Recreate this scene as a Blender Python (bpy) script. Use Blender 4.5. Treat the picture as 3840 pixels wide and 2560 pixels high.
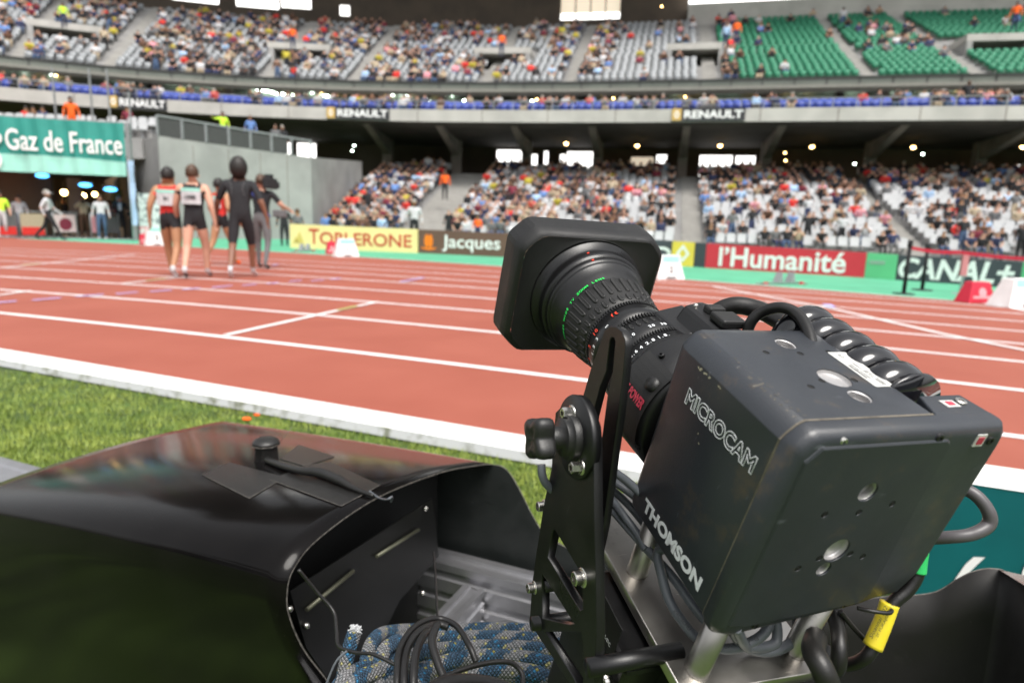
import bpy, bmesh, math, random
import numpy as np
from mathutils import Vector, Matrix
random.seed(7); np.random.seed(7)
for o in list(bpy.data.objects): bpy.data.objects.remove(o)
SC = bpy.context.scene; C = SC.collection

# ------------------------------------------------------------------ camera
F = 2400.0; TILT = 0.17518012; ROLL = -0.03049235; CH = 0.92967882; YAW = 1.16703152
ct, st_, cr, sr = math.cos(TILT), math.sin(TILT), math.cos(ROLL), math.sin(ROLL)
fw = Vector((0, ct, -st_)); dn0 = Vector((0, -st_, -ct)); rx0 = Vector((1, 0, 0))
RX = rx0*cr + dn0*sr; DN = dn0*cr - rx0*sr; CAM = Vector((0, 0, CH))
cd = bpy.data.cameras.new('camera'); cam = bpy.data.objects.new('camera', cd); C.objects.link(cam)
up = -DN; bk = -fw
cam.matrix_world = Matrix(((RX.x, up.x, bk.x, 0), (RX.y, up.y, bk.y, 0), (RX.z, up.z, bk.z, CH), (0, 0, 0, 1)))
cd.sensor_width = 36; cd.lens = F/3840*36; cd.clip_start = 0.02; cd.clip_end = 3000
cd.dof.use_dof = True; cd.dof.focus_distance = 0.55; cd.dof.aperture_fstop = 6.6
SC.camera = cam; SC.render.resolution_x = 1024; SC.render.resolution_y = 682
SC.render.engine = 'CYCLES'
# ------------------------------------------------------------------ light
SC.view_settings.view_transform = 'Standard'; SC.view_settings.look = 'None'
SC.view_settings.exposure = 0.9; SC.view_settings.gamma = 1
w = bpy.data.worlds.new('World'); SC.world = w; w.use_nodes = True
nt = w.node_tree; bg = nt.nodes['Background']; sky = nt.nodes.new('ShaderNodeTexSky'); sky.sky_type = 'NISHITA'
sky.sun_disc = False; sky.sun_elevation = math.radians(62); sky.sun_rotation = math.radians(155)
sky.air_density = 1.2; sky.dust_density = 4; hs = nt.nodes.new('ShaderNodeHueSaturation'); hs.inputs['Saturation'].default_value = .12; nt.links.new(sky.outputs[0], hs.inputs['Color']); nt.links.new(hs.outputs[0], bg.inputs[0]); bg.inputs[1].default_value = 0.125
sl = bpy.data.lights.new('sun', 'SUN'); sl.energy = 2.0; sl.angle = math.radians(32); sl.color = (1, .95, .88)
so = bpy.data.objects.new('sun', sl); C.objects.link(so)
az = math.radians(155); el = math.radians(62)
sd = Vector((math.sin(az)*math.cos(el), math.cos(az)*math.cos(el), math.sin(el)))
so.rotation_euler = sd.to_track_quat('Z', 'Y').to_euler()

# ------------------------------------------------------------------ helpers
def ray(u, v): return fw + RX*((u-1920)/F) + DN*((v-1280)/F)
def W(u, v, d): return CAM + ray(u, v)*d
def onz(u, v, z=0.0):
    r = ray(u, v); return CAM + r*((z-CH)/r.z)
def px(p):
    q = Vector(p)-CAM; z = q.dot(fw)
    if z <= 0.01: return (-9999, -9999, z)
    return (1920+F*q.dot(RX)/z, 1280+F*q.dot(DN)/z, z)
NV = Vector((math.cos(YAW), math.sin(YAW), 0)); EV = Vector((NV.y, -NV.x, 0))
def NE(n, e, z=0.0): return NV*n + EV*e + Vector((0, 0, z))
def pl(u, v, N, c):
    r = ray(u, v); return CAM + r*((c-CAM.dot(N))/r.dot(N))
RM = Matrix(((0.94106808, -0.30809084, 0.1395382), (0.33636664, 0.89565241, -0.29097122), (-0.03533216, 0.32075972, 0.94650137)))
TM = Vector((0.15078721, 0.31300185, 0.8293881))
BOX = Matrix.Translation(TM) @ RM.to_4x4(); BI = BOX.inverted()
def LW(u, v, d): return BI @ W(u, v, d)            # pixel + depth -> camera-head local
def LP(u, v, ax, val):                             # pixel -> local plane
    o = BI @ CAM; d = BI.to_3x3() @ ray(u, v); return o + d*((val-o[ax])/d[ax])

def tag(o, label=None, cat=None, group=None, kind=None):
    if label: o['label'] = label
    if cat: o['category'] = cat
    if group: o['group'] = group
    if kind: o['kind'] = kind
    return o
def thing(name, label, cat, loc=(0, 0, 0), mat=None, group=None):
    o = bpy.data.objects.new(name, None); C.objects.link(o)
    o.empty_display_size = .1
    if mat is not None: o.matrix_world = mat
    else: o.location = loc
    bpy.context.view_layer.update() if False else None
    return tag(o, label, cat, group)

def rgb(c): return (c[0], c[1], c[2], 1)
def mat(name, col, rough=.6, metal=0, var=.12, scale=8, bump=0, bscale=40, spec=.5, coat=0, emit=None, estr=0, coord='Object', col2=None, cr=(.35, .65), alpha=1, trans=0):
    m = bpy.data.materials.new(name); m.use_nodes = True; n = m.node_tree; p = n.nodes['Principled BSDF']
    p.inputs['Roughness'].default_value = rough; p.inputs['Metallic'].default_value = metal
    p.inputs['Specular IOR Level'].default_value = spec; p.inputs['Coat Weight'].default_value = coat
    p.inputs['Base Color'].default_value = rgb(col)
    if alpha < 1: p.inputs['Alpha'].default_value = alpha
    if trans: p.inputs['Transmission Weight'].default_value = trans
    if emit:
        p.inputs['Emission Color'].default_value = rgb(emit); p.inputs['Emission Strength'].default_value = estr
    tc = n.nodes.new('ShaderNodeTexCoord')
    if var > 0 or col2:
        nz = n.nodes.new('ShaderNodeTexNoise'); nz.inputs['Scale'].default_value = scale; nz.inputs['Detail'].default_value = 6
        n.links.new(tc.outputs[coord], nz.inputs['Vector'])
        rp = n.nodes.new('ShaderNodeValToRGB'); rp.color_ramp.elements[0].position = cr[0]; rp.color_ramp.elements[1].position = cr[1]
        a = col if col2 else [c*(1-var) for c in col]; b = col2 if col2 else [min(1, c*(1+var)) for c in col]
        rp.color_ramp.elements[0].color = rgb(a); rp.color_ramp.elements[1].color = rgb(b)
        n.links.new(nz.outputs['Fac'], rp.inputs['Fac']); n.links.new(rp.outputs['Color'], p.inputs['Base Color'])
    if bump:
        nb = n.nodes.new('ShaderNodeTexNoise'); nb.inputs['Scale'].default_value = bscale; nb.inputs['Detail'].default_value = 4
        n.links.new(tc.outputs[coord], nb.inputs['Vector'])
        bp = n.nodes.new('ShaderNodeBump'); bp.inputs['Strength'].default_value = bump; bp.inputs['Distance'].default_value = .002
        n.links.new(nb.outputs['Fac'], bp.inputs['Height']); n.links.new(bp.outputs['Normal'], p.inputs['Normal'])
    return m

class MB:
    def __init__(s): s.v = []; s.f = []; s.mi = []; s.uv = {}; s.sm = []
    def face(s, idx, mi=0, uv=None, smooth=False):
        if uv: s.uv[len(s.f)] = uv
        s.f.append(tuple(idx)); s.mi.append(mi); s.sm.append(smooth)
    def quad(s, a, b, c, d, mi=0, uv=None):
        k = len(s.v); s.v += [tuple(a), tuple(b), tuple(c), tuple(d)]; s.face((k, k+1, k+2, k+3), mi, uv)
    def box(s, lo, hi, M=None, mi=0):
        x0, y0, z0 = lo; x1, y1, z1 = hi; k = len(s.v)
        vs = [Vector(p) for p in [(x0, y0, z0), (x1, y0, z0), (x1, y1, z0), (x0, y1, z0), (x0, y0, z1), (x1, y0, z1), (x1, y1, z1), (x0, y1, z1)]]
        if M is not None: vs = [M @ p for p in vs]
        s.v += [tuple(p) for p in vs]
        for q in [(0, 3, 2, 1), (4, 5, 6, 7), (0, 1, 5, 4), (1, 2, 6, 5), (2, 3, 7, 6), (3, 0, 4, 7)]: s.face([k+i for i in q], mi)
    def bar(s, a, b, w, h, upv=(0, 0, 1), mi=0):
        a = Vector(a); b = Vector(b); y = (b-a); L = y.length; y.normalize(); x = y.cross(Vector(upv)); 
        if x.length < 1e-6: x = Vector((1, 0, 0))
        x.normalize(); z = x.cross(y)
        M = Matrix(((x.x, y.x, z.x, a.x), (x.y, y.y, z.y, a.y), (x.z, y.z, z.z, a.z), (0, 0, 0, 1)))
        s.box((-w/2, 0, -h/2), (w/2, L, h/2), M, mi)
    def tube(s, pts, r, n=10, closed=False, mi=0, smooth_path=6, cap=True):
        P = [Vector(p) for p in pts]
        rs = list(r) if hasattr(r, '__len__') else [r]*len(P)
        if smooth_path and len(P) > 2:
            Q = []; R2 = []; m = len(P)
            rng = range(m if closed else m-1)
            for i in rng:
                g = lambda j: P[j % m] if closed else P[max(0, min(m-1, j))]
                p0, p1, p2, p3 = g(i-1), g(i), g(i+1), g(i+2)
                for k in range(smooth_path):
                    t = k/smooth_path
                    Q.append(.5*((2*p1)+(p2-p0)*t+(2*p0-5*p1+4*p2-p3)*t*t+(3*p1-p0-3*p2+p3)*t**3))
                    R2.append(rs[i]*(1-t)+rs[(i+1) % m]*t)
            if not closed: Q.append(P[-1]); R2.append(rs[-1])
            P, rs = Q, R2
        m = len(P); k0 = len(s.v); T = []
        for i in range(m):
            if closed: d = P[(i+1) % m]-P[i-1]
            else: d = P[min(m-1, i+1)]-P[max(0, i-1)]
            T.append(d.normalized() if d.length > 1e-9 else Vector((0, 0, 1)))
        ref = Vector((0, 0, 1)) if abs(T[0].z) < .9 else Vector((1, 0, 0)); nx = T[0].cross(ref).normalized()
        acc = 0; A = []
        for i in range(m):
            nx = (nx - T[i]*nx.dot(T[i]))
            nx = nx.normalized() if nx.length > 1e-6 else T[i].orthogonal().normalized()
            by = T[i].cross(nx)
            if i: acc += (P[i]-P[i-1]).length
            A.append(acc)
            for j in range(n):
                a = 2*math.pi*j/n; q = P[i]+(nx*math.cos(a)+by*math.sin(a))*rs[i]; s.v.append(tuple(q))
        for i in range(m if closed else m-1):
            i2 = (i+1) % m; va = A[i]; vb = A[i2] if i2 else A[i]+(P[0]-P[-1]).length
            for j in range(n):
                j2 = (j+1) % n
                s.face((k0+i*n+j, k0+i*n+j2, k0+i2*n+j2, k0+i2*n+j), mi, [(j/n, va), ((j+1)/n, va), ((j+1)/n, vb), (j/n, vb)], True)
        if cap and not closed:
            s.face([k0+j for j in range(n)][::-1], mi); s.face([k0+(m-1)*n+j for j in range(n)], mi)
    def lathe(s, prof, n=48, M=None, mi=0, rf=None, smooth=True, cap0=False, cap1=False):
        # prof: list of (y, r); axis = local y ; rf(theta)->factor
        k0 = len(s.v)
        for (y, r) in prof:
            for j in range(n):
                a = 2*math.pi*j/n; rr = r*(rf(a) if rf else 1); p = Vector((rr*math.sin(a), y, rr*math.cos(a)))
                if M is not None: p = M @ p
                s.v.append(tuple(p))
        for i in range(len(prof)-1):
            for j in range(n):
                j2 = (j+1) % n; s.face((k0+i*n+j, k0+i*n+j2, k0+(i+1)*n+j2, k0+(i+1)*n+j), mi, None, smooth)
        if cap0: s.face([k0+j for j in range(n)][::-1], mi)
        if cap1: s.face([k0+(len(prof)-1)*n+j for j in range(n)], mi)
    def prism(s, poly, y0, y1, M=None, mi=0):   # poly in (x,z), extruded along y
        k = len(s.v); n = len(poly)
        for y in (y0, y1):
            for (x, z) in poly:
                p = Vector((x, y, z)); p = M @ p if M is not None else p; s.v.append(tuple(p))
        for i in range(n):
            j = (i+1) % n; s.face((k+i, k+j, k+n+j, k+n+i), mi)
        s.face([k+i for i in range(n)][::-1], mi); s.face([k+n+i for i in range(n)], mi)
    def sphere(s, c, r, n=12, m=8, sc=(1, 1, 1), mi=0):
        k0 = len(s.v); c = Vector(c)
        s.v.append(tuple(c+Vector((0, 0, r*sc[2]))))
        for i in range(1, m):
            ph = math.pi*i/m
            for j in range(n):
                a = 2*math.pi*j/n; s.v.append(tuple(c+Vector((r*sc[0]*math.sin(ph)*math.cos(a), r*sc[1]*math.sin(ph)*math.sin(a), r*sc[2]*math.cos(ph)))))
        s.v.append(tuple(c-Vector((0, 0, r*sc[2])))); last = len(s.v)-1
        for j in range(n):
            j2 = (j+1) % n; s.face((k0, k0+1+j, k0+1+j2), mi, None, True); s.face((last, k0+1+(m-2)*n+j2, k0+1+(m-2)*n+j), mi, None, True)
        for i in range(m-2):
            for j in range(n):
                j2 = (j+1) % n; a = k0+1+i*n; s.face((a+j, a+n+j, a+n+j2, a+j2), mi, None, True)
    def mesh(s, name, mats, bevel=0, fix=True):
        me = bpy.data.meshes.new(name); me.from_pydata(s.v, [], s.f)
        for m_ in (mats if isinstance(mats, (list, tuple)) else [mats]): me.materials.append(m_)
        me.polygons.foreach_set('material_index', s.mi); me.polygons.foreach_set('use_smooth', s.sm)
        if s.uv:
            ul = me.uv_layers.new(name='UVMap')
            for fi, uvs in s.uv.items():
                p = me.polygons[fi]
                for k, li in enumerate(p.loop_indices): ul.data[li].uv = uvs[k]
        if fix or bevel:
            bm = bmesh.new(); bm.from_mesh(me)
            if fix: bmesh.ops.recalc_face_normals(bm, faces=bm.faces)
            if bevel:
                es = [e for e in bm.edges if len(e.link_faces) == 2 and e.calc_face_angle(0) > .5]
                bmesh.ops.bevel(bm, geom=es, offset=bevel, segments=2, affect='EDGES', profile=.5)
            bm.to_mesh(me); bm.free()
        me.update(); return me
    def build(s, name, mats, parent=None, bevel=0, fix=True):
        o = bpy.data.objects.new(name, s.mesh(name, mats, bevel, fix)); C.objects.link(o)
        if parent: o.parent = parent
        return o

def text_obj(name, s, m, parent, M, width=None, height=None, depth=.0004, outline=0, off=0, align='LEFT', shear=0, font_fix=None):
    cu = bpy.data.curves.new('text', 'FONT'); cu.body = s; cu.size = 1; cu.offset = off; cu.shear = shear; cu.resolution_u = 4
    if outline: cu.fill_mode = 'NONE'; cu.bevel_depth = outline; cu.bevel_resolution = 1
    else: cu.extrude = .01
    to = bpy.data.objects.new('t', cu); C.objects.link(to)
    dg = bpy.context.evaluated_depsgraph_get(); me = bpy.data.meshes.new_from_object(to.evaluated_get(dg))
    bpy.data.objects.remove(to)
    n = len(me.vertices); co = np.empty(n*3, 'f'); me.vertices.foreach_get('co', co); co = co.reshape(-1, 3)
    lo = co.min(0); hi = co.max(0)
    sx = width/(hi[0]-lo[0]) if width else height/(hi[1]-lo[1]); sy = height/(hi[1]-lo[1]) if height else sx
    co[:, 0] = (co[:, 0]-lo[0])*sx; co[:, 1] = (co[:, 1]-lo[1])*sy
    zr = max(hi[2]-lo[2], 1e-6); co[:, 2] = (co[:, 2]-lo[2])/zr*depth
    if align == 'CENTER': co[:, 0] -= co[:, 0].max()/2
    me.vertices.foreach_set('co', co.ravel()); me.materials.clear(); me.materials.append(m); me.name = name
    me.transform(M); me.update()
    o = bpy.data.objects.new(name, me); C.objects.link(o)
    if parent: o.parent = parent
    return o
def frame(o, x, y, z):
    x, y, z, o = Vector(x), Vector(y), Vector(z), Vector(o)
    return Matrix(((x.x, y.x, z.x, o.x), (x.y, y.y, z.y, o.y), (x.z, y.z, z.z, o.z), (0, 0, 0, 1)))
def boolean(o, cutter):
    md = o.modifiers.new('b', 'BOOLEAN'); md.operation = 'DIFFERENCE'; md.object = cutter; md.solver = 'EXACT'; md.use_self = True
    dg = bpy.context.evaluated_depsgraph_get(); dg.update(); me = bpy.data.meshes.new_from_object(o.evaluated_get(dg))
    o.modifiers.clear(); o.data = me; bpy.data.objects.remove(cutter)
def plate2d(name, outline, holes, thick, M, m, parent, bevel=.0006):   # flat plate with holes; 2D in (x,y)
    cu = bpy.data.curves.new(name, 'CURVE'); cu.dimensions = '2D'; cu.fill_mode = 'BOTH'; cu.extrude = thick/2-bevel; cu.bevel_depth = bevel; cu.bevel_resolution = 1
    for poly in [outline]+holes:
        sp = cu.splines.new('POLY'); sp.points.add(len(poly)-1); sp.use_cyclic_u = True
        for i, p in enumerate(poly): sp.points[i].co = (p[0], p[1], 0, 1)
    to = bpy.data.objects.new('t', cu); C.objects.link(to)
    dg = bpy.context.evaluated_depsgraph_get(); me = bpy.data.meshes.new_from_object(to.evaluated_get(dg)); bpy.data.objects.remove(to)
    me.transform(M); me.materials.clear(); me.materials.append(m); me.name = name
    o = bpy.data.objects.new(name, me); C.objects.link(o)
    if parent: o.parent = parent
    return o
def circ(cx, cy, r, n=20, a0=0, a1=2*math.pi):
    return [(cx+r*math.cos(a0+(a1-a0)*i/n), cy+r*math.sin(a0+(a1-a0)*i/n)) for i in range(n if a1-a0 > 6.2 else n+1)]

# ------------------------------------------------------------------ materials
M = {}
M['track'] = mat('track_rubber', (.262, .064, .039), .8, var=0, col2=(.290, .076, .048), scale=1.4, bump=.4, bscale=220)
M['line'] = mat('line_paint', (.80, .78, .78), .6, var=.06, scale=5)
M['olive'] = mat('olive_paint', (.36, .33, .10), .6, var=.06)
M['bluepaint'] = mat('blue_paint', (.42, .42, .80), .6, var=.06)
M['green_floor'] = mat('green_floor', (.075, .34, .20), .7, var=.12, scale=1.5)
M['concrete'] = mat('concrete', (.36, .35, .33), .8, var=.14, scale=.6, bump=.3, bscale=6)
M['wallconc'] = mat('wall_concrete', (.30, .296, .288), .8, var=.13, scale=.8, bump=.3, bscale=5)
M['fascia'] = mat('fascia_concrete', (.45, .435, .41), .8, var=.10, scale=.7)
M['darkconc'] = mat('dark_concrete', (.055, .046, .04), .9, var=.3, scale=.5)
M['midconc'] = mat('beam_concrete', (.20, .17, .15), .9, var=.2, scale=.7)
M['curb'] = mat('curb_white', (.80, .80, .79), .5, var=0, col2=(.86, .86, .85), scale=4)
M['curbside'] = mat('curb_side', (.55, .56, .58), .5, var=0, col2=(.22, .23, .18), scale=14, cr=(.5, .7))
M['soil'] = mat('soil', (.035, .06, .012), .95, var=0, col2=(.07, .12, .02), scale=5)
M['blade'] = mat('grass_blade', (.13, .20, .025), .6, var=0, col2=(.28, .34, .06), scale=6)
M['seatw'] = mat('white_plastic', (.43, .44, .45), .5, var=.05)
M['seatg'] = mat('grey_plastic', (.29, .305, .32), .55, var=.08)
M['seatgr'] = mat('green_plastic', (.015, .17, .09), .6, var=.1)
M['seatb'] = mat('blue_plastic', (.03, .06, .32), .5, var=.12)
M['steel'] = mat('brushed_steel', (.55, .55, .56), .35, 1, var=.08)
M['railm'] = mat('rail_metal', (.30, .31, .32), .5, .3, var=.08)
M['mesh_dark'] = mat('dark_mesh_panel', (.05, .05, .05), .7, var=.1)
M['glass'] = mat('box_glass', (.16, .18, .155), .12, var=.15, scale=.4, spec=.8)
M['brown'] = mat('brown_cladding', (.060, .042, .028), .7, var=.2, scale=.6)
M['hall'] = mat('hall_lining', (.10, .065, .035), .8, var=.3, scale=.5)
M['win'] = mat('daylight_panel', (.9, .9, .9), .5, var=0, emit=(1, .98, .95), estr=1.5)  # emission stands in for the daylight behind openings and glazing
M['winwarm'] = mat('dim_daylight_panel', (.8, .7, .55), .5, var=.1, emit=(1, .85, .65), estr=.35)  # weaker emission standing in for light through the cream panes
M['lampw'] = mat('lamp_warm', (1, .8, .4), .5, var=0, emit=(1, .62, .22), estr=16)
M['lampc'] = mat('lamp_cool', (1, 1, 1), .5, var=0, emit=(.8, 1, .85), estr=24)
M['lampb'] = mat('lamp_blue', (.3, .6, 1), .5, var=0, emit=(.08, .45, 1), estr=3)
M['lamph'] = mat('lamp_housing', (.25, .2, .12), .5, .5, var=.1)
M['skin0'] = mat('skin_light', (.56, .31, .22), .6, var=.06); M['skin1'] = mat('skin_tan', (.38, .19, .10), .6, var=.06); M['skin2'] = mat('skin_dark', (.20, .085, .05), .5, var=.08)
M['hair0'] = mat('hair_dark', (.012, .009, .008), .6, var=.2); M['hair1'] = mat('hair_brown', (.07, .035, .018), .6, var=.2); M['hair2'] = mat('hair_grey', (.30, .28, .25), .6, var=.2)
CL = dict(black=(.015, .015, .018), white=(.52, .52, .54), red=(.62, .03, .025), beige=(.42, .34, .24), navy=(.03, .04, .10), blue=(.12, .22, .48), lightblue=(.35, .50, .70), yellow=(.45, .38, .04), grey=(.13, .13, .135), brown=(.10, .05, .03), pink=(.65, .28, .33), green=(.05, .20, .08), orange=(.85, .12, .01), lime=(.55, .85, .05), maroon=(.18, .02, .04))
for k, c in CL.items(): M['c_'+k] = mat('cloth_'+k, c, .85, var=.12, scale=20)
M['denim'] = mat('denim', (.06, .10, .19), .85, var=.2, scale=30)

# ================================================================== SETTING
def struct(name, mb, m, fix=True):
    o = mb.build(name, m, fix=fix); o['kind'] = 'structure'; return o
# ground: infield grass soil sheet to the horizon
g = MB(); g.quad((-900, -900, -.02), (900, -900, -.02), (900, 900, -.02), (-900, 900, -.02)); struct('ground', g, M['soil'])
def strip(n0, n1, e0, e1, z):
    q = MB(); N = 40
    for i in range(N):
        a = e0+(e1-e0)*i/N; b = e0+(e1-e0)*(i+1)/N; q.quad(NE(n0, a, z), NE(n0, b, z), NE(n1, b, z), NE(n1, a, z))
    return q
tk = strip(2.52, 15.4, -60, 30, 0.0); struct('running_track', tk, M['track'])
# outer green floor, bounded by the measured track edge
edge_px = [(0, 893), (500, 915), (1019, 946), (1861, 995), (2550, 1050), (3624, 1131), (3840, 1149)]
def lane_fit(pts, deg=2):
    ne = [(onz(u, v).dot(EV), onz(u, v).dot(NV)) for u, v in pts]
    a = np.polyfit([q[0] for q in ne], [q[1] for q in ne], min(deg, len(ne)-1)); lo = min(q[0] for q in ne); hi = max(q[0] for q in ne)
    d = np.polyder(a)
    def f(e):
        if e < lo: return float(np.polyval(a, lo)+np.polyval(d, lo)*(e-lo)*.8)
        if e > hi: return float(np.polyval(a, hi)+np.polyval(d, hi)*(e-hi))
        return float(np.polyval(a, e))
    return f
edge = lane_fit(edge_px, 2)
q = MB(); es = [-26+i*.5 for i in range(100)]
for a, b in zip(es, es[1:]): q.quad(NE(edge(a), a, .004), NE(edge(b), b, .004), NE(31, b, .004), NE(31, a, .004))
struct('green_apron', q, M['green_floor'])
q = MB()
for a, b in zip(es, es[1:]): q.quad(NE(edge(a)-.06, a, .008), NE(edge(b)-.06, b, .008), NE(edge(b)+.02, b, .008), NE(edge(a)+.02, a, .008))
struct('track_edge_line', q, M['line'])
# lane lines through their measured courses
LL = [[(0, 1175), (500, 1224), (1000, 1282), (1500, 1341), (2000, 1405), (3759, 1629), (3840, 1641)],
      [(0, 1087), (500, 1122), (1000, 1167), (1500, 1207), (1861, 1251), (3441, 1421), (3840, 1463)],
      [(0, 1038), (500, 1066), (1000, 1103), (1846, 1171), (3275, 1302), (3840, 1357)],
      [(0, 1003), (500, 1031), (1000, 1060), (1851, 1121), (3177, 1232), (3840, 1290)],
      [(0, 978), (1000, 1028), (1856, 1085), (3012, 1173), (3840, 1244)],
      [(0, 955), (500, 980), (1000, 1008), (1856, 1058), (2430, 1098), (3840, 1208)],
      [(0, 942), (500, 964), (1000, 991), (1861, 1037), (2430, 1073), (3840, 1180)],
      [(0, 931), (500, 951), (1000, 975), (1861, 1018), (2430, 1052), (3840, 1160)]]
q = MB()
for L_ in LL:
    f = lane_fit(L_, 2); ee = [-24+i*.4 for i in range(112)]
    for a, b in zip(ee, ee[1:]):
        h = .034; q.quad(NE(f(a)-h, a, .004), NE(f(b)-h, b, .004), NE(f(b)+h, b, .004), NE(f(a)+h, a, .004))
def gline(qb, p0, p1, wd, z):
    a = onz(*p0); b = onz(*p1); d = (b-a).normalized(); n = Vector((-d.y, d.x, 0))*wd/2
    a.z = b.z = z; qb.quad(a-n, b-n, b+n, a+n)
struct('lane_lines', q, M['line'])
q = MB()
for a, b in [((845, 1259), (1416, 1133)), ((453, 1065), (697, 1039)), ((-160, 1128), (115, 1092)), ((-100, 1015), (504, 956))]: gline(q, a, b, .06, .0085)
pp = [(2675, 1075), (3116, 1158), (3533, 1253), (3747, 1296), (3900, 1326)]
for a, b in zip(pp, pp[1:]): gline(q, a, b, .07, .0085)
gline(q, (3770, 1150), (3900, 1178), .09, .0085)
struct('stagger_lines', q, M['line'])
q = MB(); gline(q, (1265, 1166), (1338, 1150), .062, .012); gline(q, (545, 1055), (622, 1046), .062, .012); gline(q, (80, 996), (150, 990), .07, .012); struct('olive_marks', q, M['olive'])
q = MB()
for a, b in [((-60, 1143), (62, 1132)), ((122, 1129), (228, 1119)), ((283, 1115), (388, 1107)), ((434, 1105), (516, 1098)), ((563, 1096), (645, 1090)), ((683, 1088), (752, 1083)), ((795, 1081), (870, 1073)), ((908, 1073), (962, 1068)), ((1000, 1066), (1045, 1062)), ((1085, 1058), (1130, 1053)), ((1165, 1056), (1215, 1052)), ((1240, 1050), (1275, 1046)), ((1500, 1059), (1590, 1043)), ((1020, 996), (1045, 992))]:
    gline(q, a, b, .055, .0125)
gline(q, (3098, 1143), (3120, 1154), .12, .0125)
struct('blue_dashes', q, M['bluepaint'])
# inner curb: white slab with a raised aluminium rail on its grass side
q = MB()
for i in range(90):
    a = -24+i*.45; b = a+.45
    P = [(2.56, .0), (2.555, .018), (2.37, .02), (2.365, .032), (2.325, .032), (2.318, -.01)]
    for (n0, z0), (n1, z1) in zip(P, P[1:]): q.quad(NE(n0, a, z0), NE(n0, b, z0), NE(n1, b, z1), NE(n1, a, z1), 1 if z1 < 0 else 0)
cb = q.build('track_curb', [M['curb'], M['curbside']], fix=False); cb['kind'] = 'structure'
q = MB()
a = onz(866, 1537, .05); q.box((-.02, -.004, 0), (.02, .004, .004), Matrix.Translation(NE(2.335, -2.33, .045)) @ Matrix.Rotation(YAW-math.pi/2, 4, 'Z'))
tag(q.build('curb_slot', M['c_black']), 'short dark slot in the grass side of the white kerb', 'slot')
for i, (u, v, s) in enumerate([(925, 1570, .018), (963, 1555, .013)]):
    q = MB(); p = onz(u, v, 0.01); q.sphere(p, s, 8, 6, (1.3, .8, .5))
    tag(q.build('orange_peel', M['c_orange']), ['larger orange scrap lying in the grass by the kerb', 'smaller orange scrap lying against the white kerb'][i], 'litter')
# grass blades (stuff)
q = MB(); rnd = random.Random(3)
def blades(n, f):
    c = 0
    while c < n:
        p = f()
        if p is None: continue
        c += 1; h = rnd.uniform(.010, .030); a = rnd.uniform(0, 6.28); l = rnd.uniform(0, .02); wd = rnd.uniform(.0015, .003)
        d = Vector((math.cos(a), math.sin(a), 0)); t = p+Vector((math.cos(a+1.5)*l, math.sin(a+1.5)*l, h)); k = len(q.v)
        q.v += [tuple(p-d*wd), tuple(p+d*wd), tuple(t)]; q.face((k, k+1, k+2))
def fA():
    p = onz(rnd.uniform(-250, 1150), rnd.uniform(1385, 2000), 0)
    return Vector((p.x, p.y, -.018)) if 1.2 < p.dot(NV) < 2.31 else None
def fG():
    p = onz(rnd.uniform(-300, 3000), rnd.uniform(1385, 2300), 0)
    if not (.9 < p.dot(NV) < 2.31 and -4.6 < p.dot(EV) < 1.4): return None
    return Vector((p.x, p.y, -.018))
def fB():
    n = rnd.uniform(.3, 2.31); e = rnd.uniform(-4.5, 1.3); return NE(n, e, -.018)
blades(90000, fG)
o = q.build('grass', M['blade'], fix=False); tag(o, 'short green infield grass beside the white kerb', 'grass', kind='stuff')

# ================================================================== STAND
BC = np.polyfit([-30.69, -22.67, -12.31, -8.38, 8.995, 13.29, 27.27], [39.59, 42.84, 43.0, 43.1, 40.68, 39.39, 36.26], 3)
BX = np.linspace(-36, 50, 173)
def bow(x):
    lo, hi = -31., 28.; d = np.polyder(BC)
    if x < lo: return float(np.polyval(BC, lo)+np.polyval(d, lo)*(x-lo)), float(np.polyval(d, lo))
    if x > hi: return float(np.polyval(BC, hi)+np.polyval(d, hi)*(x-hi)), float(np.polyval(d, hi))
    return float(np.polyval(BC, x)), float(np.polyval(d, x))
_s = [0.0]; _p = []
for i, x in enumerate(BX):
    y, d = bow(x); _p.append((x, y, d))
    if i: _s.append(_s[-1]+math.hypot(x-_p[i-1][0], y-_p[i-1][1]))
_s = np.array(_s); SX0 = float(np.interp(0, BX, _s)); _s -= SX0
SMIN, SMAX = _s[0], _s[-1]
def bp(s, off, z=0.0):
    x = float(np.interp(s, _s, BX)); y, d = bow(x); L = math.hypot(1, d); return Vector((x-d/L*off, y+off/L, z))
def btan(s):
    x = float(np.interp(s, _s, BX)); _, d = bow(x); return Vector((1, d, 0)).normalized()
def hit(u, v, off, zz=None):          # ray against the surface at this offset -> (s, z)
    r = ray(u, v); lo, hi = 5., 120.
    def side(t):
        p = CAM+r*t; s_ = nearest(p); b = bp(s_, off); tn = btan(s_); nn = Vector((-tn.y, tn.x, 0)); return (p-b).dot(nn), s_, p.z
    for _ in range(36):
        m = (lo+hi)/2
        if side(m)[0] > 0: hi = m
        else: lo = m
    _, s_, z = side(lo); return s_, z
def nearest(p):
    best = None; lo, hi = 0, len(BX)-1
    d = [(q[0]-p.x)**2+(q[1]-p.y)**2 for q in _p[::4]]; i = int(np.argmin(d))*4
    i0 = max(0, i-4); i1 = min(len(BX)-1, i+4); bs = None
    for k in range(i0, i1):
        a = Vector(_p[k][:2]); b = Vector(_p[k+1][:2]); ab = b-a; t = max(0, min(1, (Vector((p.x, p.y))-a).dot(ab)/ab.dot(ab))); c = a+ab*t; dd = (c-Vector((p.x, p.y))).length
        if bs is None or dd < bs[0]: bs = (dd, _s[k]+t*(_s[k+1]-_s[k]))
    return bs[1]
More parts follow.
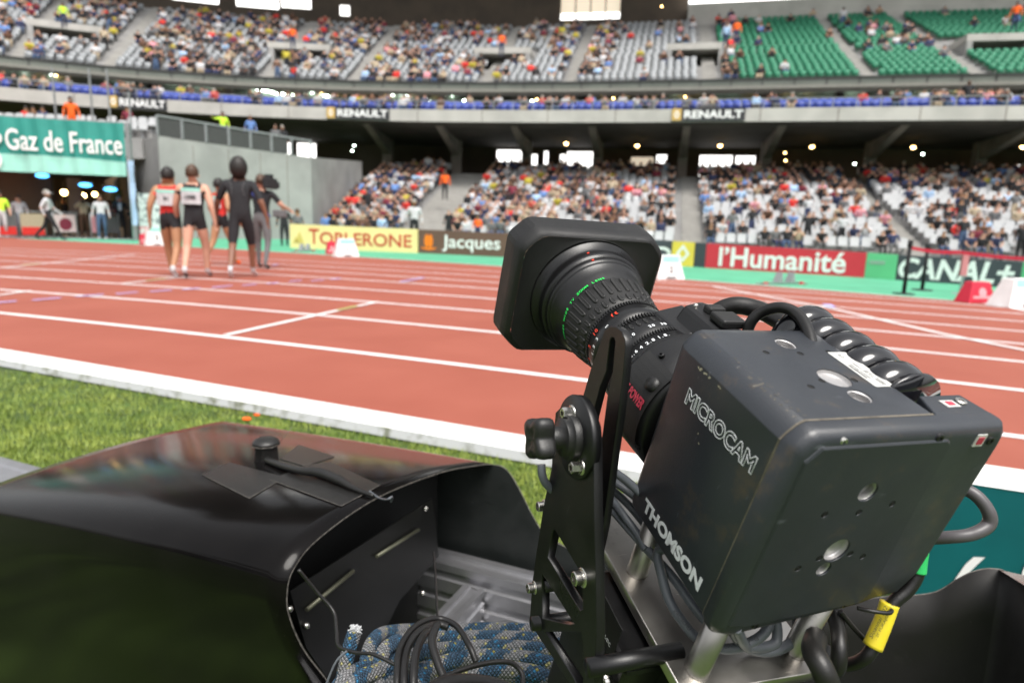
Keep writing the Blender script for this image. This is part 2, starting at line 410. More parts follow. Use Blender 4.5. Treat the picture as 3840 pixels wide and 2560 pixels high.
def sweep(mb, prof, s0, s1, step=1.0, mi=0, cap=True):    # prof: closed (off,z) polygon swept along the bowl
    n = max(1, int(abs(s1-s0)/step)); k = len(mb.v); m = len(prof)
    for i in range(n+1):
        s_ = s0+(s1-s0)*i/n
        for (o_, z_) in prof: mb.v.append(tuple(bp(s_, o_, z_)))
    for i in range(n):
        for j in range(m):
            j2 = (j+1) % m; mb.face((k+i*m+j, k+i*m+j2, k+(i+1)*m+j2, k+(i+1)*m+j), mi)
    if cap: mb.face([k+j for j in range(m)], mi); mb.face([k+n*m+j for j in range(m)][::-1], mi)

LR, LD, LH, L0 = 19, .80, .250, -9.0       # lower tier: rows, depth, rise, front offset
UR, UD, UH, U0, UZ = 23, .85, .42, 4.6, 10.62  # upper tier
WALL_S = hit(1235, 700, -6)[0]             # left end of the lower tier
def low_z(r): return .15+r*LH
def up_z(r): return UZ+r*UH

# platforms as stepped sheets (structure)
def terrace(name, rows, off0, d, h, zf, s0, s1, m, holes=()):
    q = MB()
    for r in range(rows):
        z = zf(r); o0 = off0+r*d
        segs = [(s0, s1)]
        for (ha, hb, ra, rb) in holes:
            if ra <= r < rb:
                ns = []
                for (a, b) in segs:
                    if hb <= a or ha >= b: ns.append((a, b)); continue
                    if ha > a: ns.append((a, ha))
                    if hb < b: ns.append((hb, b))
                segs = ns
        for (a, b) in segs: sweep(q, [(o0, z-h-.05), (o0, z), (o0+d+.02, z), (o0+d+.02, z-h-.05)], a, b, 2.0)
    o = q.build(name, m); return o
M['terr'] = mat('terrace_concrete', (.33, .325, .32), .85, var=.12, scale=1)
S_L0 = WALL_S; S_R = SMAX
# vomitories of the upper tier (s centre from the picture), rows 6..9
vom_px = [(255, 75), (1128, 160), (1890, 190), (2610, 150), (3735, 95)]
voms = []
for u, v in vom_px:
    s_, z = hit(u, v, U0+7*UD); r0 = 6
    voms.append((s_-1.6, s_+1.6, 6, 10))
lt = terrace('lower_terrace', LR, L0, LD, LH, low_z, S_L0, S_R, M['terr'])
tag(lt, 'stepped concrete terrace of the lower stand under the white seats', 'terrace')
ut = terrace('upper_terrace', UR, U0, UD, UH, up_z, SMIN, SMAX, M['terr'], voms)
tag(ut, 'stepped concrete terrace of the upper stand under grey and green seats', 'terrace')
# stairs (aisles) : (pixel at foot, tier)
def aisle_at(u, v, off): return hit(u, v, off)[0]
low_ais = [(aisle_at(1600, 800, L0+2), 1.25), (aisle_at(2600, 840, L0+1), .5), (aisle_at(3420, 850, L0+2), .45)]
up_ais = [(aisle_at(60, 200, U0+1), .9), (aisle_at(445, 170, U0+4), .9), (aisle_at(985, 262, U0), 1.0), (aisle_at(1400, 130, U0+8), .8), (aisle_at(1815, 285, U0), 1.0), (aisle_at(2180, 120, U0+8), .8), (aisle_at(2665, 262, U0), 1.1), (aisle_at(3180, 120, U0+8), .8), (aisle_at(3600, 200, U0+4), .9)]
M['stair'] = mat('stair_concrete', (.34, .33, .31), .8, var=.08, scale=2)
def stairs(s_, wd, off0, d, h, zf, rows, label, r0=0):
    q = MB()
    for r in range(r0, rows):
        z = zf(r); o0 = off0+r*d
        sweep(q, [(o0-.01, z-h*.5), (o0-.01, z+.02), (o0+d, z+.02), (o0+d, z-h*.5)], s_-wd, s_+wd, 1.5)
        sweep(q, [(o0+d*.5, z+.02), (o0+d*.5, z+h*.55), (o0+d, z+h*.55), (o0+d, z+.02)], s_-wd+.01, s_+wd-.01, 1.5)
    tag(q.build('stairs', M['stair']), label, 'stairs')
for i, (s_, wd) in enumerate(low_ais):
    stairs(s_, wd, L0, LD, LH, low_z, LR, ['wide pale concrete stairway of the lower stand, left of the lens hood', 'pale stairway of the lower stand between the logo board and red board', 'pale stairway of the lower stand, right above the black and white board'][i])
names_up = ['far left', 'second from the left', 'third from the left', 'fourth from the left', 'fifth from the left', 'sixth from the left', 'seventh from the left, where grey seats meet green', 'eighth from the left among green seats', 'far right among green seats']
for i, (s_, wd) in enumerate(up_ais): stairs(s_, wd*.4, U0, UD, UH, up_z, UR, 'narrow stairway of the upper stand, '+names_up[i])
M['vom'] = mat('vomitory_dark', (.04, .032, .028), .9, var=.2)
for i, (a, b, ra, rb) in enumerate(voms):
    rt = thing('stand_entrance', 'dark entrance with pale lintel in the upper stand, '+['far left', 'second from left', 'third from left', 'second from right', 'far right'][i], 'entrance', bp((a+b)/2, U0+6*UD, up_z(5)))
    Mi = rt.matrix_world.copy(); Mi = Matrix.Translation(bp((a+b)/2, U0+6*UD, up_z(5))).inverted()
    q = MB(); zt = up_z(9)+.15
    sweep(q, [(U0+6*UD, zt-.45), (U0+6*UD, zt), (U0+10*UD, zt), (U0+10*UD, zt-.45)], a-.4, b+.4); q.v = [tuple(Mi @ Vector(p)) for p in q.v]; q.build('lintel', M['fascia'], rt)
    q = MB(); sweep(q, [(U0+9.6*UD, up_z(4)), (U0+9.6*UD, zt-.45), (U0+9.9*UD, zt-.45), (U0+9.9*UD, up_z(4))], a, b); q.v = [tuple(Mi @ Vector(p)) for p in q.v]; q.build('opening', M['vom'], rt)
    for s_ in (a-.35, b):
        q = MB(); sweep(q, [(U0+6*UD, up_z(4)), (U0+6*UD, zt-.46), (U0+10*UD, zt-.46), (U0+10*UD, up_z(4))], s_, s_+.35, .5)
        q.v = [tuple(Mi @ Vector(p)) for p in q.v]; q.build('side_wall', M['terr'], rt)

# balcony and fascias
q = MB(); sweep(q, [(0, 7.5), (0, 8.25), (.25, 8.25), (.25, 7.8), (9.5, 8.6), (9.5, 7.5)], SMIN, SMAX, 1)
bal = q.build('balcony', M['fascia']); tag(bal, 'long pale concrete balcony front curving across the stand', 'balcony')
q = MB(); sweep(q, [(.3, 7.93), (.3, 7.98), (1.15, 7.98), (1.15, 8.2), (2.05, 8.2), (2.05, 8.42), (2.95, 8.42), (2.95, 8.5), (7.9, 8.5), (7.9, 7.93)], SMIN, SMAX, 1)
tag(q.build('balcony_floor', M['terr']), 'concrete floor of the balcony under the blue seats', 'floor')
# fascia joints
for i in range(int((SMAX-SMIN)/4.2)):
    q = MB(); s_ = SMIN+1+i*4.2; sweep(q, [(-.012, 7.52), (-.012, 8.23), (.0, 8.23), (.0, 7.52)], s_, s_+.05, 1)
    q.build('slab_joint', M['midconc'], bal)
# soffit of the balcony / lower concourse
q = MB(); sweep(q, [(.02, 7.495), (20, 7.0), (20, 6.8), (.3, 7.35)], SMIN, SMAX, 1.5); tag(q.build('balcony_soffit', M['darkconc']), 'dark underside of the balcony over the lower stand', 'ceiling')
# upper deck rim
q = MB(); sweep(q, [(3.9, 10.12), (3.9, 10.30), (5.0, 10.42), (5.0, 10.10)], SMIN, SMAX, 1); tag(q.build('stand_edge', mat('rim_grey', (.22, .215, .19), .7, var=.1)), 'grey green metal rim along the lower edge of the upper stand', 'rim')
q = MB(); sweep(q, [(4.1, 10.32), (4.1, 10.72), (4.14, 10.72), (4.14, 10.32)], SMIN, SMAX, 1); tag(q.build('glass_parapet', mat('parapet', (.16, .175, .15), .25, var=.12, scale=.6)), 'dim glass parapet along the front of the upper stand', 'parapet')
q = MB()
for i in range(int((SMAX-SMIN)/1.9)):
    s_ = SMIN+.5+i*1.9; sweep(q, [(4.04, 10.25), (4.04, 10.8), (4.09, 10.8), (4.09, 10.25)], s_, s_+.07, 1)
sweep(q, [(4.0, 10.72), (4.0, 10.79), (4.2, 10.79), (4.2, 10.72)], SMIN, SMAX, 1)
tag(q.build('parapet_posts', M['mesh_dark']), 'dark posts and top rail of the upper stand parapet', 'railing')
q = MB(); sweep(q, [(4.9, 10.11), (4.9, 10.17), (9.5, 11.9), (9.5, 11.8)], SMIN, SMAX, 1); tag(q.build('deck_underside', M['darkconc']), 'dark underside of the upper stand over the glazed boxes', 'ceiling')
# glazed boxes back wall, piers between
q = MB(); sweep(q, [(8.0, 8.5), (8.0, 11.3), (8.15, 11.3), (8.15, 8.5)], SMIN, SMAX, 1); gl = q.build('box_glazing', M['glass']); tag(gl, 'long row of tinted glazed boxes behind the blue seats', 'glazing')
pier_px = [575, 860, 1130, 1395, 1660, 1930, 2200, 2480, 2870, 3150, 3320, 3800]
for i, u in enumerate(pier_px):
    s_, z = hit(u, 340, 7.6); q = MB(); sweep(q, [(7.4, 8.5), (7.4, 10.95), (7.95, 10.95), (7.95, 8.5)], s_-.22, s_+.22, 1)
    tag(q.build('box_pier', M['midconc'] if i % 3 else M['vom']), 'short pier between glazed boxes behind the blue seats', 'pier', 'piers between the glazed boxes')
# balcony railing
q = MB(); sweep(q, [(0.18, 8.77), (0.18, 8.82), (0.22, 8.82), (0.22, 8.77)], SMIN, SMAX, 1); sweep(q, [(0.18, 8.53), (0.18, 8.55), (0.21, 8.55), (0.21, 8.53)], SMIN, SMAX, 1)
for i in range(int((SMAX-SMIN)/1.25)):
    s_ = SMIN+.3+i*1.25; sweep(q, [(0.17, 8.25), (0.17, 8.8), (0.22, 8.8), (0.22, 8.25)], s_, s_+.05, 1)
tag(q.build('balcony_railing', M['railm']), 'thin grey railing on top of the pale balcony front', 'railing')
# lights in the glazed boxes
cool = [(640, 297), (655, 298), (682, 301), (705, 302), (735, 309), (757, 308), (783, 312), (27, 241), (89, 263), (190, 277), (198, 279), (440, 280), (458, 284),
        (940, 331), (955, 333), (966, 337), (980, 336), (993, 340), (1005, 341), (1022, 345), (1034, 350), (1045, 352), (1060, 352), (1075, 353), (1088, 355), (1104, 355), (1160, 340), (1170, 345), (1193, 351), (1215, 358), (1228, 360),
        (1473, 354), (1501, 353), (1527, 355), (1590, 372), (1607, 375), (1694, 356), (1741, 376), (1886, 402), (1996, 378), (2534, 338), (2704, 326), (2754, 329), (2978, 319), (3012, 315), (3046, 316), (3120, 319), (3140, 317), (3155, 320), (3170, 318), (3185, 320), (3200, 318), (3215, 317), (3229, 312), (3348, 318), (3360, 324), (3372, 322), (3425, 305), (3440, 305), (3460, 306), (3500, 304), (3512, 309), (3524, 305), (3536, 311), (3550, 309), (3558, 305), (3610, 312), (3660, 311), (3672, 309), (3686, 306), (3695, 303)]
warm = [(210, 282), (243, 272), (1058, 331), (1104, 332), (834, 317), (1205, 347), (1259, 355), (1290, 341), (1375, 344), (1461, 347), (1436, 352), (1450, 370), (1448, 378), (1547, 348), (1634, 349), (1258, 340), (2014, 372), (2263, 348), (2300, 368), (2355, 346), (2448, 344), (2629, 339), (2552, 341), (2815, 334), (2951, 337), (3035, 334), (3467, 323), (3599, 335), (3740, 315), (3751, 298), (2570, 362), (138, 262)]
def lamp(name, u, v, off, r, m, label, grp):
    s_, z = hit(u, v, off); p = bp(s_, off, z); t = thing(name, label, 'lamp', p, group=grp); q = MB(); q.sphere((0, 0, 0), r, 10, 6); q.build('bulb', m, t)
    q = MB(); q.lathe([(0, r*1.15), (r*.7, r*1.15), (r*1.0, r*.4)], 10, Matrix.Rotation(math.pi/2, 4, 'X'), cap1=True); q.build('holder', M['lamph'], t); return t
for (u, v) in cool: lamp('box_light', u, v, 7.8, .085, M['lampc'], 'small cool white light in the glazed boxes behind the blue seats', 'cool lights in the glazed boxes')
for (u, v) in warm: lamp('box_light', u, v, 7.8, .07, M['lampw'], 'small warm light in the glazed boxes behind the blue seats', 'warm lights in the glazed boxes')
wl = [(2123, 537), (2390, 545), (2700, 545), (3078, 480), (3045, 549), (3523, 478), (3425, 551), (3836, 550)]
wn = ['warm ceiling lamp above the white openings left of centre', 'warm ceiling lamp above the pale openings near the middle', 'warm ceiling lamp above the openings beside the stairway', 'high round warm lamp, left one of the two nearest the balcony front', 'round warm lamp below the high left one, over dark seats', 'high round warm lamp, right one of the two nearest the balcony front', 'warm lamp below the high right one, at right', 'warm lamp at the right border under the balcony']
for i, (u, v) in enumerate(wl): lamp('ceiling_lamp', u, v, 6.0 if v > 500 else 4.0, .13, M['lampw'], wn[i], 'warm lamps under the balcony')
for i, (u, v) in enumerate([(1327, 545), (2944, 572), (3205, 613), (3326, 635), (3460, 577), (2946, 601), (1320, 565), (2481, 24)]): lamp('ceiling_lamp', u, v, 7.4 if v > 100 else 20.6, .07, M['lampc'] if i % 2 == 0 else M['lampw'], ['small lamp in the dark under the balcony', 'small faint warm lamp in the dark under the balcony'][i % 2] if v > 100 else 'small greenish lamp on the brown wall behind the upper stand', 'small lamps in the dark concourse' if v > 100 else None)
# columns and raking beams under the balcony
cols = [1455, 1712, 1975, 2240, 2560, 2872, 3262, 3672]
for i, u in enumerate(cols):
    s_, _ = hit(u, 600, 6.5); rt = thing('column', ['first', 'second', 'third', 'fourth', 'fifth', 'sixth', 'seventh', 'eighth'][i]+' concrete column from the left under the balcony', 'column', bp(s_, 6.5, 0), group='columns under the balcony')
    Mi = Matrix.Translation(bp(s_, 6.5, 0)).inverted()
    q = MB(); sweep(q, [(6.2, 0), (6.2, 7.2), (6.9, 7.2), (6.9, 0)], s_-.32, s_+.32, 1); q.v = [tuple(Mi @ Vector(p)) for p in q.v]; q.build('shaft', M['midconc'], rt)
    q = MB(); sweep(q, [(.5, 7.3), (.5, 7.48), (6.2, 7.33), (6.2, 6.1)], s_-.22, s_+.22, 1); q.v = [tuple(Mi @ Vector(p)) for p in q.v]; q.build('raking_beam', M['midconc'], rt)
# rear wall of the lower concourse with openings to daylight
OFFB = 9.4
ops = [(1072, 1090, 532, 578), (1112, 1187, 533, 595), (1862, 1955, 562, 622), (1990, 2014, 578, 622), (2038, 2055, 566, 616), (2100, 2121, 578, 625), (2126, 2222, 568, 632), (2366, 2450, 588, 636), (2462, 2500, 580, 614), (2622, 2745, 582, 662), (2758, 2832, 584, 640), (3816, 3880, 618, 655)]
q = MB(); cur = SMIN
def wallseg(a, b, z0, z1, off=OFFB):
    if b > a and z1 > z0: sweep(q, [(off, z0), (off, z1), (off+.3, z1), (off+.3, z0)], a, b, 2)
for (u0, u1, v0, v1) in ops:
    a = hit(u0, (v0+v1)/2, OFFB)[0]; b = hit(u1, (v0+v1)/2, OFFB)[0]; zt = hit((u0+u1)/2, v0, OFFB)[1]; zb = hit((u0+u1)/2, v1, OFFB)[1]
    wallseg(cur, a, 0, 7.6); wallseg(a, b, 0, zb); wallseg(a, b, zt, 7.6); cur = b
wallseg(cur, SMAX, 0, 7.6)
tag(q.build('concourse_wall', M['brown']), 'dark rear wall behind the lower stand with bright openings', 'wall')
# glowing panes set behind the openings in place of daylight
for i, (u0, u1, v0, v1) in enumerate(ops):
    a, _ = hit(u0, (v0+v1)/2, OFFB+.5); b, _ = hit(u1, (v0+v1)/2, OFFB+.5); zt = hit((u0+u1)/2, v0, OFFB+.5)[1]; zb = hit((u0+u1)/2, v1, OFFB+.5)[1]
    q = MB(); sweep(q, [(OFFB+.5, zb-.2), (OFFB+.5, zt+.2), (OFFB+.52, zt+.2), (OFFB+.52, zb-.2)], a-.1, b+.1, 1)
    tag(q.build('window_pane', M['win'] if i not in (7,) else M['winwarm']), 'bright daylight window in the dark wall behind the lower stand' if i != 7 else 'cream coloured bright window behind the lower stand, near the middle lamp', 'window', 'bright windows behind the lower stand')
# upper rear wall
OU = U0+UR*UD
q = MB(); s_e = hit(2578, 60, OU)[0]; zt0 = up_z(UR)
cur = SMIN
ops2 = [(640, 815, -60, 8), (880, 1050, -60, 30), (1056, 1170, -60, 32), (1272, 1310, 18, 60), (2100, 2325, -60, 74)]
for (u0, u1, v0, v1) in ops2:
    a = hit(u0, v1, OU)[0]; b = hit(u1, v1, OU)[0]; zb = hit((u0+u1)/2, v1, OU)[1]; zt = hit((u0+u1)/2, v0, OU)[1] if v0 > 0 else 40
    wallseg(cur, a, zt0-2, 32, OU); wallseg(a, b, zt0-2, zb, OU); wallseg(a, b, zt, 32, OU); cur = b
wallseg(cur, s_e, zt0-2, 32, OU)
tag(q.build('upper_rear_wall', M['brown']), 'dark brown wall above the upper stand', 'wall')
for i, (u0, u1, v0, v1) in enumerate(ops2):
    a, _ = hit(u0, v1, OU+.6); b, _ = hit(u1, v1, OU+.6); zb = hit((u0+u1)/2, v1, OU+.6)[1]; zt = hit((u0+u1)/2, v0, OU+.6)[1]
    rt = thing('window', ['bright window far left above the upper stand', 'wide bright window above the upper stand left of centre', 'second wide bright window above the upper stand, beside the first', 'small bright window above the upper stand', 'tall pale gridded window above the upper stand near the middle'][i], 'window', (0, 0, 0))
    if i < 4:
        q = MB(); sweep(q, [(OU+.6, zb-.3), (OU+.6, zt+.3), (OU+.65, zt+.3), (OU+.65, zb-.3)], a-.1, b+.1, 1); q.build('pane', M['win'], rt)
    else:
        zm = hit(2200, 50, OU+.6)[1]
        q = MB(); sweep(q, [(OU+.6, zb-.3), (OU+.6, zm), (OU+.65, zm), (OU+.65, zb-.3)], a-.1, b+.1, 1); q.build('pane', M['win'], rt)
        q = MB(); sweep(q, [(OU+.6, zm), (OU+.6, zt+.3), (OU+.65, zt+.3), (OU+.65, zm)], a-.1, b+.1, 1); q.build('blind', M['winwarm'], rt)
        q = MB()
        for k in range(1, 4): sweep(q, [(OU+.5, zb), (OU+.5, zt), (OU+.56, zt), (OU+.56, zb)], a+(b-a)*k/4-.04, a+(b-a)*k/4+.04, 1)
        q.build('glazing_bar', M['brown'], rt)
s_m = hit(3450, 20, OU)[0]; q = MB(); sweep(q, [(OU-1.5, zt0-4), (OU-1.5, 21.3), (OU, 21.3), (OU, zt0-4)], s_e, s_m, 1); sweep(q, [(OU-1.5, zt0-4), (OU-1.5, 27), (OU, 27), (OU, zt0-4)], s_m, SMAX, 1); tag(q.build('upper_concrete_wall', M['fascia']), 'tall pale concrete wall above the green seats', 'wall')
q = MB(); sweep(q, [(OU-1.2, 21.3), (OU-1.2, 26), (OU-1.1, 26), (OU-1.1, 21.3)], s_e, s_m, 1); tag(q.build('rear_glazing', M['win']), 'bright glazing above the pale concrete wall at the top', 'screen')  # white glazing, its daylight given as a glow of its own

q = MB(); sweep(q, [(9, 34.0), (9, 34.8), (44, 40.5), (44, 39.6)], SMIN, SMAX, 2); tag(q.build('stadium_roof', M['brown']), 'dark underside of the stadium roof high over the stands', 'roof')  # out of view, added and shaped for its shade and reflections
# the rest of the bowl round the pitch, out of frame: it shades and reflects
def ring(prof, m, name, label):
    k = MB(); n = 48; mm = len(prof); A0, A1 = math.radians(168), math.radians(372)
    for i in range(n+1):
        a = A0+(A1-A0)*i/n
        for (r, z) in prof: k.v.append(((95+r)*math.cos(a)*.92, -48+(78+r)*math.sin(a), z))
    for i in range(n):
        for j in range(mm): j2 = (j+1) % mm; k.face((i*mm+j, i*mm+j2, (i+1)*mm+j2, (i+1)*mm+j))
    tag(k.build(name, m, fix=True), label, 'stand')
ring([(0, 0), (0, 2), (40, 26), (42, 26), (42, 0)], M['seatg'], 'far_stand', 'opposite stand of the stadium behind the viewer'); ring([(-4, 33), (-4, 34), (46, 40), (46, 39)], M['brown'], 'far_roof', 'roof over the opposite stand behind the viewer')
# ------------------------------------------------ seats
def seat_mb():
    q = MB(); q.box((-.21, -.20, .40), (.21, .18, .44)); 
    k = len(q.v); q.v += [(-.2, .16, .44), (.2, .16, .44), (.22, .24, .80), (.12, .26, .86), (-.12, .26, .86), (-.22, .24, .80), (-.2, .20, .44), (.2, .20, .44), (.22, .27, .80), (.12, .29, .86), (-.12, .29, .86), (-.22, .27, .80)]
    q.face((k, k+1, k+2, k+3, k+4, k+5)); q.face((k+11, k+10, k+9, k+8, k+7, k+6))
    for i in range(6): j = (i+1) % 6; q.face((k+i, k+6+i, k+6+j, k+j))
    q.box((-.03, .05, 0.0), (.03, .12, .41)); return q
SQ = seat_mb(); SEATV = np.array(SQ.v); SEATF = SQ.f
seat_mesh = {k: seat_mb().mesh('stadium_seat', M[k]) for k in ('seatw', 'seatg', 'seatgr', 'seatb')}
def place(s_, off, z):
    p = bp(s_, off, z); t = btan(s_); return p, t       # local x = t ; local -y faces the field
# density of people read from the photograph (pixel regions)
def dens_low(u, v):
    if u < 1720: return .78 if v > 610 else .5
    if u < 2050: return .78 if v > 690 else .42
    if u < 2330: return .76 if v > 665 else .4
    if u < 2640: return (.42 if v > 700 else .35) if v < 820 else .6
    if v > 860: return .55
    if v > 780: return .48
    return .42 if v > 690 else .55
def dens_up(u, v):
    if u > 2760: return .035 if not (3250 < u < 3480 and 90 < v < 180) else .35
    if u > 2640: return .45
    if u > 2300: return .07
    if u > 2070: return .5 if v < 275 else .1
    if u > 1900: return .1 if v > 150 else .4
    if u > 1500: return .34
    if u > 1050: return .44
    if u > 480: return .52 if v > 60 else .35
    if u > 150: return .12 if v > 155 else .5
    return .55
recs = []      # (pos, tangent, kind, colour key, tier, row, u, v)
seats = []
rnd = random.Random(11)
def fill(tier, rows, off0, d, zf, s0, s1, dens, ais, seatkey, holes=()):
    for r in range(rows):
        off = off0+r*d+d*.55; z = zf(r); s_ = s0+rnd.uniform(.2, .35)
        while s_ < s1-.3:
            p, t = place(s_, off, z); u, v, dep = px(p+Vector((0, 0, .9)))
            ok = -160 < u < 4000 and v > -60
            if ok and any(abs(s_-a) < wd+.25 for a, wd in ais): ok = False
            if ok and any(a-.4 < s_ < b+.4 and ra-.5 <= r <= rb for (a, b, ra, rb) in holes): ok = False
            if ok:
                occ = rnd.random() < dens(u, v)*(.6+.8*(.5+.5*math.sin(s_*1.3+r*.9+math.sin(s_*.37)*3)))
                if occ: recs.append((p, t, tier, r, u, v, dep, s_))
                else: seats.append((p, t, seatkey(u, v, s_), tier, r, u, v, dep))
            s_ += .5 if tier != 'upper' else .52
S_G = hit(2700, 200, U0+4)[0]
fill('lower', LR, L0, LD, low_z, S_L0+.4, S_R, dens_low, low_ais, lambda u, v, s_: 'seatw')
fill('upper', UR-2, U0, UD, up_z, SMIN, SMAX, dens_up, [(a, b*.4) for a, b in up_ais], lambda u, v, s_: 'seatgr' if s_ > S_G else 'seatg', voms)
fill('balcony', 3, .35, .9, lambda r: 7.98+.22*r, SMIN, SMAX, lambda u, v: .24 if u < 3000 else .32, [], lambda u, v, s_: 'seatb')
def merged(name, items, label, cat, extra=None):    # items: (V,F-list,matidx list) with position+tangent ; numpy join
    vs = []; li = []; ls = []; lt_ = []; mi = []; base = 0; ln = 0
    cache = {}
    for (key, Vv, Fl, mids, p, t) in items:
        n = Vector((-t.y, t.x, 0)); R = np.array([[t.x, n.x, 0], [t.y, n.y, 0], [0, 0, 1]])
        vs.append(Vv @ R.T + np.array(p)); 
        if key not in cache:
            fl = np.concatenate([np.array(f) for f in Fl]); lens = np.array([len(f) for f in Fl]); cache[key] = (fl, lens)
        fl, lens = cache[key]; li.append(fl+base); ls.append(np.concatenate([[0], np.cumsum(lens)[:-1]])+ln); lt_.append(lens); mi.append(np.array(mids)); base += len(Vv); ln += len(fl)
    vs = np.concatenate(vs); li = np.concatenate(li); ls = np.concatenate(ls); lt_ = np.concatenate(lt_); mi = np.concatenate(mi)
    me = bpy.data.meshes.new(name); me.vertices.add(len(vs)); me.vertices.foreach_set('co', vs.astype('f').ravel())
    me.loops.add(len(li)); me.loops.foreach_set('vertex_index', li.astype('i')); me.polygons.add(len(ls)); me.polygons.foreach_set('loop_start', ls.astype('i'))
    me.polygons.foreach_set('loop_total', lt_.astype('i'))
    for m_ in extra: me.materials.append(m_)
    me.polygons.foreach_set('material_index', mi.astype('i')); me.update(calc_edges=True); me.validate()
    o = bpy.data.objects.new(name, me); C.objects.link(o); return tag(o, label, cat, kind='stuff')
seats.sort(key=lambda q: q[7])
cnt = 0; rest = {}
ORD = ['first', 'second', 'third', 'fourth', 'fifth', 'sixth', 'seventh', 'eighth', 'ninth', 'tenth', 'eleventh', 'twelfth', 'thirteenth', 'fourteenth', 'fifteenth', 'sixteenth', 'seventeenth', 'eighteenth', 'nineteenth', 'twentieth', 'upper', 'upper', 'upper', 'upper']
def land(u):
    for a, nm in [(1092, 'left of the cream board'), (1572, 'above the cream board'), (1880, 'above the brown board'), (2440, 'behind the lens hood'), (2520, 'above the dark logo board'), (2600, 'above the small yellow board'), (2930, 'above left half of red board'), (3240, 'above right half of red board'), (3355, 'above the light green board'), (3600, 'above left half of black board')]:
        if u < a: return nm
    return 'above right half of black board'
for (p, t, key, tier, r, u, v, dep) in seats:
    if tier == 'lower' and cnt < 262 and -20 < u < 3860 and not (1870 < u < 2440 and v > 840):
        cnt += 1; o = bpy.data.objects.new('stadium_seat', seat_mesh[key]); C.objects.link(o)
        n = Vector((-t.y, t.x, 0)); o.matrix_world = frame(p, t, n, (0, 0, 1))
        tag(o, 'empty white plastic seat in the %s row, %s' % (ORD[r], land(u)), 'seat', 'empty white seats of the lower stand')
    else: rest.setdefault(key, []).append(('s', SEATV, SEATF, [0]*len(SEATF), p, t))
for k, lab in dict(seatw='rows of white plastic seats filling the rest of the lower stand', seatg='rows of grey plastic seats in the upper stand', seatgr='block of green plastic seats in the upper stand at right', seatb='row of blue plastic seats along the balcony').items():
    if k in rest: merged('stadium_seats', rest[k], lab, 'seats', [M[k]])

# ------------------------------------------------ people
BONES = [('pelvis', 'waist', 'legwear'), ('waist', 'chest', 'top'), ('chest', 'neck', 'top'), ('neck', 'skull', 'skin'), ('skull', 'crown', 'head')]
for S in 'LR':
    BONES += [('chest', 'sho'+S, 'top'), ('sho'+S, 'elb'+S, 'sleeve'), ('elb'+S, 'wri'+S, 'forearm'), ('wri'+S, 'han'+S, 'skin'), ('pelvis', 'hip'+S, 'legwear'), ('hip'+S, 'kne'+S, 'thigh'), ('kne'+S, 'ank'+S, 'calf'), ('ank'+S, 'toe'+S, 'shoe')]
RAD = dict(pelvis=(.165, .115), waist=(.155, .11), chest=(.185, .125), neck=(.060, .060), skull=(.080, .095), crown=(.072, .085), sho=(.078, .075), elb=(.048, .048), wri=(.030, .026), han=(.034, .02), hip=(.105, .105), kne=(.064, .064), ank=(.036, .038), toe=(.035, .028))
def stand_pose(h=1.75, stride=0, arm=.1, spread=.09, lean=0, bend=.12):
    J = {}; k = h/1.75
    J['pelvis'] = (0, 0, .96); J['waist'] = (0, lean*.3, 1.10); J['chest'] = (0, lean*.7, 1.32); J['neck'] = (0, lean, 1.49); J['skull'] = (0, lean+.01, 1.585); J['crown'] = (0, lean+.01, 1.68)
    for S, sg in (('L', -1), ('R', 1)):
        a = stride*sg
        J['hip'+S] = (.085*sg, 0, .90); J['kne'+S] = (.095*sg+spread*.2*sg, a*.22+.03, .49); J['ank'+S] = (spread*sg+.02*sg, a*.42-.01-(.10 if a < 0 else 0), .085+(.05 if a < -.3 else 0)); J['toe'+S] = (spread*1.2*sg+.02*sg, J['ank'+S][1]+.15, .035)
        J['sho'+S] = (.185*sg, lean*.9, 1.42); J['elb'+S] = ((.24+arm*.3)*sg, lean-a*.12-.03, 1.13); J['wri'+S] = ((.25+arm*.5)*sg, lean-a*.22+bend*.5, .90); J['han'+S] = ((.25+arm*.5)*sg, lean-a*.24+bend*.7, .82)
    return {n: (p[0]*k, p[1]*k, p[2]*k) for n, p in J.items()}
def sit_pose(arm=0, lean=0, var=0):
    J = {'pelvis': (0, 0.02, .52), 'waist': (0, .02+lean*.3, .66), 'chest': (0, .02+lean*.7, .88), 'neck': (0, lean, 1.05), 'skull': (0, lean-.02, 1.16), 'crown': (0, lean-.02, 1.25)}
    for S, sg in (('L', -1), ('R', 1)):
        J['hip'+S] = (.085*sg, 0, .50); J['kne'+S] = (.12*sg, -.42, .52); J['ank'+S] = (.11*sg, -.42, .10); J['toe'+S] = (.12*sg, -.56, .04)
        J['sho'+S] = (.185*sg, lean, .98)
        if arm == 0: J['elb'+S] = (.24*sg, -.02+lean, .72); J['wri'+S] = (.12*sg, -.26, .60); J['han'+S] = (.07*sg, -.33, .58)
        elif arm == 1: J['elb'+S] = (.22*sg, -.15+lean, .78); J['wri'+S] = (.07*sg, -.28+lean, .98); J['han'+S] = (.03*sg, -.30+lean, 1.06)
        else: J['elb'+S] = (.27*sg, -.05, .78); J['wri'+S] = (.24*sg, -.24, .68); J['han'+S] = (.22*sg, -.32, .66)
    return J
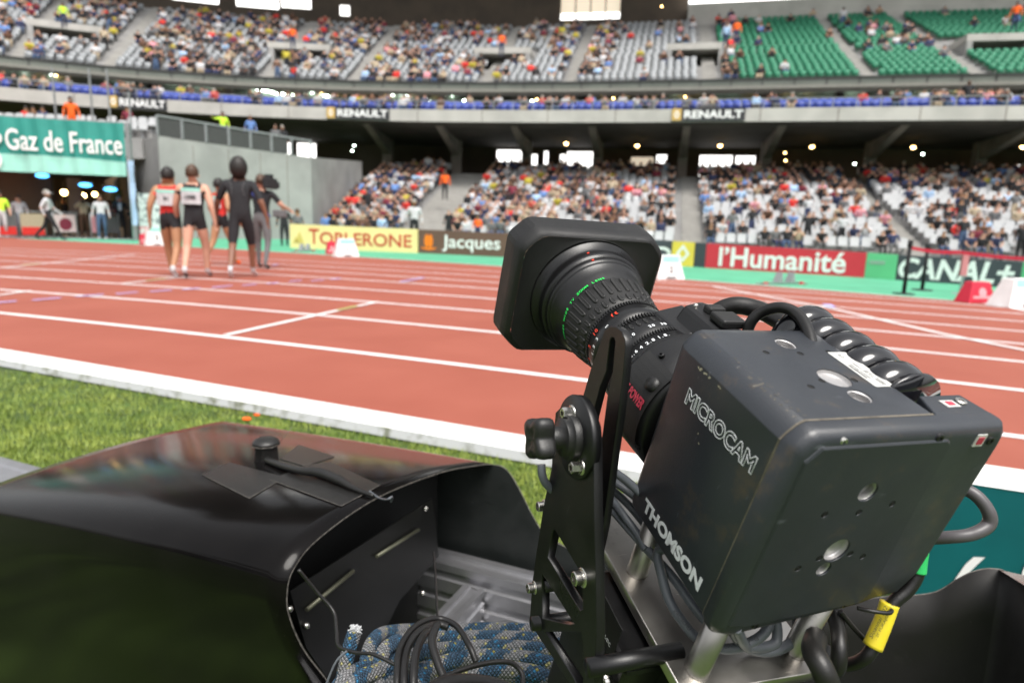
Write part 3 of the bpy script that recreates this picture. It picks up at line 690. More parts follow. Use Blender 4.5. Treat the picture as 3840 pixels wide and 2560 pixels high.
def body_mesh(name, J, mats, sleeve=.5, thigh='trousers', calf='trousers', sub=1, fingers=False, wide=1.0, shorts_t=1.01, face=True, longsleeve=False, flip=1):
    names = list(J.keys()); idx = {n: i for i, n in enumerate(names)}
    vs = [J[n] for n in names]; edges = [(idx[a], idx[b]) for a, b, _ in BONES]
    rad = []
    for n in names:
        key = n if n in RAD else n[:3]; r = RAD[key]; wd = wide if key in ('pelvis', 'waist', 'chest', 'sho', 'hip') else 1
        rad.append((r[0]*wd, r[1]*wd))
    bones = [(Vector(J[a]), Vector(J[b]), t, (RAD[a if a in RAD else a[:3]][0]+RAD[b if b in RAD else b[:3]][0])/2, a) for a, b, t in BONES]
    if fingers:
        for S, sg in (('L', -1), ('R', 1)):
            w_ = Vector(J['wri'+S]); h_ = Vector(J['han'+S]); d = (h_-w_).normalized(); side = Vector((0, 1, 0)); side = (side-d*side.dot(d)).normalized(); cu = d.cross(side)*(.25*sg)
            for k, (o_, L_) in enumerate([(-.028, .052), (-.010, .060), (.009, .058), (.026, .045)]):
                p0 = h_-d*.02+side*o_; p1 = p0+d*(L_*.5+.02); p2 = p1+d*L_*.4+cu*.05; p3 = p2+d*L_*.3+cu*.08
                for q_, (a_, b_) in enumerate([(p0, p1), (p1, p2), (p2, p3)]):
                    pass
                i0 = len(vs); vs += [tuple(p0), tuple(p1), tuple(p2), tuple(p3)]; rad += [(.0095, .0095), (.0090, .0090), (.008, .008), (.007, .007)]; edges += [(i0, i0+1), (i0+1, i0+2), (i0+2, i0+3)]
                bones.append((p0, p3, 'skin', .009, 'f'))
            p0 = w_+d*.03+side*.02; p1 = p0+d*.03+side*.028; p2 = p1+d*.03+side*.008; i0 = len(vs); vs += [tuple(p0), tuple(p1), tuple(p2)]; rad += [(.012, .012), (.010, .010), (.008, .008)]; edges += [(i0, i0+1), (i0+1, i0+2)]; bones.append((p0, p2, 'skin', .01, 'f'))
    me = bpy.data.meshes.new('sk'); me.from_pydata(vs, edges, []); o = bpy.data.objects.new('sk', me); C.objects.link(o)
    md = o.modifiers.new('s', 'SKIN'); md.use_smooth_shade = True; md.branch_smoothing = .5
    sv = me.skin_vertices[0].data
    for i, r in enumerate(rad): sv[i].radius = r; sv[i].use_root = (i == idx['pelvis'])
    if fingers:
        k = len(names)
        for S in range(2):
            for c_, L_ in [(0, 4), (4, 4), (8, 4), (12, 4), (16, 3)]: sv[k+S*19+c_].use_root = True
    if sub:
        m2 = o.modifiers.new('u', 'SUBSURF'); m2.levels = sub; m2.render_levels = sub
    dg = bpy.context.evaluated_depsgraph_get(); dg.update(); out = bpy.data.meshes.new_from_object(o.evaluated_get(dg)); bpy.data.objects.remove(o)
    out.name = name; out.materials.clear()
    keys = list(mats.keys())
    for k in keys: out.materials.append(mats[k])
    ki = {k: i for i, k in enumerate(keys)}
    crown = Vector(J['crown']); skull = Vector(J['skull'])
    for p in out.polygons:
        c = p.center; best = None
        for (a, b, tg, r, an) in bones:
            ab = b-a; t = max(0, min(1, (c-a).dot(ab)/max(ab.dot(ab), 1e-9))); dd = (c-(a+ab*t)).length/ (r if tg != 'top' else r*1.1)
            if best is None or dd < best[0]: best = (dd, tg, t)
        _, tg, t = best
        if tg == 'head' : k = 'hair' if (c.z > skull.z+.022 or (c.y-skull.y)*flip > .02) else 'skin'
        elif tg == 'skin': k = 'skin' if an or True else 'skin'
        elif tg == 'top': k = 'skin' if (c.z > J['neck'][2]-.05 and abs(c.x) < .085) or (sleeve == 0 and abs(c.x-J['chest'][0]) > .135 and c.z > J['chest'][2]+.02) else 'top'
        elif tg == 'sleeve': k = 'top' if t < sleeve else 'skin'
        elif tg == 'forearm': k = 'top' if longsleeve else 'skin'
        elif tg == 'legwear': k = 'bottom'
        elif tg == 'thigh': k = 'bottom' if t < shorts_t else 'skin'
        elif tg == 'calf': k = 'bottom' if calf == 'trousers' else ('sock' if t > .86 and 'sock' in ki else 'skin')
        else: k = 'shoe'
        p.material_index = ki.get(k, 0)
    out.polygons.foreach_set('use_smooth', [True]*len(out.polygons)); return out, keys
def mdat(me):
    n = len(me.vertices); co = np.empty(n*3, 'f'); me.vertices.foreach_get('co', co)
    return co.reshape(-1, 3).astype(float), [tuple(p.vertices) for p in me.polygons], [p.material_index for p in me.polygons]
base = dict(skin=M['skin0'], top=M['c_black'], bottom=M['denim'], hair=M['hair0'], shoe=M['c_black'])
VAR = []
specs = [sit_pose(0, 0), sit_pose(1, -.05), sit_pose(2, .03), sit_pose(0, -.14), sit_pose(2, -.08)]
for i, J in enumerate(specs):
    hi, keys = body_mesh('spectator_body', J, base, sleeve=.6 if i % 2 else 1.0, longsleeve=(i % 2 == 0), sub=1, flip=1)
    lo, _ = body_mesh('spectator_low', J, base, sleeve=.6 if i % 2 else 1.0, longsleeve=(i % 2 == 0), sub=0, flip=1)
    VAR.append((hi, mdat(lo), keys))
def flipy(J): return {k: (-p[0], -p[1], p[2]) for k, p in J.items()}
SV = []
for i, J in enumerate([stand_pose(1.72, 0, .1, .09), stand_pose(1.78, .5, .05, .09)]):
    J = flipy(J); J2 = {}
    for k, p in J.items():
        J2[k] = p
    hi, keys = body_mesh('spectator_body', J2, base, longsleeve=True, sleeve=1, sub=1, flip=1); lo, _ = body_mesh('spectator_low', J2, base, longsleeve=True, sleeve=1, sub=0, flip=1); SV.append((hi, mdat(lo), keys))
TOPS = ['black']*17+['white']*8+['red']*3+['beige']*5+['navy']*6+['blue']*2+['lightblue']*2+['yellow']+['grey']*6+['brown']*5+['pink']+['maroon']*2
BOT = ['denim', 'c_navy', 'c_black', 'c_beige', 'c_grey', 'denim']
pal = ['skin0', 'skin1', 'skin2', 'hair0', 'hair1', 'hair2', 'denim', 'c_black']+['c_'+k for k in CL if k != 'black']; pi_ = {k: i for i, k in enumerate(pal)}
def person_spec(tier, r, u, v):
    top = rnd.choice(TOPS)
    if tier == 'upper' and rnd.random() < .03: top = 'yellow'
    if tier == 'lower' and u > 2450 and rnd.random() < .25: top = 'black'
    stand = rnd.random() < (.05 if tier != 'lower' else (.16 if (u > 2600 and v > 770) else .02))
    return top, rnd.choice(BOT), rnd.choice(['skin0']*6+['skin1']*2+['skin2']), rnd.choice(['hair0']*3+['hair1']*3+['hair2']), stand
recs.sort(key=lambda q: q[6]); items = []; cnt = 0
TN = {'lower': 'lower stand', 'upper': 'upper stand', 'balcony': 'balcony'}
for (p, t, tier, r, u, v, dep, s_) in recs:
    top, bot, sk, hr, stand = person_spec(tier, r, u, v)
    va = (SV if stand else VAR); hi, (Vv, Ff, Mi_), keys = va[rnd.randrange(len(va))]
    vis = -20 < u < 3860 and not (1870 < u < 2440 and v > 850)
    mp = dict(skin=sk, top='c_'+top, bottom=bot, hair=hr, shoe='c_black')
    a = rnd.uniform(-.35, .35); tt = Vector((t.x*math.cos(a)-t.y*math.sin(a), t.x*math.sin(a)+t.y*math.cos(a), 0))
    if tier == 'lower' and cnt < 300 and vis:
        cnt += 1; o = bpy.data.objects.new('person', hi); C.objects.link(o); n = Vector((-tt.y, tt.x, 0)); sc = rnd.uniform(.95, 1.05)
        o.matrix_world = frame(p, tt*sc, n*sc, (0, 0, sc))
        for i, k in enumerate(keys): o.material_slots[i].link = 'OBJECT'; o.material_slots[i].material = M[mp[k]]
        tag(o, '%s spectator, %s top, %s hair, %s row, %s' % ('standing' if stand else 'seated', {'lightblue': 'light blue'}.get(top, top), {'hair0': 'dark', 'hair1': 'brown', 'hair2': 'grey'}[hr], ORD[r], land(u)), 'person', 'spectators in the lower stand')
    else:
        ky = (id(hi),); items.append((ky, Vv, Ff, [pi_[mp[keys[m]]] for m in Mi_], p, tt))
merged('crowd', items, 'far crowd of spectators filling the stands behind the track', 'crowd', [M[k] for k in pal])

# ------------------------------------------------ advertising boards
def col(name, c, **k): return mat(name, c, .55, var=.05, scale=2, **k)
BT = {}
def board(a, b, za, zb, m, label, thick=.10):
    A = onz(*a); B = onz(*b); x = (B-A); wd = x.length; x.normalize(); y = Vector((-x.y, x.x, 0))
    rt = thing('advertising_board', label, 'board', mat=frame(A, x, y, (0, 0, 1)), group='advertising boards along the track')
    k = MB(); k.v = [(0, 0, 0), (wd, 0, 0), (wd, thick, 0), (0, thick, 0), (0, .0, za), (wd, .0, zb), (wd, thick, zb), (0, thick, za)]
    for q_ in [(0, 3, 2, 1), (4, 5, 6, 7), (0, 1, 5, 4), (1, 2, 6, 5), (2, 3, 7, 6), (3, 0, 4, 7)]: k.face(q_)
    k.build('panel', m, rt)
    def T(name, s, mm, x0, x1, z0, z1, **kw):
        return text_obj(name, s, mm, rt, frame((x0*wd, -.004, z0), (1, 0, 0), (0, 0, 1), (0, -1, 0)), width=(x1-x0)*wd, height=z1-z0, depth=.006, **kw)
    return rt, wd, T
wm = col('sign_white', (.85, .85, .85)); rm = col('sign_red_letter', (.50, .06, .03)); om = col('sign_orange', (.85, .20, .01)); km = col('sign_dark', (.055, .06, .075))
rt, wd, T = board((1089, 930), (1566, 949), .84, .79, col('sign_cream', (.80, .66, .30)), 'long cream yellow advertising board with red lettering left of the hood')
T('lettering', 'T', rm, .155, .235, .17, .70, off=.015); T('lettering', 'OBLERONE', rm, .24, .955, .17, .60, off=.015)
k = MB()
for (x0, x1, h) in [(.04, .115, .42), (.02, .075, .24)]:
    X0, X1 = x0*wd, x1*wd; k.v += [(X0, -.004, .18), (X1, -.004, .18), ((X0+X1)/2, -.004, .18+h)]; n_ = len(k.v); k.face((n_-3, n_-2, n_-1))
k.build('mountain_mark', col('sign_gold', (.62, .48, .13)), rt)
rt, wd, T = board((1569, 949), (2436, 991), .79, .72, col('sign_brown', (.14, .075, .055)), 'dark brown advertising board with white lettering, partly behind the hood')
T('lettering', 'Jacques', wm, .117, .385, .10, .64, off=.01)
k = MB(); 
for sg in (-1, 1):
    n_ = len(k.v); cx = .050*wd+sg*.009*wd; pts = [(cx+.0125*wd*math.cos(a), .42+.22*math.sin(a)) for a in np.linspace(0, 2*math.pi, 17)[:-1]]
    k.v += [(x_, -.004-(.001 if sg > 0 else 0), z_) for x_, z_ in pts]; k.face(list(range(n_, n_+16)))
n_ = len(k.v); arc = [(.050*wd+.038*wd*math.cos(a), .22+.10*math.sin(a)) for a in np.linspace(math.pi, 2*math.pi, 14)]+[(.050*wd+.038*wd*math.cos(a), .22+.02*math.sin(a)) for a in np.linspace(2*math.pi, math.pi, 14)]
k.v += [(x_, -.004, z_) for x_, z_ in arc]; k.face(list(range(n_, n_+len(arc)))); k.build('bean_mark', om, rt)
rt, wd, T = board((2438, 991), (2514, 995), .72, .70, km, 'small dark advertising board with a round white ring mark')
k = MB(); k.lathe([(-.006, .30), (-.006, .17)], 28, frame((wd*.55, 0, .34), (wd/.6*.9, 0, 0), (0, 1, 0), (0, 0, .62))); k.build('ring_mark', wm, rt)
rt, wd, T = board((2516, 996), (2598, 1001), .70, .685, col('sign_yellow', (.80, .60, .08)), 'small bright yellow advertising board with a silver diamond logo')
k = MB(); cx = wd/2; O_ = [(cx, .62), (cx+.20, .36), (cx, .10), (cx-.20, .36)]; I_ = [(cx, .50), (cx+.11, .36), (cx, .22), (cx-.11, .36)]
for i in range(4):
    j = (i+1) % 4; k.quad((O_[i][0], -.005, O_[i][1]), (O_[j][0], -.005, O_[j][1]), (I_[j][0], -.005, I_[j][1]), (I_[i][0], -.005, I_[i][1]))
k.build('diamond_logo', wm, rt)
board((2600, 1001), (2641, 1004), .685, .675, km, 'narrow plain dark advertising board between the yellow and red boards')
rt, wd, T = board((2643, 1004), (3238, 1041), .675, .60, col('sign_red', (.62, .035, .055)), 'long red advertising board with big white lettering')
T('lettering', 'l’Humanité', wm, .095, .895, .07, .60, off=.02)
rt, wd, T = board((3241, 1041), (3354, 1050), .60, .585, col('sign_green', (.16, .62, .30)), 'plain light green advertising board with a tiny grey word')
T('lettering', 'CRANDON', col('sign_grey', (.45, .5, .48)), .10, .62, .33, .43, off=.03)
rt, wd, T = board((3356, 1050), (3818, 1082), .585, .555, km, 'dark advertising board with fat white capitals and a plus sign')
T('lettering', 'CANAL+', wm, .02, .96, .06, .53, off=.03, shear=.18)
board((3821, 1082), (3990, 1096), .555, .55, col('sign_green', (.16, .62, .30)), 'light green advertising board at the right border')

# balcony signs
for i, (u0, u1, v) in enumerate([(412, 625, 395), (1225, 1460, 425), (2520, 2795, 432)]):
    s0, _ = hit(u0, v, -.1); s1, _ = hit(u1, v, -.1); A = bp(s0, -.08, 7.55); B = bp(s1, -.08, 7.55); x = (B-A); wd = x.length; x.normalize(); y = Vector((-x.y, x.x, 0))
    rt = thing('balcony_sign', ['black sign with gold square and white capitals on the balcony front, leftmost', 'black sign with gold square and white capitals on the balcony front, middle one', 'black sign with gold square and white capitals on the balcony front, right one'][i], 'sign', mat=frame(A, x, y, (0, 0, 1)), group='signs on the balcony front')
    k = MB(); k.box((0, 0, 0), (wd, .06, .74)); k.build('panel', col('sign_black', (.03, .03, .035)), rt)
    k = MB(); k.box((0, -.02, .03), (wd*.13, 0, .71)); k.build('gold_square', col('sign_gold2', (.60, .40, .12)), rt)
    k = MB(); cx = wd*.065; O_ = [(cx, .62), (cx+.16, .37), (cx, .12), (cx-.16, .37)]; I_ = [(cx, .50), (cx+.09, .37), (cx, .24), (cx-.09, .37)]
    for a_ in range(4):
        b_ = (a_+1) % 4; k.quad((O_[a_][0], -.025, O_[a_][1]), (O_[b_][0], -.025, O_[b_][1]), (I_[b_][0], -.025, I_[b_][1]), (I_[a_][0], -.025, I_[a_][1]))
    k.build('diamond_logo', wm, rt)
    text_obj('lettering', 'RENAULT', wm, rt, frame((wd*.17, -.01, .14), (1, 0, 0), (0, 0, 1), (0, -1, 0)), width=wd*.80, height=.46, depth=.012, off=.03)
#PART2
# ------------------------------------------------ concrete side wall with its railing
A = W(505, 700, 32.); B = onz(616, 893); C1 = bp(WALL_S, -9.0); C2 = bp(WALL_S, 1.0)
rt = thing('concrete_wall', 'tall pale grey concrete wall behind the walking athletes', 'wall', (B.x, B.y, 0))
Bo = Vector((B.x, B.y, 0)); pts = [(A, 4.5), (B, 4.47), (C1, 4.22), (C2, 4.9)]
q = MB()
pts[-1] = (C2, hit(1275, 603, 1.0)[1])
for (a, za), (b, zb) in zip(pts, pts[1:]):
    a = Vector((a.x, a.y, 0))-Bo; b = Vector((b.x, b.y, 0))-Bo; n = Vector((-(b-a).y, (b-a).x, 0)).normalized()*.3; k = len(q.v)
    q.v += [tuple(a), tuple(b), tuple(b+n), tuple(a+n), (a.x, a.y, za), (b.x, b.y, zb), (b.x+n.x, b.y+n.y, zb), (a.x+n.x, a.y+n.y, za)]
    for f_ in [(0, 1, 5, 4), (4, 5, 6, 7), (1, 2, 6, 5), (2, 3, 7, 6), (3, 0, 4, 7)]: q.face([k+i for i in f_])
q.build('wall', M['wallconc'], rt)
q = MB(); d_ = Vector((C1.x, C1.y, 0))-Bo; nn = Vector((d_.y, -d_.x, 0)).normalized()*.004
for t in (.2, .42, .63, .82): q.bar(d_*t+nn, d_*t+nn+Vector((0, 0, 4.2)), .035, .008, (0, 1, 0))
q.build('joint', M['midconc'], rt)
rt = thing('wall_railing', 'dark mesh railing on top of the pale concrete wall', 'railing', (B.x, B.y, 4.47))
q = MB(); q2 = MB(); a = Vector((0, 0, .02)); b = Vector((C1.x-B.x, C1.y-B.y, -.23)); L_ = (b-a).length; x = (b-a).normalized(); zz = Vector((0, 0, 1))
q.quad(a, a+(b-a)*.83, a+(b-a)*.83+zz*.73, a+zz*.78)
for i in range(8):
    p = a+(b-a)*i/7; q2.bar(p, p+zz*.86, .09, .09, (0, 1, 0))
q2.bar(a+zz*.86, b+zz*.80, .07, .07); q.build('mesh_panel', M['mesh_dark'], rt); q2.build('frame', M['railm'], rt)
# tribune above the tunnel with a few white seats
rt = thing('small_tribune', 'small terrace with white seats above the teal banner', 'terrace', W(250, 600, 30))
T0 = rt.location.copy(); T0.z = 0; rt.location = T0; q = MB(); xd = (W(491, 800, 30)-W(0, 796, 30)).normalized(); xd.z = 0; xd.normalize(); yd = Vector((-xd.y, xd.x, 0))
Mt = frame((0, 0, 0), xd, yd, (0, 0, 1))
for r in range(3): q.box((-9, r*.85, 3.6), (3.6, r*.85+.86, 4.55+r*.3), Mt)
q.build('steps', M['terr'], rt)
for r in range(2):
    for i in range(25):
        if rnd.random() < .8 and not (4 < i < 6):
            o = bpy.data.objects.new('stadium_seat', seat_mesh['seatw']); C.objects.link(o); o.matrix_world = Matrix.Translation(T0) @ Mt @ Matrix.Translation((-8.7+i*.5, r*.85+.5, 4.55+r*.3))
            tag(o, 'white seat on the small terrace above the teal banner', 'seat', 'white seats above the teal banner')
for i, u in enumerate([225, 360, 425, 500]):
    q = MB(); p = W(u, 600, 28.5); q.bar((p.x, p.y, 4.6), (p.x, p.y, 7.2 if i < 3 else 6.3), .06, .06, (0, 1, 0)); tag(q.build('post', M['railm']), ['thin grey post above the teal banner, far left', 'grey post above the teal banner behind the orange jacket', 'grey post above the teal banner, right of the orange jacket', 'short grey post above the right end of the teal banner'][i], 'post')
# ------------------------------------------------ portal with banner
A = W(-260, 795, 23.6); B = W(491, 811, 25.0); A.z = B.z = 0; x = (B-A); wd = x.length; x.normalize(); y = Vector((-x.y, x.x, 0)); FR = frame(A, x, y, (0, 0, 1))
rt = thing('tunnel', 'dark lamp lit tunnel mouth under the teal banner', 'tunnel', mat=FR)
Q0 = FR.inverted() @ Vector((W(478, 800, 39).x, W(478, 800, 39).y, 0)); q = MB(); q.box((-3, 14, 0), (wd-1.2, 14.3, 3.2)); q.build('rear_wall', M['hall'], rt)
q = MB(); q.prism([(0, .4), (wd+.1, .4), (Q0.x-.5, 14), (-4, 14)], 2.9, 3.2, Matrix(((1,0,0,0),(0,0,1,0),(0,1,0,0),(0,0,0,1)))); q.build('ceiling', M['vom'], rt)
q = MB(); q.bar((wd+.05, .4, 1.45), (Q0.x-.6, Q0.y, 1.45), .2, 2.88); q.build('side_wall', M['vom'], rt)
UX = lambda u: (pl(u, 800, y, A.dot(y))-A).dot(x); q = MB(); q.box((0, 3, 0), (UX(60), 3.3, 2.89)); q.build('front_wall', M['hall'], rt)
q = MB(); q.box((UX(68)+.1, 4, .9), (UX(118)+.2, 4.1, 2.5)); q.build('wall_picture', M['midconc'], rt)
q = MB(); q.box((0, .4, .003), (wd, 14, .01)); q.build('tunnel_floor', M['terr'], rt)
for i, (u, v, r, mm) in enumerate([(103, 706, .17, 'lampw'), (170, 711, .12, 'lampw'), (240, 722, .12, 'lampw'), (313, 734, .11, 'lampw'), (355, 729, .10, 'lampw')]):
    p = W(u, v, 27+i*.8); t = thing('pendant_lamp', ['large bright round lamp in the tunnel, leftmost', 'second round warm lamp in the tunnel, behind the walking man', 'third round warm lamp in the tunnel', 'fourth round warm lamp in the tunnel', 'rightmost small warm lamp in the tunnel'][i], 'lamp', p, group='warm lamps in the tunnel')
    k = MB(); k.sphere((0, 0, 0), r, 12, 8); k.build('bulb', M[mm], t); k = MB(); k.tube([(0, 0, r*.8), (0, 0, 2.88-p.z if p.z < 2.8 else .1)], .012, 6, smooth_path=0); k.build('cord', M['c_black'], t)
for i, (u, v) in enumerate([(158, 659), (320, 694), (414, 710)]):
    p = W(u, v, 26); p.z = min(p.z, 2.87); t = thing('blue_light', ['blue ceiling light in the tunnel, leftmost', 'blue ceiling light in the tunnel, middle', 'blue ceiling light in the tunnel, rightmost'][i], 'lamp', p)
    k = MB(); k.sphere((0, 0, 0), .22, 12, 6, (1.1, 1, .38)); k.build('tube', M['lampb'], t); k = MB(); k.box((-.28, -.1, .08), (.28, .1, .14)); k.build('housing', M['lamph'], t)
def bush(loc, r, h, label):
    rt = thing('potted_plant', label, 'plant', loc); k = MB(); rg = random.Random(int(r*100))
    for i in range(420):
        a = rg.uniform(0, 6.28); b = rg.uniform(-1, 1); rr = r*rg.uniform(.4, 1)**.5; c = Vector((math.cos(a)*rr*math.sqrt(1-b*b), math.sin(a)*rr*math.sqrt(1-b*b), h+rr*b*.8)); d = Vector((rg.uniform(-1, 1), rg.uniform(-1, 1), rg.uniform(-1, 1))).normalized()*.07; e = d.orthogonal().normalized()*.035
        k.quad(c-d, c-e, c+d, c+e)
    k.build('foliage', mat('plant_leaf', (.02, .06, .015), .7, var=.3, scale=5), rt, fix=False); k = MB(); k.tube([(0, 0, 0), (.02, 0, h*.6), (0, 0, h)], [.05, .04, .03], 8); k.build('trunk', M['hair1'], rt)
    k = MB(); k.lathe([(0, .2), (.4, .27), (.4, .22)], 16, Matrix.Rotation(math.pi/2, 4, 'X') @ Matrix.Identity(4)); k.v = [(a, b, abs(c)) for a, b, c in k.v]; k.build('pot', M['terr'], rt)
for i, (u, r) in enumerate([(415, .62), (472, .5)]):
    p = onz(u, 887, 0); bush(p+y*2, r, 1.75, ['larger dark green plant inside the tunnel', 'smaller dark green plant by the right tunnel wall'][i])
M['ban1'] = col('banner_teal', (.028, .27, .23)); M['ban2'] = col('banner_mint', (.32, .66, .57)); 
rt = thing('banner', 'wide teal banner with white lettering over the tunnel mouth', 'banner', mat=FR)
N_ = 60; zb, zt = 2.44, 4.40
def wv(i, z): return -.05+.05*math.sin(i*.5)+.03*math.sin(i*1.3+z)
k = MB()
for i in range(N_):
    for j in range(8):
        z0 = zb+(zt-zb)*j/8; z1 = zb+(zt-zb)*(j+1)/8; X0 = wd*i/N_; X1 = wd*(i+1)/N_
        k.quad((X0, wv(i, z0), z0), (X1, wv(i+1, z0), z0), (X1, wv(i+1, z1), z1), (X0, wv(i, z1), z1))
k.build('cloth', M['ban1'], rt, fix=False)
k = MB()
def arcz(t): return zb+.52+.12*math.sin(math.pi*t)
for i in range(N_):
    X0 = wd*i/N_; X1 = wd*(i+1)/N_; k.quad((X0, wv(i, zb)-.012, zb), (X1, wv(i+1, zb)-.012, zb), (X1, wv(i+1, zb)-.02, arcz((i+1)/N_)), (X0, wv(i, zb)-.02, arcz(i/N_)))
k.build('mint_band', M['ban2'], rt, fix=False)
ux = UX
text_obj('lettering', 'Gaz de France', wm, rt, frame((ux(57), -.16, 3.22), (1, 0, 0), (0, 0, 1), (0, -1, 0)), width=ux(482)-ux(57), height=.76, depth=.006, off=.01)
k = MB()
for (cx, cz, rx_, rz_, yo) in [(ux(-10), 3.62, ux(46)-ux(-10), .33, 0), (ux(-25), 2.84, ux(38)-ux(-25), .50, .004)]:
    n_ = len(k.v); k.v += [(cx+rx_*math.cos(a), -.17-yo, cz+rz_*math.sin(a)) for a in np.linspace(0, 2*math.pi, 25)[:-1]]; k.face(list(range(n_, n_+24)))
k.build('leaf_logo', wm, rt)
k = MB(); k.box((0, .1, zt-.1), (wd+.1, .3, zt+.05)); k.box((wd, .05, 0), (wd+.12, .3, zt)); k.build('frame', M['railm'], rt)
q = MB(); p = W(503, 800, 24.6); p.z = 0; q.v = []; 
for i in range(12): 
    z0 = .6+i*.2; w_ = .10+.02*math.sin(i*1.3); q.quad((-w_, .02*math.sin(i), z0), (w_, .02*math.sin(i), z0), (w_+.01, .02*math.sin(i+1), z0+.2), (-w_+.01, .02*math.sin(i+1), z0+.2))
rt = thing('beach_flag', 'narrow light blue flag on a pole at the right end of the banner', 'flag', p); q.build('cloth', M['c_lightblue'], rt, fix=False); q = MB(); q.tube([(-.11, 0, 0), (-.11, 0, 3.1)], .02, 8, smooth_path=0); q.build('pole', M['railm'], rt)
# scribbled poster wall
M['poster'] = mat('poster_print', (.62, .66, .66), .6, var=0, col2=(.14, .16, .18), scale=7, cr=(.52, .60)); M['poster2'] = mat('poster_pink', (.75, .25, .28), .6, var=0, col2=(.75, .75, .75), scale=3, cr=(.45, .6))
p = W(512, 800, 25.4); p.z = 0; p9 = W(612, 800, 26.2); p9.z = 0; x = (p9-p).normalized(); rt = thing('poster_panel', 'pale scribbled poster panel against the concrete wall', 'panel', mat=frame(p, x, Vector((-x.y, x.x, 0)), (0, 0, 1)))
k = MB(); k.box((0, 0, .55), (1.1, .05, 1.85)); k.build('poster', M['poster'], rt); k = MB(); k.box((0, 0, 0), (1.1, .05, .54)); k.build('lower_poster', M['poster2'], rt); k = MB(); k.box((-.04, -.02, 0), (0, .07, 1.8)); k.box((1.1, -.02, 0), (1.14, .07, 1.87)); k.build('frame', M['railm'], rt)
# crowd barriers
for i, (u0, u1, v, mm) in enumerate([(-60, 70, 893, 'c_grey'), (80, 175, 893, 'c_beige'), (205, 292, 894, 'c_pink'), (345, 368, 896, 'c_pink'), (400, 450, 896, 'c_grey')]):
    a = onz(u0, v); b = onz(u1, v); x = (b-a); L_ = x.length; x.normalize(); rt = thing('barrier', ['grey barrier at the left border, behind the lime vest', 'beige and red barrier left of the walking man', 'pink white barrier with a dark emblem right of the walking man', 'narrow pale pink barrier beside the man in jeans', 'grey barrier between the man in jeans and the man in dark jacket'][i], 'barrier', mat=frame(a, x, Vector((-x.y, x.x, 0)), (0, 0, 1)))
    k = MB(); k.box((.03, 0, .25), (L_-.03, .02, .92)); k.build('panel', M[mm] if i != 2 else col('pale_pink', (.62, .48, .48)), rt)
    k = MB(); k.tube([(0, 0, 0), (0, 0, 1.0), (L_, 0, 1.0), (L_, 0, 0)], .025, 8, smooth_path=0); k.box((-.02, -.25, 0), (.02, .25, .04)); k.box((L_-.02, -.25, 0), (L_+.02, .25, .04)); k.build('frame', M['railm'], rt)
    if i in (0, 1, 2):
        k = MB(); 
        if i == 2: k.lathe([(-.008, .0), (-.008, .24)], 20, Matrix.Translation((L_*.52, 0, .55))); k.build('emblem', M['c_maroon'], rt)
        else: k.box((.05, -.012, .12), (L_-.05, 0, .42)); k.build('red_strip', M['c_red'], rt)

# ------------------------------------------------ people on the field
def person(label, p, J, cols, yaw=0, group=None, flip=-1, cat='person', extras=None, fingers=True, **kw):
    mats = dict(skin=M[cols[0]], top=M[cols[1]], bottom=M[cols[2]], hair=M[cols[3]], shoe=M[cols[4]])
    if len(cols) > 5: mats['sock'] = M[cols[5]]
    me, keys = body_mesh('body', J, mats, sub=2 if fingers else 1, fingers=fingers, flip=flip, **kw)
    rt = thing('person', label, 'person', p, group=group); rt.rotation_euler = (0, 0, yaw)
    b = bpy.data.objects.new('body', me); C.objects.link(b); b.parent = rt
    s = Vector(J['skull']); c = Vector(J['crown']); fy = -flip
    k = MB(); hc = s+Vector((0, -.014*fy, .045)); k.sphere(hc, .120, 18, 12, (.80, .98, 1.03)); 
    rg_ = random.Random(int(abs(p[0])*1000)); k.v = [(a+rg_.uniform(-.005, .005), b_+rg_.uniform(-.006, .006), max(c_+rg_.uniform(-.004, .006), hc.z-.065 if (b_-hc.y)*fy < .03 else hc.z+.02)) for a, b_, c_ in k.v]; k.build('hair', M[cols[3]], rt)
    k = MB()
    for sg in (-1, 1): k.sphere(s+Vector((.088*sg, 0, .0)), .03, 8, 6, (.35, .6, 1))
    k.sphere(s+Vector((0, .092*fy, -.005)), .018, 8, 6, (.7, 1, 1.3)); k.build('ears_and_nose', M[cols[0]], rt)
    k = MB()
    for sg in (-1, 1): k.sphere(s+Vector((.03*sg, .083*fy, .02)), .009, 6, 4)
    k.sphere(s+Vector((0, .084*fy, -.045)), .02, 8, 4, (1, .3, .25)); k.build('eyes_and_mouth', M['hair0'], rt)
    if extras: extras(rt, J)
    return rt
def bib(num, h):
    def f(rt, J):
        c = Vector(J['chest']); z0 = c.z-.17; wd_ = .14; k = MB(); n_ = 6
        for i in range(n_):
            a0 = -1+2*i/n_; a1 = -1+2*(i+1)/n_; k.quad((a0*wd_, -.150+.03*a0*a0, z0), (a1*wd_, -.150+.03*a1*a1, z0), (a1*wd_, -.156+.03*a1*a1, z0+.24), (a0*wd_, -.156+.03*a0*a0, z0+.24))
        k.build('number_bib', M['c_white'], rt, fix=False)
        k = MB()
        for i in range(n_):
            a0 = -1+2*i/n_; a1 = -1+2*(i+1)/n_; k.quad((a0*wd_, -.158+.03*a0*a0, z0+.19), (a1*wd_, -.158+.03*a1*a1, z0+.19), (a1*wd_, -.159+.03*a1*a1, z0+.24), (a0*wd_, -.159+.03*a0*a0, z0+.24))
        k.build('bib_band', M['ban2'], rt, fix=False)
        text_obj('bib_number', num, M['c_black'], rt, frame((0, -.162, z0+.07), (1, 0, 0), (0, 0, 1), (0, -1, 0)), height=.065, depth=.001, align='CENTER', off=.03)
    return f
def gp(u, v): return onz(u, v, 0)
vy = math.atan2(.393, -.92)-math.pi/2      # heading along the lanes
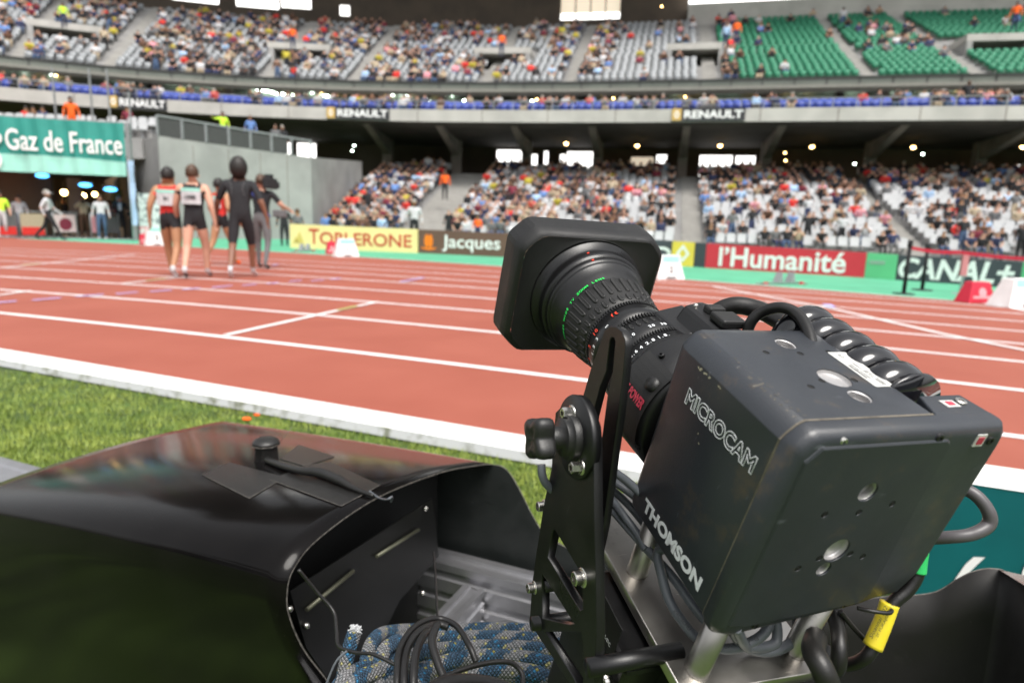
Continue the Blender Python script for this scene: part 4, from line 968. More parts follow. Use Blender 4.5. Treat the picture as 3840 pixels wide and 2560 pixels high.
hd = .18
J = stand_pose(1.70, -.55, .08, .075); person('athlete walking away in red vest and black shorts with white bib, leftmost of the group', gp(652, 1038), J, ['skin1', 'c_red', 'c_black', 'hair0', 'c_white', 'c_white'], hd, 'athletes walking away on the track', calf='bare', shorts_t=.22, sleeve=0, extras=bib('91', 0))
J = stand_pose(1.74, .5, .12, .075); person('pale athlete walking away in black vest, short black shorts and white bib', gp(742, 1043), J, ['skin0', 'c_black', 'c_black', 'hair1', 'c_grey', 'c_white'], hd, 'athletes walking away on the track', calf='bare', shorts_t=.22, sleeve=0, extras=bib('1098', 0))
J = stand_pose(1.74, .6, .2, .08, bend=.5); person('half hidden athlete in orange red vest between the pale and the tall athlete', gp(835, 994), J, ['skin1', 'c_red', 'c_black', 'hair0', 'c_orange'], hd-.5, 'athletes walking away on the track', calf='bare', shorts_t=.22, sleeve=0, extras=bib('7', 0))
def tallx(rt, J):
    s = Vector(J['skull']); k = MB(); k.sphere(s+Vector((0, -.01, .05)), .158, 18, 12, (.86, .92, 1.15)); k.build('afro_hair', M['hair0'], rt)
    k = MB(); c = Vector(J['chest'])
    for sg in (-1, 1): k.tube([(.11*sg, -.135, c.z+.11), (.08*sg, -.155, c.z+.02), (.10*sg, -.135, c.z-.10)], .004, 6); k.build('seam_piping', M['c_grey'], rt); k = MB()
J = stand_pose(1.86, .5, .28, .085); person('tall athlete with high black hair in tight black shirt and knee length shorts', gp(912, 1043), J, ['skin2', 'c_black', 'c_black', 'hair0', 'c_white', 'c_white'], hd, 'athletes walking away on the track', calf='bare', shorts_t=.92, sleeve=.85, wide=1.12, extras=tallx)
def camx(rt, J):
    s = Vector(J['skull']); k = MB(); k.box((.09, -.12, s.z-.10), (.22, .30, s.z+.10)); k.box((.11, .30, s.z-.07), (.20, .46, s.z+.05)); k.box((.05, .05, s.z+.10), (.20, .16, s.z+.17)); k.build('shoulder_camera', M['c_black'], rt, bevel=.01)
    k = MB(); k.box((-.16, .02, .02), (-.0, .18, .0)); k = MB(); k.tube([(-.17, -.06, 1.46), (-.05, -.135, 1.36), (.10, -.14, 1.14), (.19, -.03, 1.0)], .013, 6); k.build('blue_strap', M['seatb'], rt)
    k = MB(); k.box((.20, .02, 1.0), (.45, .16, 1.14)); k.build('cable_bag', M['c_grey'], rt, bevel=.02)
J = stand_pose(1.80, -.25, .25, .10, lean=.03); J['elbR'] = (.36, .10, 1.22); J['wriR'] = (.42, .30, 1.16); J['hanR'] = (.43, .38, 1.13)
person('cameraman in black shirt and grey trousers carrying a video camera', gp(988, 1008), J, ['skin0', 'c_black', 'c_grey', 'hair1', 'c_black'], hd-.2, calf='trousers', sleeve=.7, extras=camx)
def toward(p): return math.atan2((CAM-p).y, (CAM-p).x)-math.pi/2
LP_ = [(12, 893, 1.72, ['skin0', 'c_lime', 'c_white', 'hair0', 'c_white'], 0, 'steward in lime vest and white trousers at the left border', 0),
       (82, 889, 1.62, ['skin0', 'c_white', 'c_navy', 'hair1', 'c_black'], 0, 'man in white shirt with red tie and navy trousers facing the track', 0),
       (190, 900, 1.78, ['skin0', 'c_white', 'c_black', 'hair2', 'c_black'], 1, 'man in white shirt and cap with black trousers striding along the track', 1),
       (250, 884, 1.66, ['skin1', 'c_black', 'c_black', 'hair1', 'c_black'], 0, 'person in black jacket behind the pink white barrier', 0),
       (322, 893, 1.70, ['skin1', 'c_beige', 'c_brown', 'hair1', 'c_black'], 0, 'photographer in beige vest and brown trousers near the barriers', 2),
       (386, 898, 1.74, ['skin0', 'c_white', 'denim', 'hair1', 'c_white'], 0, 'man in white shirt and blue jeans before the tunnel', 0),
       (420, 888, 1.60, ['skin1', 'c_maroon', 'c_grey', 'hair1', 'c_black'], 0, 'person in dark red top half hidden behind the man in jeans', 0),
       (458, 895, 1.80, ['skin0', 'c_black', 'c_black', 'hair1', 'c_black'], 0, 'man in dark jacket with white shirt at the right tunnel side', 3),
       (214, 880, 1.6, ['skin1', 'c_grey', 'c_black', 'hair2', 'c_black'], 0, 'person in grey inside the tunnel behind the striding man', 0)]
for (u, v, h, cols, stride, label, ex) in LP_:
    p = gp(u, v); J = stand_pose(h, .9 if stride else .1, .08, .09, bend=.3 if stride else .1)
    if ex == 2: 
        for S, sg in (('L', -1), ('R', 1)): J['elb'+S] = (.26*sg, .12, 1.2); J['wri'+S] = (.10*sg, .25, 1.42); J['han'+S] = (.05*sg, .27, 1.48)
    def fx(rt, J, ex=ex):
        c = Vector(J['chest'])
        if ex == 1: k = MB(); s = Vector(J['skull']); k.sphere(s+Vector((0, 0, .06)), .11, 14, 8, (.85, 1, .75)); k.box((-.06, .08, s.z+.05), (.06, .19, s.z+.065)); k.build('cap', M['c_white'], rt)
        if ex == 2: k = MB(); k.box((-.07, .24, c.z+.12), (.07, .34, c.z+.24)); k.build('photo_camera', M['c_black'], rt, bevel=.01)
        if ex == 3: k = MB(); k.box((-.06, .105, c.z-.2), (.06, .125, c.z+.1)); k.build('shirt_front', M['c_white'], rt)
    person(label, p, J, cols, (-1.2 if stride else toward(p)), 'people before the tunnel', fingers=False, longsleeve=(cols[1] in ('c_black', 'c_white', 'c_beige')), sleeve=1, extras=fx)
# standing people high on the wall, in the stands and by the boards
def hi_person(u, v, d, h, cols, label, ex=None, yaw=None, arm=False):
    p = W(u, v, d); J = stand_pose(h, .1, .1, .09)
    if arm: J['elbR'] = (.38, .15, 1.28); J['wriR'] = (.5, .38, 1.34); J['hanR'] = (.53, .46, 1.36)
    person(label, p, J, cols, toward(p) if yaw is None else yaw, None, fingers=False, longsleeve=True, sleeve=1)
hi_person(840, 548, 33.0, 1.7, ['skin0', 'c_lime', 'c_navy', 'hair0', 'c_black'], 'steward in lime jacket pointing from behind the wall railing', arm=True)
hi_person(943, 560, 33.5, 1.7, ['skin0', 'c_blue', 'c_navy', 'hair1', 'c_black'], 'person in blue behind the wall railing', 0)
hi_person(1036, 590, 34.5, 1.7, ['skin0', 'c_grey', 'c_navy', 'hair1', 'c_black'], 'person in grey behind the wall railing, left one of the pair')
hi_person(1062, 592, 34.8, 1.70, ['skin0', 'c_black', 'c_navy', 'hair2', 'c_black'], 'person in black behind the wall railing, right one of the pair')
hi_person(276, 520, 27.8, 1.75, ['skin0', 'c_orange', 'c_orange', 'hair0', 'c_black'], 'steward in bright orange jacket above the teal banner')
for u, c, l in [(108, 'c_red', 'person in red sitting above the teal banner'), (135, 'c_brown', 'person in brown above the teal banner'), (170, 'c_navy', 'person in navy above the teal banner'), (485, 'c_maroon', 'person in dark red above the right end of the teal banner')]:
    hi_person(u, 520, 33, 1.6, ['skin1', c, 'c_black', 'hair0', 'c_black'], l)
hi_person(1553, 922, 24.5, 1.75, ['skin1', 'c_white', 'c_black', 'hair2', 'c_black'], 'man in white shirt and white cap standing behind the cream board')
hi_person(1668, 752, 38., 1.75, ['skin1', 'c_orange', 'c_black', 'hair0', 'c_black'], 'steward in orange and black standing on the lower stairway')
hi_person(1068, 925, 24.5, 1.55, ['skin1', 'c_black', 'c_black', 'hair0', 'c_black'], 'photographer in black crouching left of the cream board')
hi_person(1118, 915, 25.5, 1.35, ['skin1', 'c_grey', 'c_black', 'hair1', 'c_black'], 'person in grey behind the left end of the cream board')
hi_person(1790, 905, 30., 1.2, ['skin1', 'c_orange', 'c_navy', 'hair1', 'c_black'], 'child in orange behind the brown board')
for i, (u, v, off, r, c) in enumerate([(1100, 195, U0+1, 0, 'c_orange'), (1880, 218, U0+2, 0, 'c_orange'), (245, 110, U0+5, 0, 'c_lime'), (2757, 175, U0+3, 0, 'c_orange'), (3800, 118, U0+4, 0, 'c_orange'), (2718, 190, U0+3, 0, 'c_lightblue')]):
    s_, z = hit(u, v, off); p = bp(s_, off, z); J = stand_pose(1.8, .1, .1, .09)
    person(['steward in orange on the upper stand beside the second entrance from left', 'steward in orange at the middle entrance of the upper stand', 'steward in lime vest at the far left entrance of the upper stand', 'steward in orange where the grey and green seats meet', 'steward in orange at the far right among green seats', 'person in light blue beside the orange steward near the green seats'][i], p, J, ['skin0', c, 'c_navy', 'hair0', 'c_black'], toward(p), None, fingers=False, longsleeve=True, sleeve=1)

# ------------------------------------------------ track side objects
M['markw'] = mat('marker_white', (.80, .80, .80), .45, var=.04); M['markr'] = mat('marker_red', (.55, .02, .05), .5, var=.06)
def marker(u0, u1, v, vt, colr, label, num=None):
    a = onz(u0, v); b = onz(u1, v); x = b-a; wd_ = x.length; x.normalize(); c = (a+b)/2; dd = px(c)[2]; h = (v-vt)/F*dd
    rt = thing('lane_marker', label, 'lane marker', mat=frame(c, x, Vector((-x.y, x.x, 0)), (0, 0, 1))); t_ = .62; k = MB(); w2 = wd_/2
    k.v = [(-w2, -w2*.5, .0), (w2, -w2*.5, 0), (w2, w2*.5, 0), (-w2, w2*.5, 0), (-w2*t_, -w2*.25, h), (w2*t_, -w2*.25, h), (w2*t_, w2*.25, h), (-w2*t_, w2*.25, h)]
    for f_ in [(0, 3, 2, 1), (4, 5, 6, 7), (0, 1, 5, 4), (1, 2, 6, 5), (2, 3, 7, 6), (3, 0, 4, 7)]: k.face(f_)
    k.build('body', M[colr], rt, bevel=.012)
    Mx = lambda z: frame((0, -w2*.5+w2*.25*z/h-.006, z), (1, 0, 0), Vector((0, w2*.25, h)).normalized(), Vector((0, -h, w2*.25)).normalized())
    if num:
        text_obj('number', num, M['c_black'], rt, Mx(h*.30), height=h*.26, depth=.002, align='CENTER', off=.03)
        k = MB(); k.quad(Mx(h*.72) @ Vector((-w2*.62, 0, 0)), Mx(h*.72) @ Vector((w2*.62, 0, 0)), Mx(h*.97) @ Vector((w2*.58, 0, 0)), Mx(h*.97) @ Vector((-w2*.58, 0, 0))); k.build('teal_band', M['ban2'], rt)
        k = MB(); k.box((-w2*.35, -w2*.5-.004, .03), (w2*.35, -w2*.46, .06)); k.build('slot', M['c_black'], rt)
    else:
        k = MB(); k.lathe([(0, 0), (0, w2*.28)], 16, Mx(h*.5) @ Matrix.Rotation(math.pi/2, 4, 'X')); k.build('emblem', col('faded_pink', (.75, .35, .38)), rt)
        k = MB(); k.quad(Mx(h*.22) @ Vector((-w2*.7, 0, 0)), Mx(h*.22) @ Vector((w2*.7, 0, 0)), Mx(h*.34) @ Vector((w2*.7, 0, 0)), Mx(h*.34) @ Vector((-w2*.7, 0, 0))); k.build('pale_strip', col('faded_pink', (.75, .35, .38)), rt)
    return rt
marker(1253, 1341, 963, 896, 'markw', 'white numbered lane marker in front of the cream board', '1')
marker(1222, 1262, 953, 905, 'markr', 'small red marker beside the white one before the cream board')
marker(2449, 2551, 1047, 957, 'markw', 'white lane marker with number two beside the lens hood', '2')
marker(2405, 2447, 1036, 975, 'markr', 'red marker half hidden by the lens hood')
marker(3738, 3890, 1149, 1044, 'markw', 'large white lane marker at the right border', '1')
marker(3603, 3706, 1133, 1056, 'markr', 'red marker before the black board with fat capitals')
marker(546, 622, 921, 850, 'markw', 'white lane marker left of the walking athletes', '3')
marker(523, 548, 916, 878, 'markr', 'red marker left of the walking athletes')
def blocks(u0, u1, v, label):
    a = onz(u0, v); b = onz(u1, v-2); L_ = (b-a).length; x = (b-a).normalized(); rt = thing('starting_blocks', label, 'starting blocks', mat=frame(a, x, Vector((-x.y, x.x, 0)), (0, 0, 1)))
    k = MB(); k.box((0, 0, 0), (L_, .07, .05)); k.box((0, -.12, 0), (.05, .2, .03)); k.box((L_-.05, -.12, 0), (L_, .2, .03)); k.build('rail', M['steel'], rt)
    for t in (.42, .72): k = MB(); k.prism([(L_*t-.09, .05), (L_*t+.04, .05), (L_*t, .25)], -.03, .12); k.build('foot_pedal', M['railm'], rt)
    for t in (0, L_-.12): k = MB(); k.box((t, -.014, .0), (t+.12, -.002, .06)); k.build('end_plate', M['markr'], rt)
blocks(2862, 3012, 1069, 'starting blocks lying before the red board'); blocks(1105, 1180, 945, 'starting blocks lying before the left end of the cream board')
for i, (ub, vb, ut, vt) in enumerate([(3388, 1103, 3408, 902), (3457, 1089, 3482, 915)]):
    p = onz(ub, vb); d = px(p)[2]; h = (vb-vt)/F*d; rt = thing('barrier_post', ['black belt barrier post before the black board, nearer one', 'black belt barrier post before the black board, farther one'][i], 'post', p)
    k = MB(); k.tube([(0, 0, 0), (0, 0, h)], .033, 12, smooth_path=0); k.build('pole', M['c_black'], rt); k = MB(); k.lathe([(0, .18), (.02, .17), (.03, .05)], 24, Matrix.Rotation(math.pi/2, 4, 'X')); k.build('base', M['c_black'], rt)
    k = MB(); k.tube([(0, 0, h-.12), (0, 0, h)], .042, 12, smooth_path=0); k.build('belt_head', M['c_black'], rt)
p0 = W(3412, 928, 11.6); p1 = W(3600, 946, 11.3); p2 = W(3990, 975, 10.6); rt = thing('barrier_belt', 'red belt stretched between the black posts across the black board', 'belt', p0)
k = MB()
for a, b in ((p0, p1), (p1, p2)):
    for i in range(8):
        s0 = a+(b-a)*i/8-p0; s1 = a+(b-a)*(i+1)/8-p0; g0 = -.03*math.sin(math.pi*i/8); g1 = -.03*math.sin(math.pi*(i+1)/8); Z = Vector((0, 0, 1)); k.quad(s0+Z*(g0-.03), s1+Z*(g1-.03), s1+Z*(g1+.03), s0+Z*(g0+.03))
k.build('belt', M['markr'], rt, fix=False)
rt = thing('barrier_post', 'thin pale grey post with red tape before the black board', 'post', onz(3600, 1102)); p = px(rt.location)[2]
k = MB(); k.tube([(0, 0, 0), (0, 0, .75)], .022, 10, smooth_path=0); k.build('pole', M['seatw'], rt); k = MB(); k.box((-.06, -.03, .33), (.05, .03, .74)); k.build('tape_roll', col('tape_pink', (.55, .2, .22)), rt); k = MB(); k.lathe([(0, .14), (.015, .13)], 20, Matrix.Rotation(math.pi/2, 4, 'X'), cap1=True); k.build('base', M['railm'], rt)

#PART3
# ================================================================== FOREGROUND
def nodes(m): return m.node_tree.nodes, m.node_tree.links
def wear(name, base, worn, rough, edge=None, scale=55, thr=(.60, .66), bump=.08, bscale=900, lines=True, metal=0, spec=.5):
    # powder coat with speckle bump, scuffs and rubbed patches
    m = mat(name, base, rough, metal, var=.14, scale=14, bump=bump, bscale=bscale, spec=spec); n, l = nodes(m); p = n['Principled BSDF']
    tc = [x for x in n if x.type == 'TEX_COORD'][0]; src = p.inputs['Base Color'].links[0].from_socket
    nz = n.new('ShaderNodeTexNoise'); nz.inputs['Scale'].default_value = scale; nz.inputs['Detail'].default_value = 8; nz.inputs['Roughness'].default_value = .7; l.new(tc.outputs['Object'], nz.inputs['Vector'])
    rp = n.new('ShaderNodeValToRGB'); rp.color_ramp.elements[0].position = thr[0]; rp.color_ramp.elements[1].position = thr[1]; l.new(nz.outputs['Fac'], rp.inputs['Fac'])
    mx = n.new('ShaderNodeMix'); mx.data_type = 'RGBA'; l.new(src, mx.inputs[6]); mx.inputs[7].default_value = rgb(worn); l.new(rp.outputs['Color'], mx.inputs[0]); out = mx.outputs[2]
    if lines:
        mp = n.new('ShaderNodeMapping'); mp.inputs['Scale'].default_value = (30, 260, 90); mp.inputs['Rotation'].default_value = (.4, .7, .9); l.new(tc.outputs['Object'], mp.inputs[0])
        n2 = n.new('ShaderNodeTexNoise'); n2.inputs['Scale'].default_value = 1.2; n2.inputs['Detail'].default_value = 3; l.new(mp.outputs[0], n2.inputs['Vector'])
        r2 = n.new('ShaderNodeValToRGB'); r2.color_ramp.elements[0].position = .70; r2.color_ramp.elements[1].position = .74; l.new(n2.outputs['Fac'], r2.inputs['Fac'])
        m2 = n.new('ShaderNodeMix'); m2.data_type = 'RGBA'; l.new(out, m2.inputs[6]); m2.inputs[7].default_value = rgb([c*1.6+.02 for c in base]); l.new(r2.outputs['Color'], m2.inputs[0]); out = m2.outputs[2]
    l.new(out, p.inputs['Base Color'])
    n3 = n.new('ShaderNodeTexNoise'); n3.inputs['Scale'].default_value = 22; n3.inputs['Detail'].default_value = 7; l.new(tc.outputs['Object'], n3.inputs['Vector'])
    mr = n.new('ShaderNodeMapRange'); mr.inputs[1].default_value = .3; mr.inputs[2].default_value = .7; mr.inputs[3].default_value = rough-.08; mr.inputs[4].default_value = rough+.14; l.new(n3.outputs['Fac'], mr.inputs[0]); l.new(mr.outputs[0], p.inputs['Roughness'])
    return m
M['box'] = wear('box_powder_coat', (.022, .0255, .032), (.062, .048, .036), .38, thr=(.56, .70), scale=26, spec=.6)
M['chip'] = mat('paint_chip', (.42, .38, .28), .6, var=.25, scale=300); M['rub'] = mat('rubbed_paint', (.085, .078, .068), .6, var=.4, scale=160)
M['seam'] = mat('seam_edge', (.16, .14, .11), .5, .4, var=.3, scale=120)
M['lensb'] = wear('lens_black', (.006, .006, .0065), (.015, .015, .016), .34, thr=(.66, .8), bump=.08, lines=False)
M['rubber'] = wear('ring_rubber', (.009, .009, .009), (.02, .02, .02), .50, thr=(.64, .78), bump=.12, lines=False)
M['hoodm'] = wear('hood_black', (.006, .006, .0065), (.02, .02, .02), .46, thr=(.68, .8), bump=.22, lines=True)
M['hoodin'] = mat('hood_inside', (.006, .006, .006), .85, var=.1)
M['blk'] = wear('anodised_black', (.004, .004, .0045), (.012, .012, .013), .34, thr=(.7, .8), bump=.05, lines=True)
M['knob'] = mat('knob_plastic', (.012, .012, .012), .42, var=.1, bump=.15, bscale=1200)
M['alu'] = wear('machined_aluminium', (.44, .42, .39), (.27, .25, .23), .32, thr=(.6, .75), bump=.05, metal=1, scale=60)
M['bolt'] = mat('bolt_steel', (.62, .60, .56), .25, 1, var=.1, scale=200)
M['bore'] = mat('bright_bore', (.50, .49, .49), .42, .7, var=.1, scale=100)
M['dark'] = mat('deep_black', (.004, .004, .004), .8, var=.1)
M['tw'] = mat('print_white', (.66, .68, .70), .5, var=.1, scale=400, cr=(.2, .5)); M['tr'] = mat('print_red', (.75, .05, .02), .5, var=.05); M['tg'] = mat('print_green', (.03, .75, .12), .5, var=.05)
M['tred2'] = mat('label_red', (.42, .03, .06), .5, var=.05)
M['stick'] = mat('sticker_silver', (.62, .62, .60), .35, .2, var=.06, scale=200); M['ink'] = mat('ink_black', (.02, .02, .02), .6, var=.1)
M['gcable'] = mat('cable_grey', (.10, .11, .125), .45, var=.1, scale=60); M['bcable'] = mat('cable_black', (.007, .0065, .0065), .42, var=.15, scale=60, bump=.1, bscale=300)
M['hose'] = wear('hose_black', (.009, .0085, .008), (.03, .03, .027), .42, thr=(.6, .75), bump=.1, lines=False, scale=120)
M['gloss'] = mat('gloss_black', (.006, .006, .008), .10, var=.2, scale=30, coat=.5)

cam_root = thing('broadcast_camera', 'dark box camera with large square lens hood, lettered side and scuffed edges', 'video camera', mat=BOX)
R_ = cam_root
# --- housing: body shell and front cover, holes bored with booleans
c_ = .0118
def shell_poly(w_, r=.004): return [(0, -c_), (c_*.25, -c_*.62), (c_*.62, -c_*.22), (c_, 0), (w_-.002, 0), (w_, -.002), (w_, -.150), (w_-.002, -.152), (.010, -.158), (.0, -.148)]
q = MB()
def loft(q, sections):      # list of (y, poly)
    k = len(q.v); n = len(sections[0][1])
    for y, po in sections:
        for x, z in po: q.v.append((x, y, z))
    for i in range(len(sections)-1):
        for j in range(n): j2 = (j+1) % n; q.face((k+i*n+j, k+i*n+j2, k+(i+1)*n+j2, k+(i+1)*n+j))
    q.face([k+j for j in range(n)][::-1]); q.face([k+(len(sections)-1)*n+j for j in range(n)])
def shrink(po, cx, cz, a, b): return [(cx+(x-cx)*a, cz+(z-cz)*b) for x, z in po]
P0 = shell_poly(.1085)
loft(q, [(.0146, P0), (.114, P0), (.1205, [(x+(.0035 if x < .03 else 0), min(z, -.0012) if z > -.02 else z) for x, z in P0]), (.1235, [(x+(.0085 if x < .03 else -.003 if x > .09 else 0), min(z, -.005) if z > -.02 else z+.004 if z < -.13 else z) for x, z in P0])])
body = q.build('body_shell', M['box'], R_, bevel=.0007)
def cutter(cyls):
    k = MB()
    for (c, ax, r, dpt) in cyls:
        Mx = Matrix.Translation(c) @ (Matrix.Identity(4) if ax == 'y' else Matrix.Rotation(math.pi/2, 4, 'X'))
        k.lathe([(-dpt, r), (dpt, r)], 32, Mx, cap0=True, cap1=True)
    o = k.build('cut', M['dark'], R_); return o
top_big = [((.0677, .0991, 0), .0073), ((.0702, .0556, 0), .0106), ((.0709, .0350, 0), .0072)]
top_small = [((x, y, 0), .0020) for x, y in [(.0423, .0872), (.0689, .0857), (.095, .0878), (.0575, .0525), (.0437, .0464), (.0831, .0524), (.0968, .0476)]]
front_big = [((.0641, 0, -.0414), .0068), ((.0645, 0, -.0870), .0092), ((.0617, 0, -.1022), .0055)]
front_small = [((x, 0, z), .0020) for x, z in [(.0894, -.0527), (.039, -.0553), (.0653, -.0567), (.053, -.0917), (.0772, -.0915), (.0896, -.0956), (.0399, -.0981)]]
boolean(body, cutter([(c, 'z', r, .006) for c, r in top_big]+[(c, 'z', r*1.2, .004) for c, r in top_small]))
# front cover with the side wing
fo = [(0, -c_), (c_*.25, -c_*.62), (c_*.62, -c_*.22), (c_, 0), (.154, 0), (.1575, -.004), (.1585, -.010), (.1590, -.125), (.150, -.143), (.131, -.1445), (.117, -.1490), (.012, -.158), (.002, -.154), (-.001, -.146)]
def inset(po, d):
    xs = [p[0] for p in po]; zs = [p[1] for p in po]; cx = (min(xs)+max(xs))/2; cz = (min(zs)+max(zs))/2; hx = (max(xs)-min(xs))/2; hz = (max(zs)-min(zs))/2
    return [(cx+(x-cx)*(hx-d)/hx, cz+(z-cz)*(hz-d)/hz) for x, z in po]
q = MB(); loft(q, [(0, inset(fo, .0068)), (.0006, inset(fo, .0046)), (.0020, inset(fo, .0026)), (.0044, inset(fo, .0008)), (.007, fo), (.0136, fo)])
front = q.build('front_cover', M['box'], R_)
boolean(front, cutter([(c, 'y', r, .006) for c, r in front_big]+[(c, 'y', r*1.2, .004) for c, r in front_small]))

q = MB(); po = [(x+.0004, z-.0004) for x, z in P0]; loft(q, [(.0134, inset(P0, -.00025)), (.0148, inset(P0, -.00025))]); q.build('seam_strip', M['seam'], R_)
# wing block behind the cover (right side), reaching back on top
q = MB(); loft(q, [(.0137, [(.109, -.0003), (.155, -.0003), (.1565, -.004), (.1565, -.012), (.155, -.014), (.109, -.014)]), (.034, [(.118, -.0003), (.153, -.0003), (.1545, -.004), (.1545, -.012), (.153, -.014), (.118, -.014)])]); q.build('side_wing', M['box'], R_, bevel=.001)
q = MB(); q.box((.1088, .014, -.145), (.1135, .118, -.004)); q.build('side_panel', M['box'], R_, bevel=.001)
# raised corner of the cover
rr = .006; oc = [(.014, -.0070)]+[(.105+rr*math.cos(a), -.0070-rr+rr*math.sin(a)) for a in np.linspace(math.pi/2, 0, 7)]+[(.113, -.060), (.118, -.135), (.112, -.1425), (.020, -.1465), (.0065, -.143), (.0065, -.016)]
q = MB(); loft(q, [(-.0012, inset(oc, .0012)), (-.0004, inset(oc, .0003)), (.0002, oc)]); rp_ = q.build('raised_panel', M['box'], R_)
boolean(rp_, cutter([(c, 'y', r, .006) for c, r in front_big]+[(c, 'y', r*1.2, .004) for c, r in front_small]))
for (c, r) in top_small: k = MB(); k.lathe([(-.0009, 0), (-.0009, .0027), (-.0004, .0027)], 20, Matrix.Translation(c) @ Matrix.Rotation(math.pi/2, 4, 'X'), cap1=True); k.v = [(a, b, min(c_v, -.0002)) for a, b, c_v in k.v]; k.build('hole_shade', M['dark'], R_)  # black disc in each small hole paints the shade inside it
for (c, r) in front_small: k = MB(); k.lathe([(-.0008, 0), (-.0008, .0027), (-.0002, .0027)], 20, Matrix.Translation(c), cap1=True); k.build('hole_shade', M['dark'], R_)  # same painted shade for the front holes
for o_ in (body, front):
    o_.data.polygons.foreach_set('use_smooth', [True]*len(o_.data.polygons)); o_.data.set_sharp_from_angle(angle=.62)
# bored inserts
def ring_insert(name, c, ax, r, threads):
    Mx = Matrix.Translation(c) @ (Matrix.Identity(4) if ax == 'y' else Matrix.Rotation(math.pi/2*-1, 4, 'X'))
    pr = [(.0006, r*.985)]
    if threads:
        for i in range(5): pr += [(.0008+i*.0009, r*.97), (.0012+i*.0009, r*.86)]
        pr += [(.0055, r*.86), (.0056, 0)]
    else: pr += [(.0026, r*.97), (.0032, r*.93), (.0033, 0)]
    k = MB(); k.lathe(pr, 32, Mx, smooth=False); k.build(name, M['bore'], R_, fix=True)
for i, (c, r) in enumerate(top_big): ring_insert('threaded_insert', c, 'z', r, i != 1)
for i, (c, r) in enumerate(front_big): ring_insert('threaded_insert', Vector(c)+Vector((0, -.0004, 0)), 'y', r, i != 1)
def screw(c, ax, r, m='bolt', recess=True, parent=R_):
    Mx = Matrix.Translation(c) @ {'y': Matrix.Identity(4), 'z': Matrix.Rotation(math.pi/2, 4, 'X').inverted(), 'x': Matrix.Rotation(math.pi/2, 4, 'Z').inverted()}[ax]
    k = MB(); k.lathe([(.001, r), (-.0006, r*.95), (-.0010, r*.8), (-.0010, r*.42), (.0004, r*.38), (.0004, 0)], 20, Mx, smooth=False)
    return k.build('screw', M[m], parent)
screw((.0288, .0012, -.0055), 'y', .0028); screw((.0993, .0002, -.0062), 'y', .0030, 'blk'); screw((.1440, .0002, -.0105), 'y', .0030, 'blk'); screw((.030, .0002, -.148), 'y', .0027, 'blk'); screw((.1001, .0002, -.1425), 'y', .0027, 'blk')
s_ = screw((.1435, .0255, .0003), 'z', .0036)
# little red tape squares
q = MB(); q.box((.1297, .0222, .0001), (.1353, .0258, .0006)); q.build('red_square', M['tred2'], R_); q = MB(); q.box((.1270, .0205, -.0002), (.1380, .0275, .0002)); q.build('square_frame', M['stick'], R_)
q = MB(); q.box((.1312, -.0012, -.0118), (.1360, -.0006, -.0070)); q.build('red_square', M['tred2'], R_); q = MB(); q.box((.1297, -.0008, -.0135), (.1375, -.0001, -.0052)); q.build('square_frame', M['stick'], R_)
# lettering on the left side
SX = lambda y, z: frame((-.00005, y, z), (0, -1, 0), (0, 0, 1), (-1, 0, 0))
text_obj('outline_lettering', 'MICROCAM', M['tw'], R_, SX(.0955, -.0430), width=.0735, height=.0122, depth=.0003, outline=.022, off=.03)
text_obj('bold_lettering', 'THOMSON', M['tw'], R_, SX(.1010, -.1405), width=.0765, height=.0112, depth=.0001, off=.045)
# sticker on top
q = MB(); r_ = .0015; sp = [(.1042, .0440), (.1186, .0440), (.1192, .0448), (.1192, .0860), (.1186, .0868), (.1042, .0868), (.1034, .0860), (.1034, .0448)]
sp = [(x-.011, y) for x, y in sp]
k0 = 0; q.v = [(x, y, .0001) for x, y in sp]+[(x, y, .0004) for x, y in sp]; q.face(list(range(8, 16))); 
for i in range(8): q.face((i, (i+1) % 8, 8+(i+1) % 8, 8+i))
stk = q.build('sticker', M['stick'], R_)
TS = lambda x, y: frame((x-.011, y, .00045), (0, 1, 0), (-1, 0, 0), (0, 0, 1))
for (s, x, y, w_, h_, of) in [('THOMSON', .1068, .0535, .0160, .0017, .05), ('MADE IN FRANCE', .1090, .0535, .0175, .0013, .02), ('MODEL  TTV 1657 CAMERA', .1125, .0460, .0270, .0013, .02), ('SERIAL  110 25', .1145, .0460, .0170, .0013, .02), ('CE', .1115, .0790, .0045, .0026, 0)]:
    o_ = text_obj('print', s, M['ink'], stk, TS(x, y), width=w_, height=h_, depth=.00005, off=of)
# paint chips and rubbed patches along the chamfer
rg = random.Random(5)
def blob(q, c, ux_, uy_, r, n=11):
    k = len(q.v); ph = rg.uniform(0, 6)
    for i in range(n):
        a = 2*math.pi*i/n; rr = r*(.65+.35*math.sin(a*2+ph)+rg.uniform(-.18, .18)); q.v.append(tuple(Vector(c)+Vector(ux_)*math.cos(a)*rr+Vector(uy_)*math.sin(a)*rr*.6))
    q.face(list(range(k, k+n)))
q = MB(); xl = -.00012
for (u, v, r) in [(2628, 1385, .0022), (2645, 1400, .0026), (2660, 1415, .0018), (2698, 1452, .0018), (2620, 1378, .0014), (2618, 1625, .0012), (2620, 1662, .0011)]:
    p = LP(u, v, 0, xl); blob(q, (xl, p.y, p.z), (0, 1, 0), (0, 0, 1), r)
q.build('paint_chip', M['chip'], R_, fix=False)['kind'] = 'stuff'
q = MB(); dch = Vector((.707, 0, .707)); ns = Vector((-.6, 0, .8))*.0002
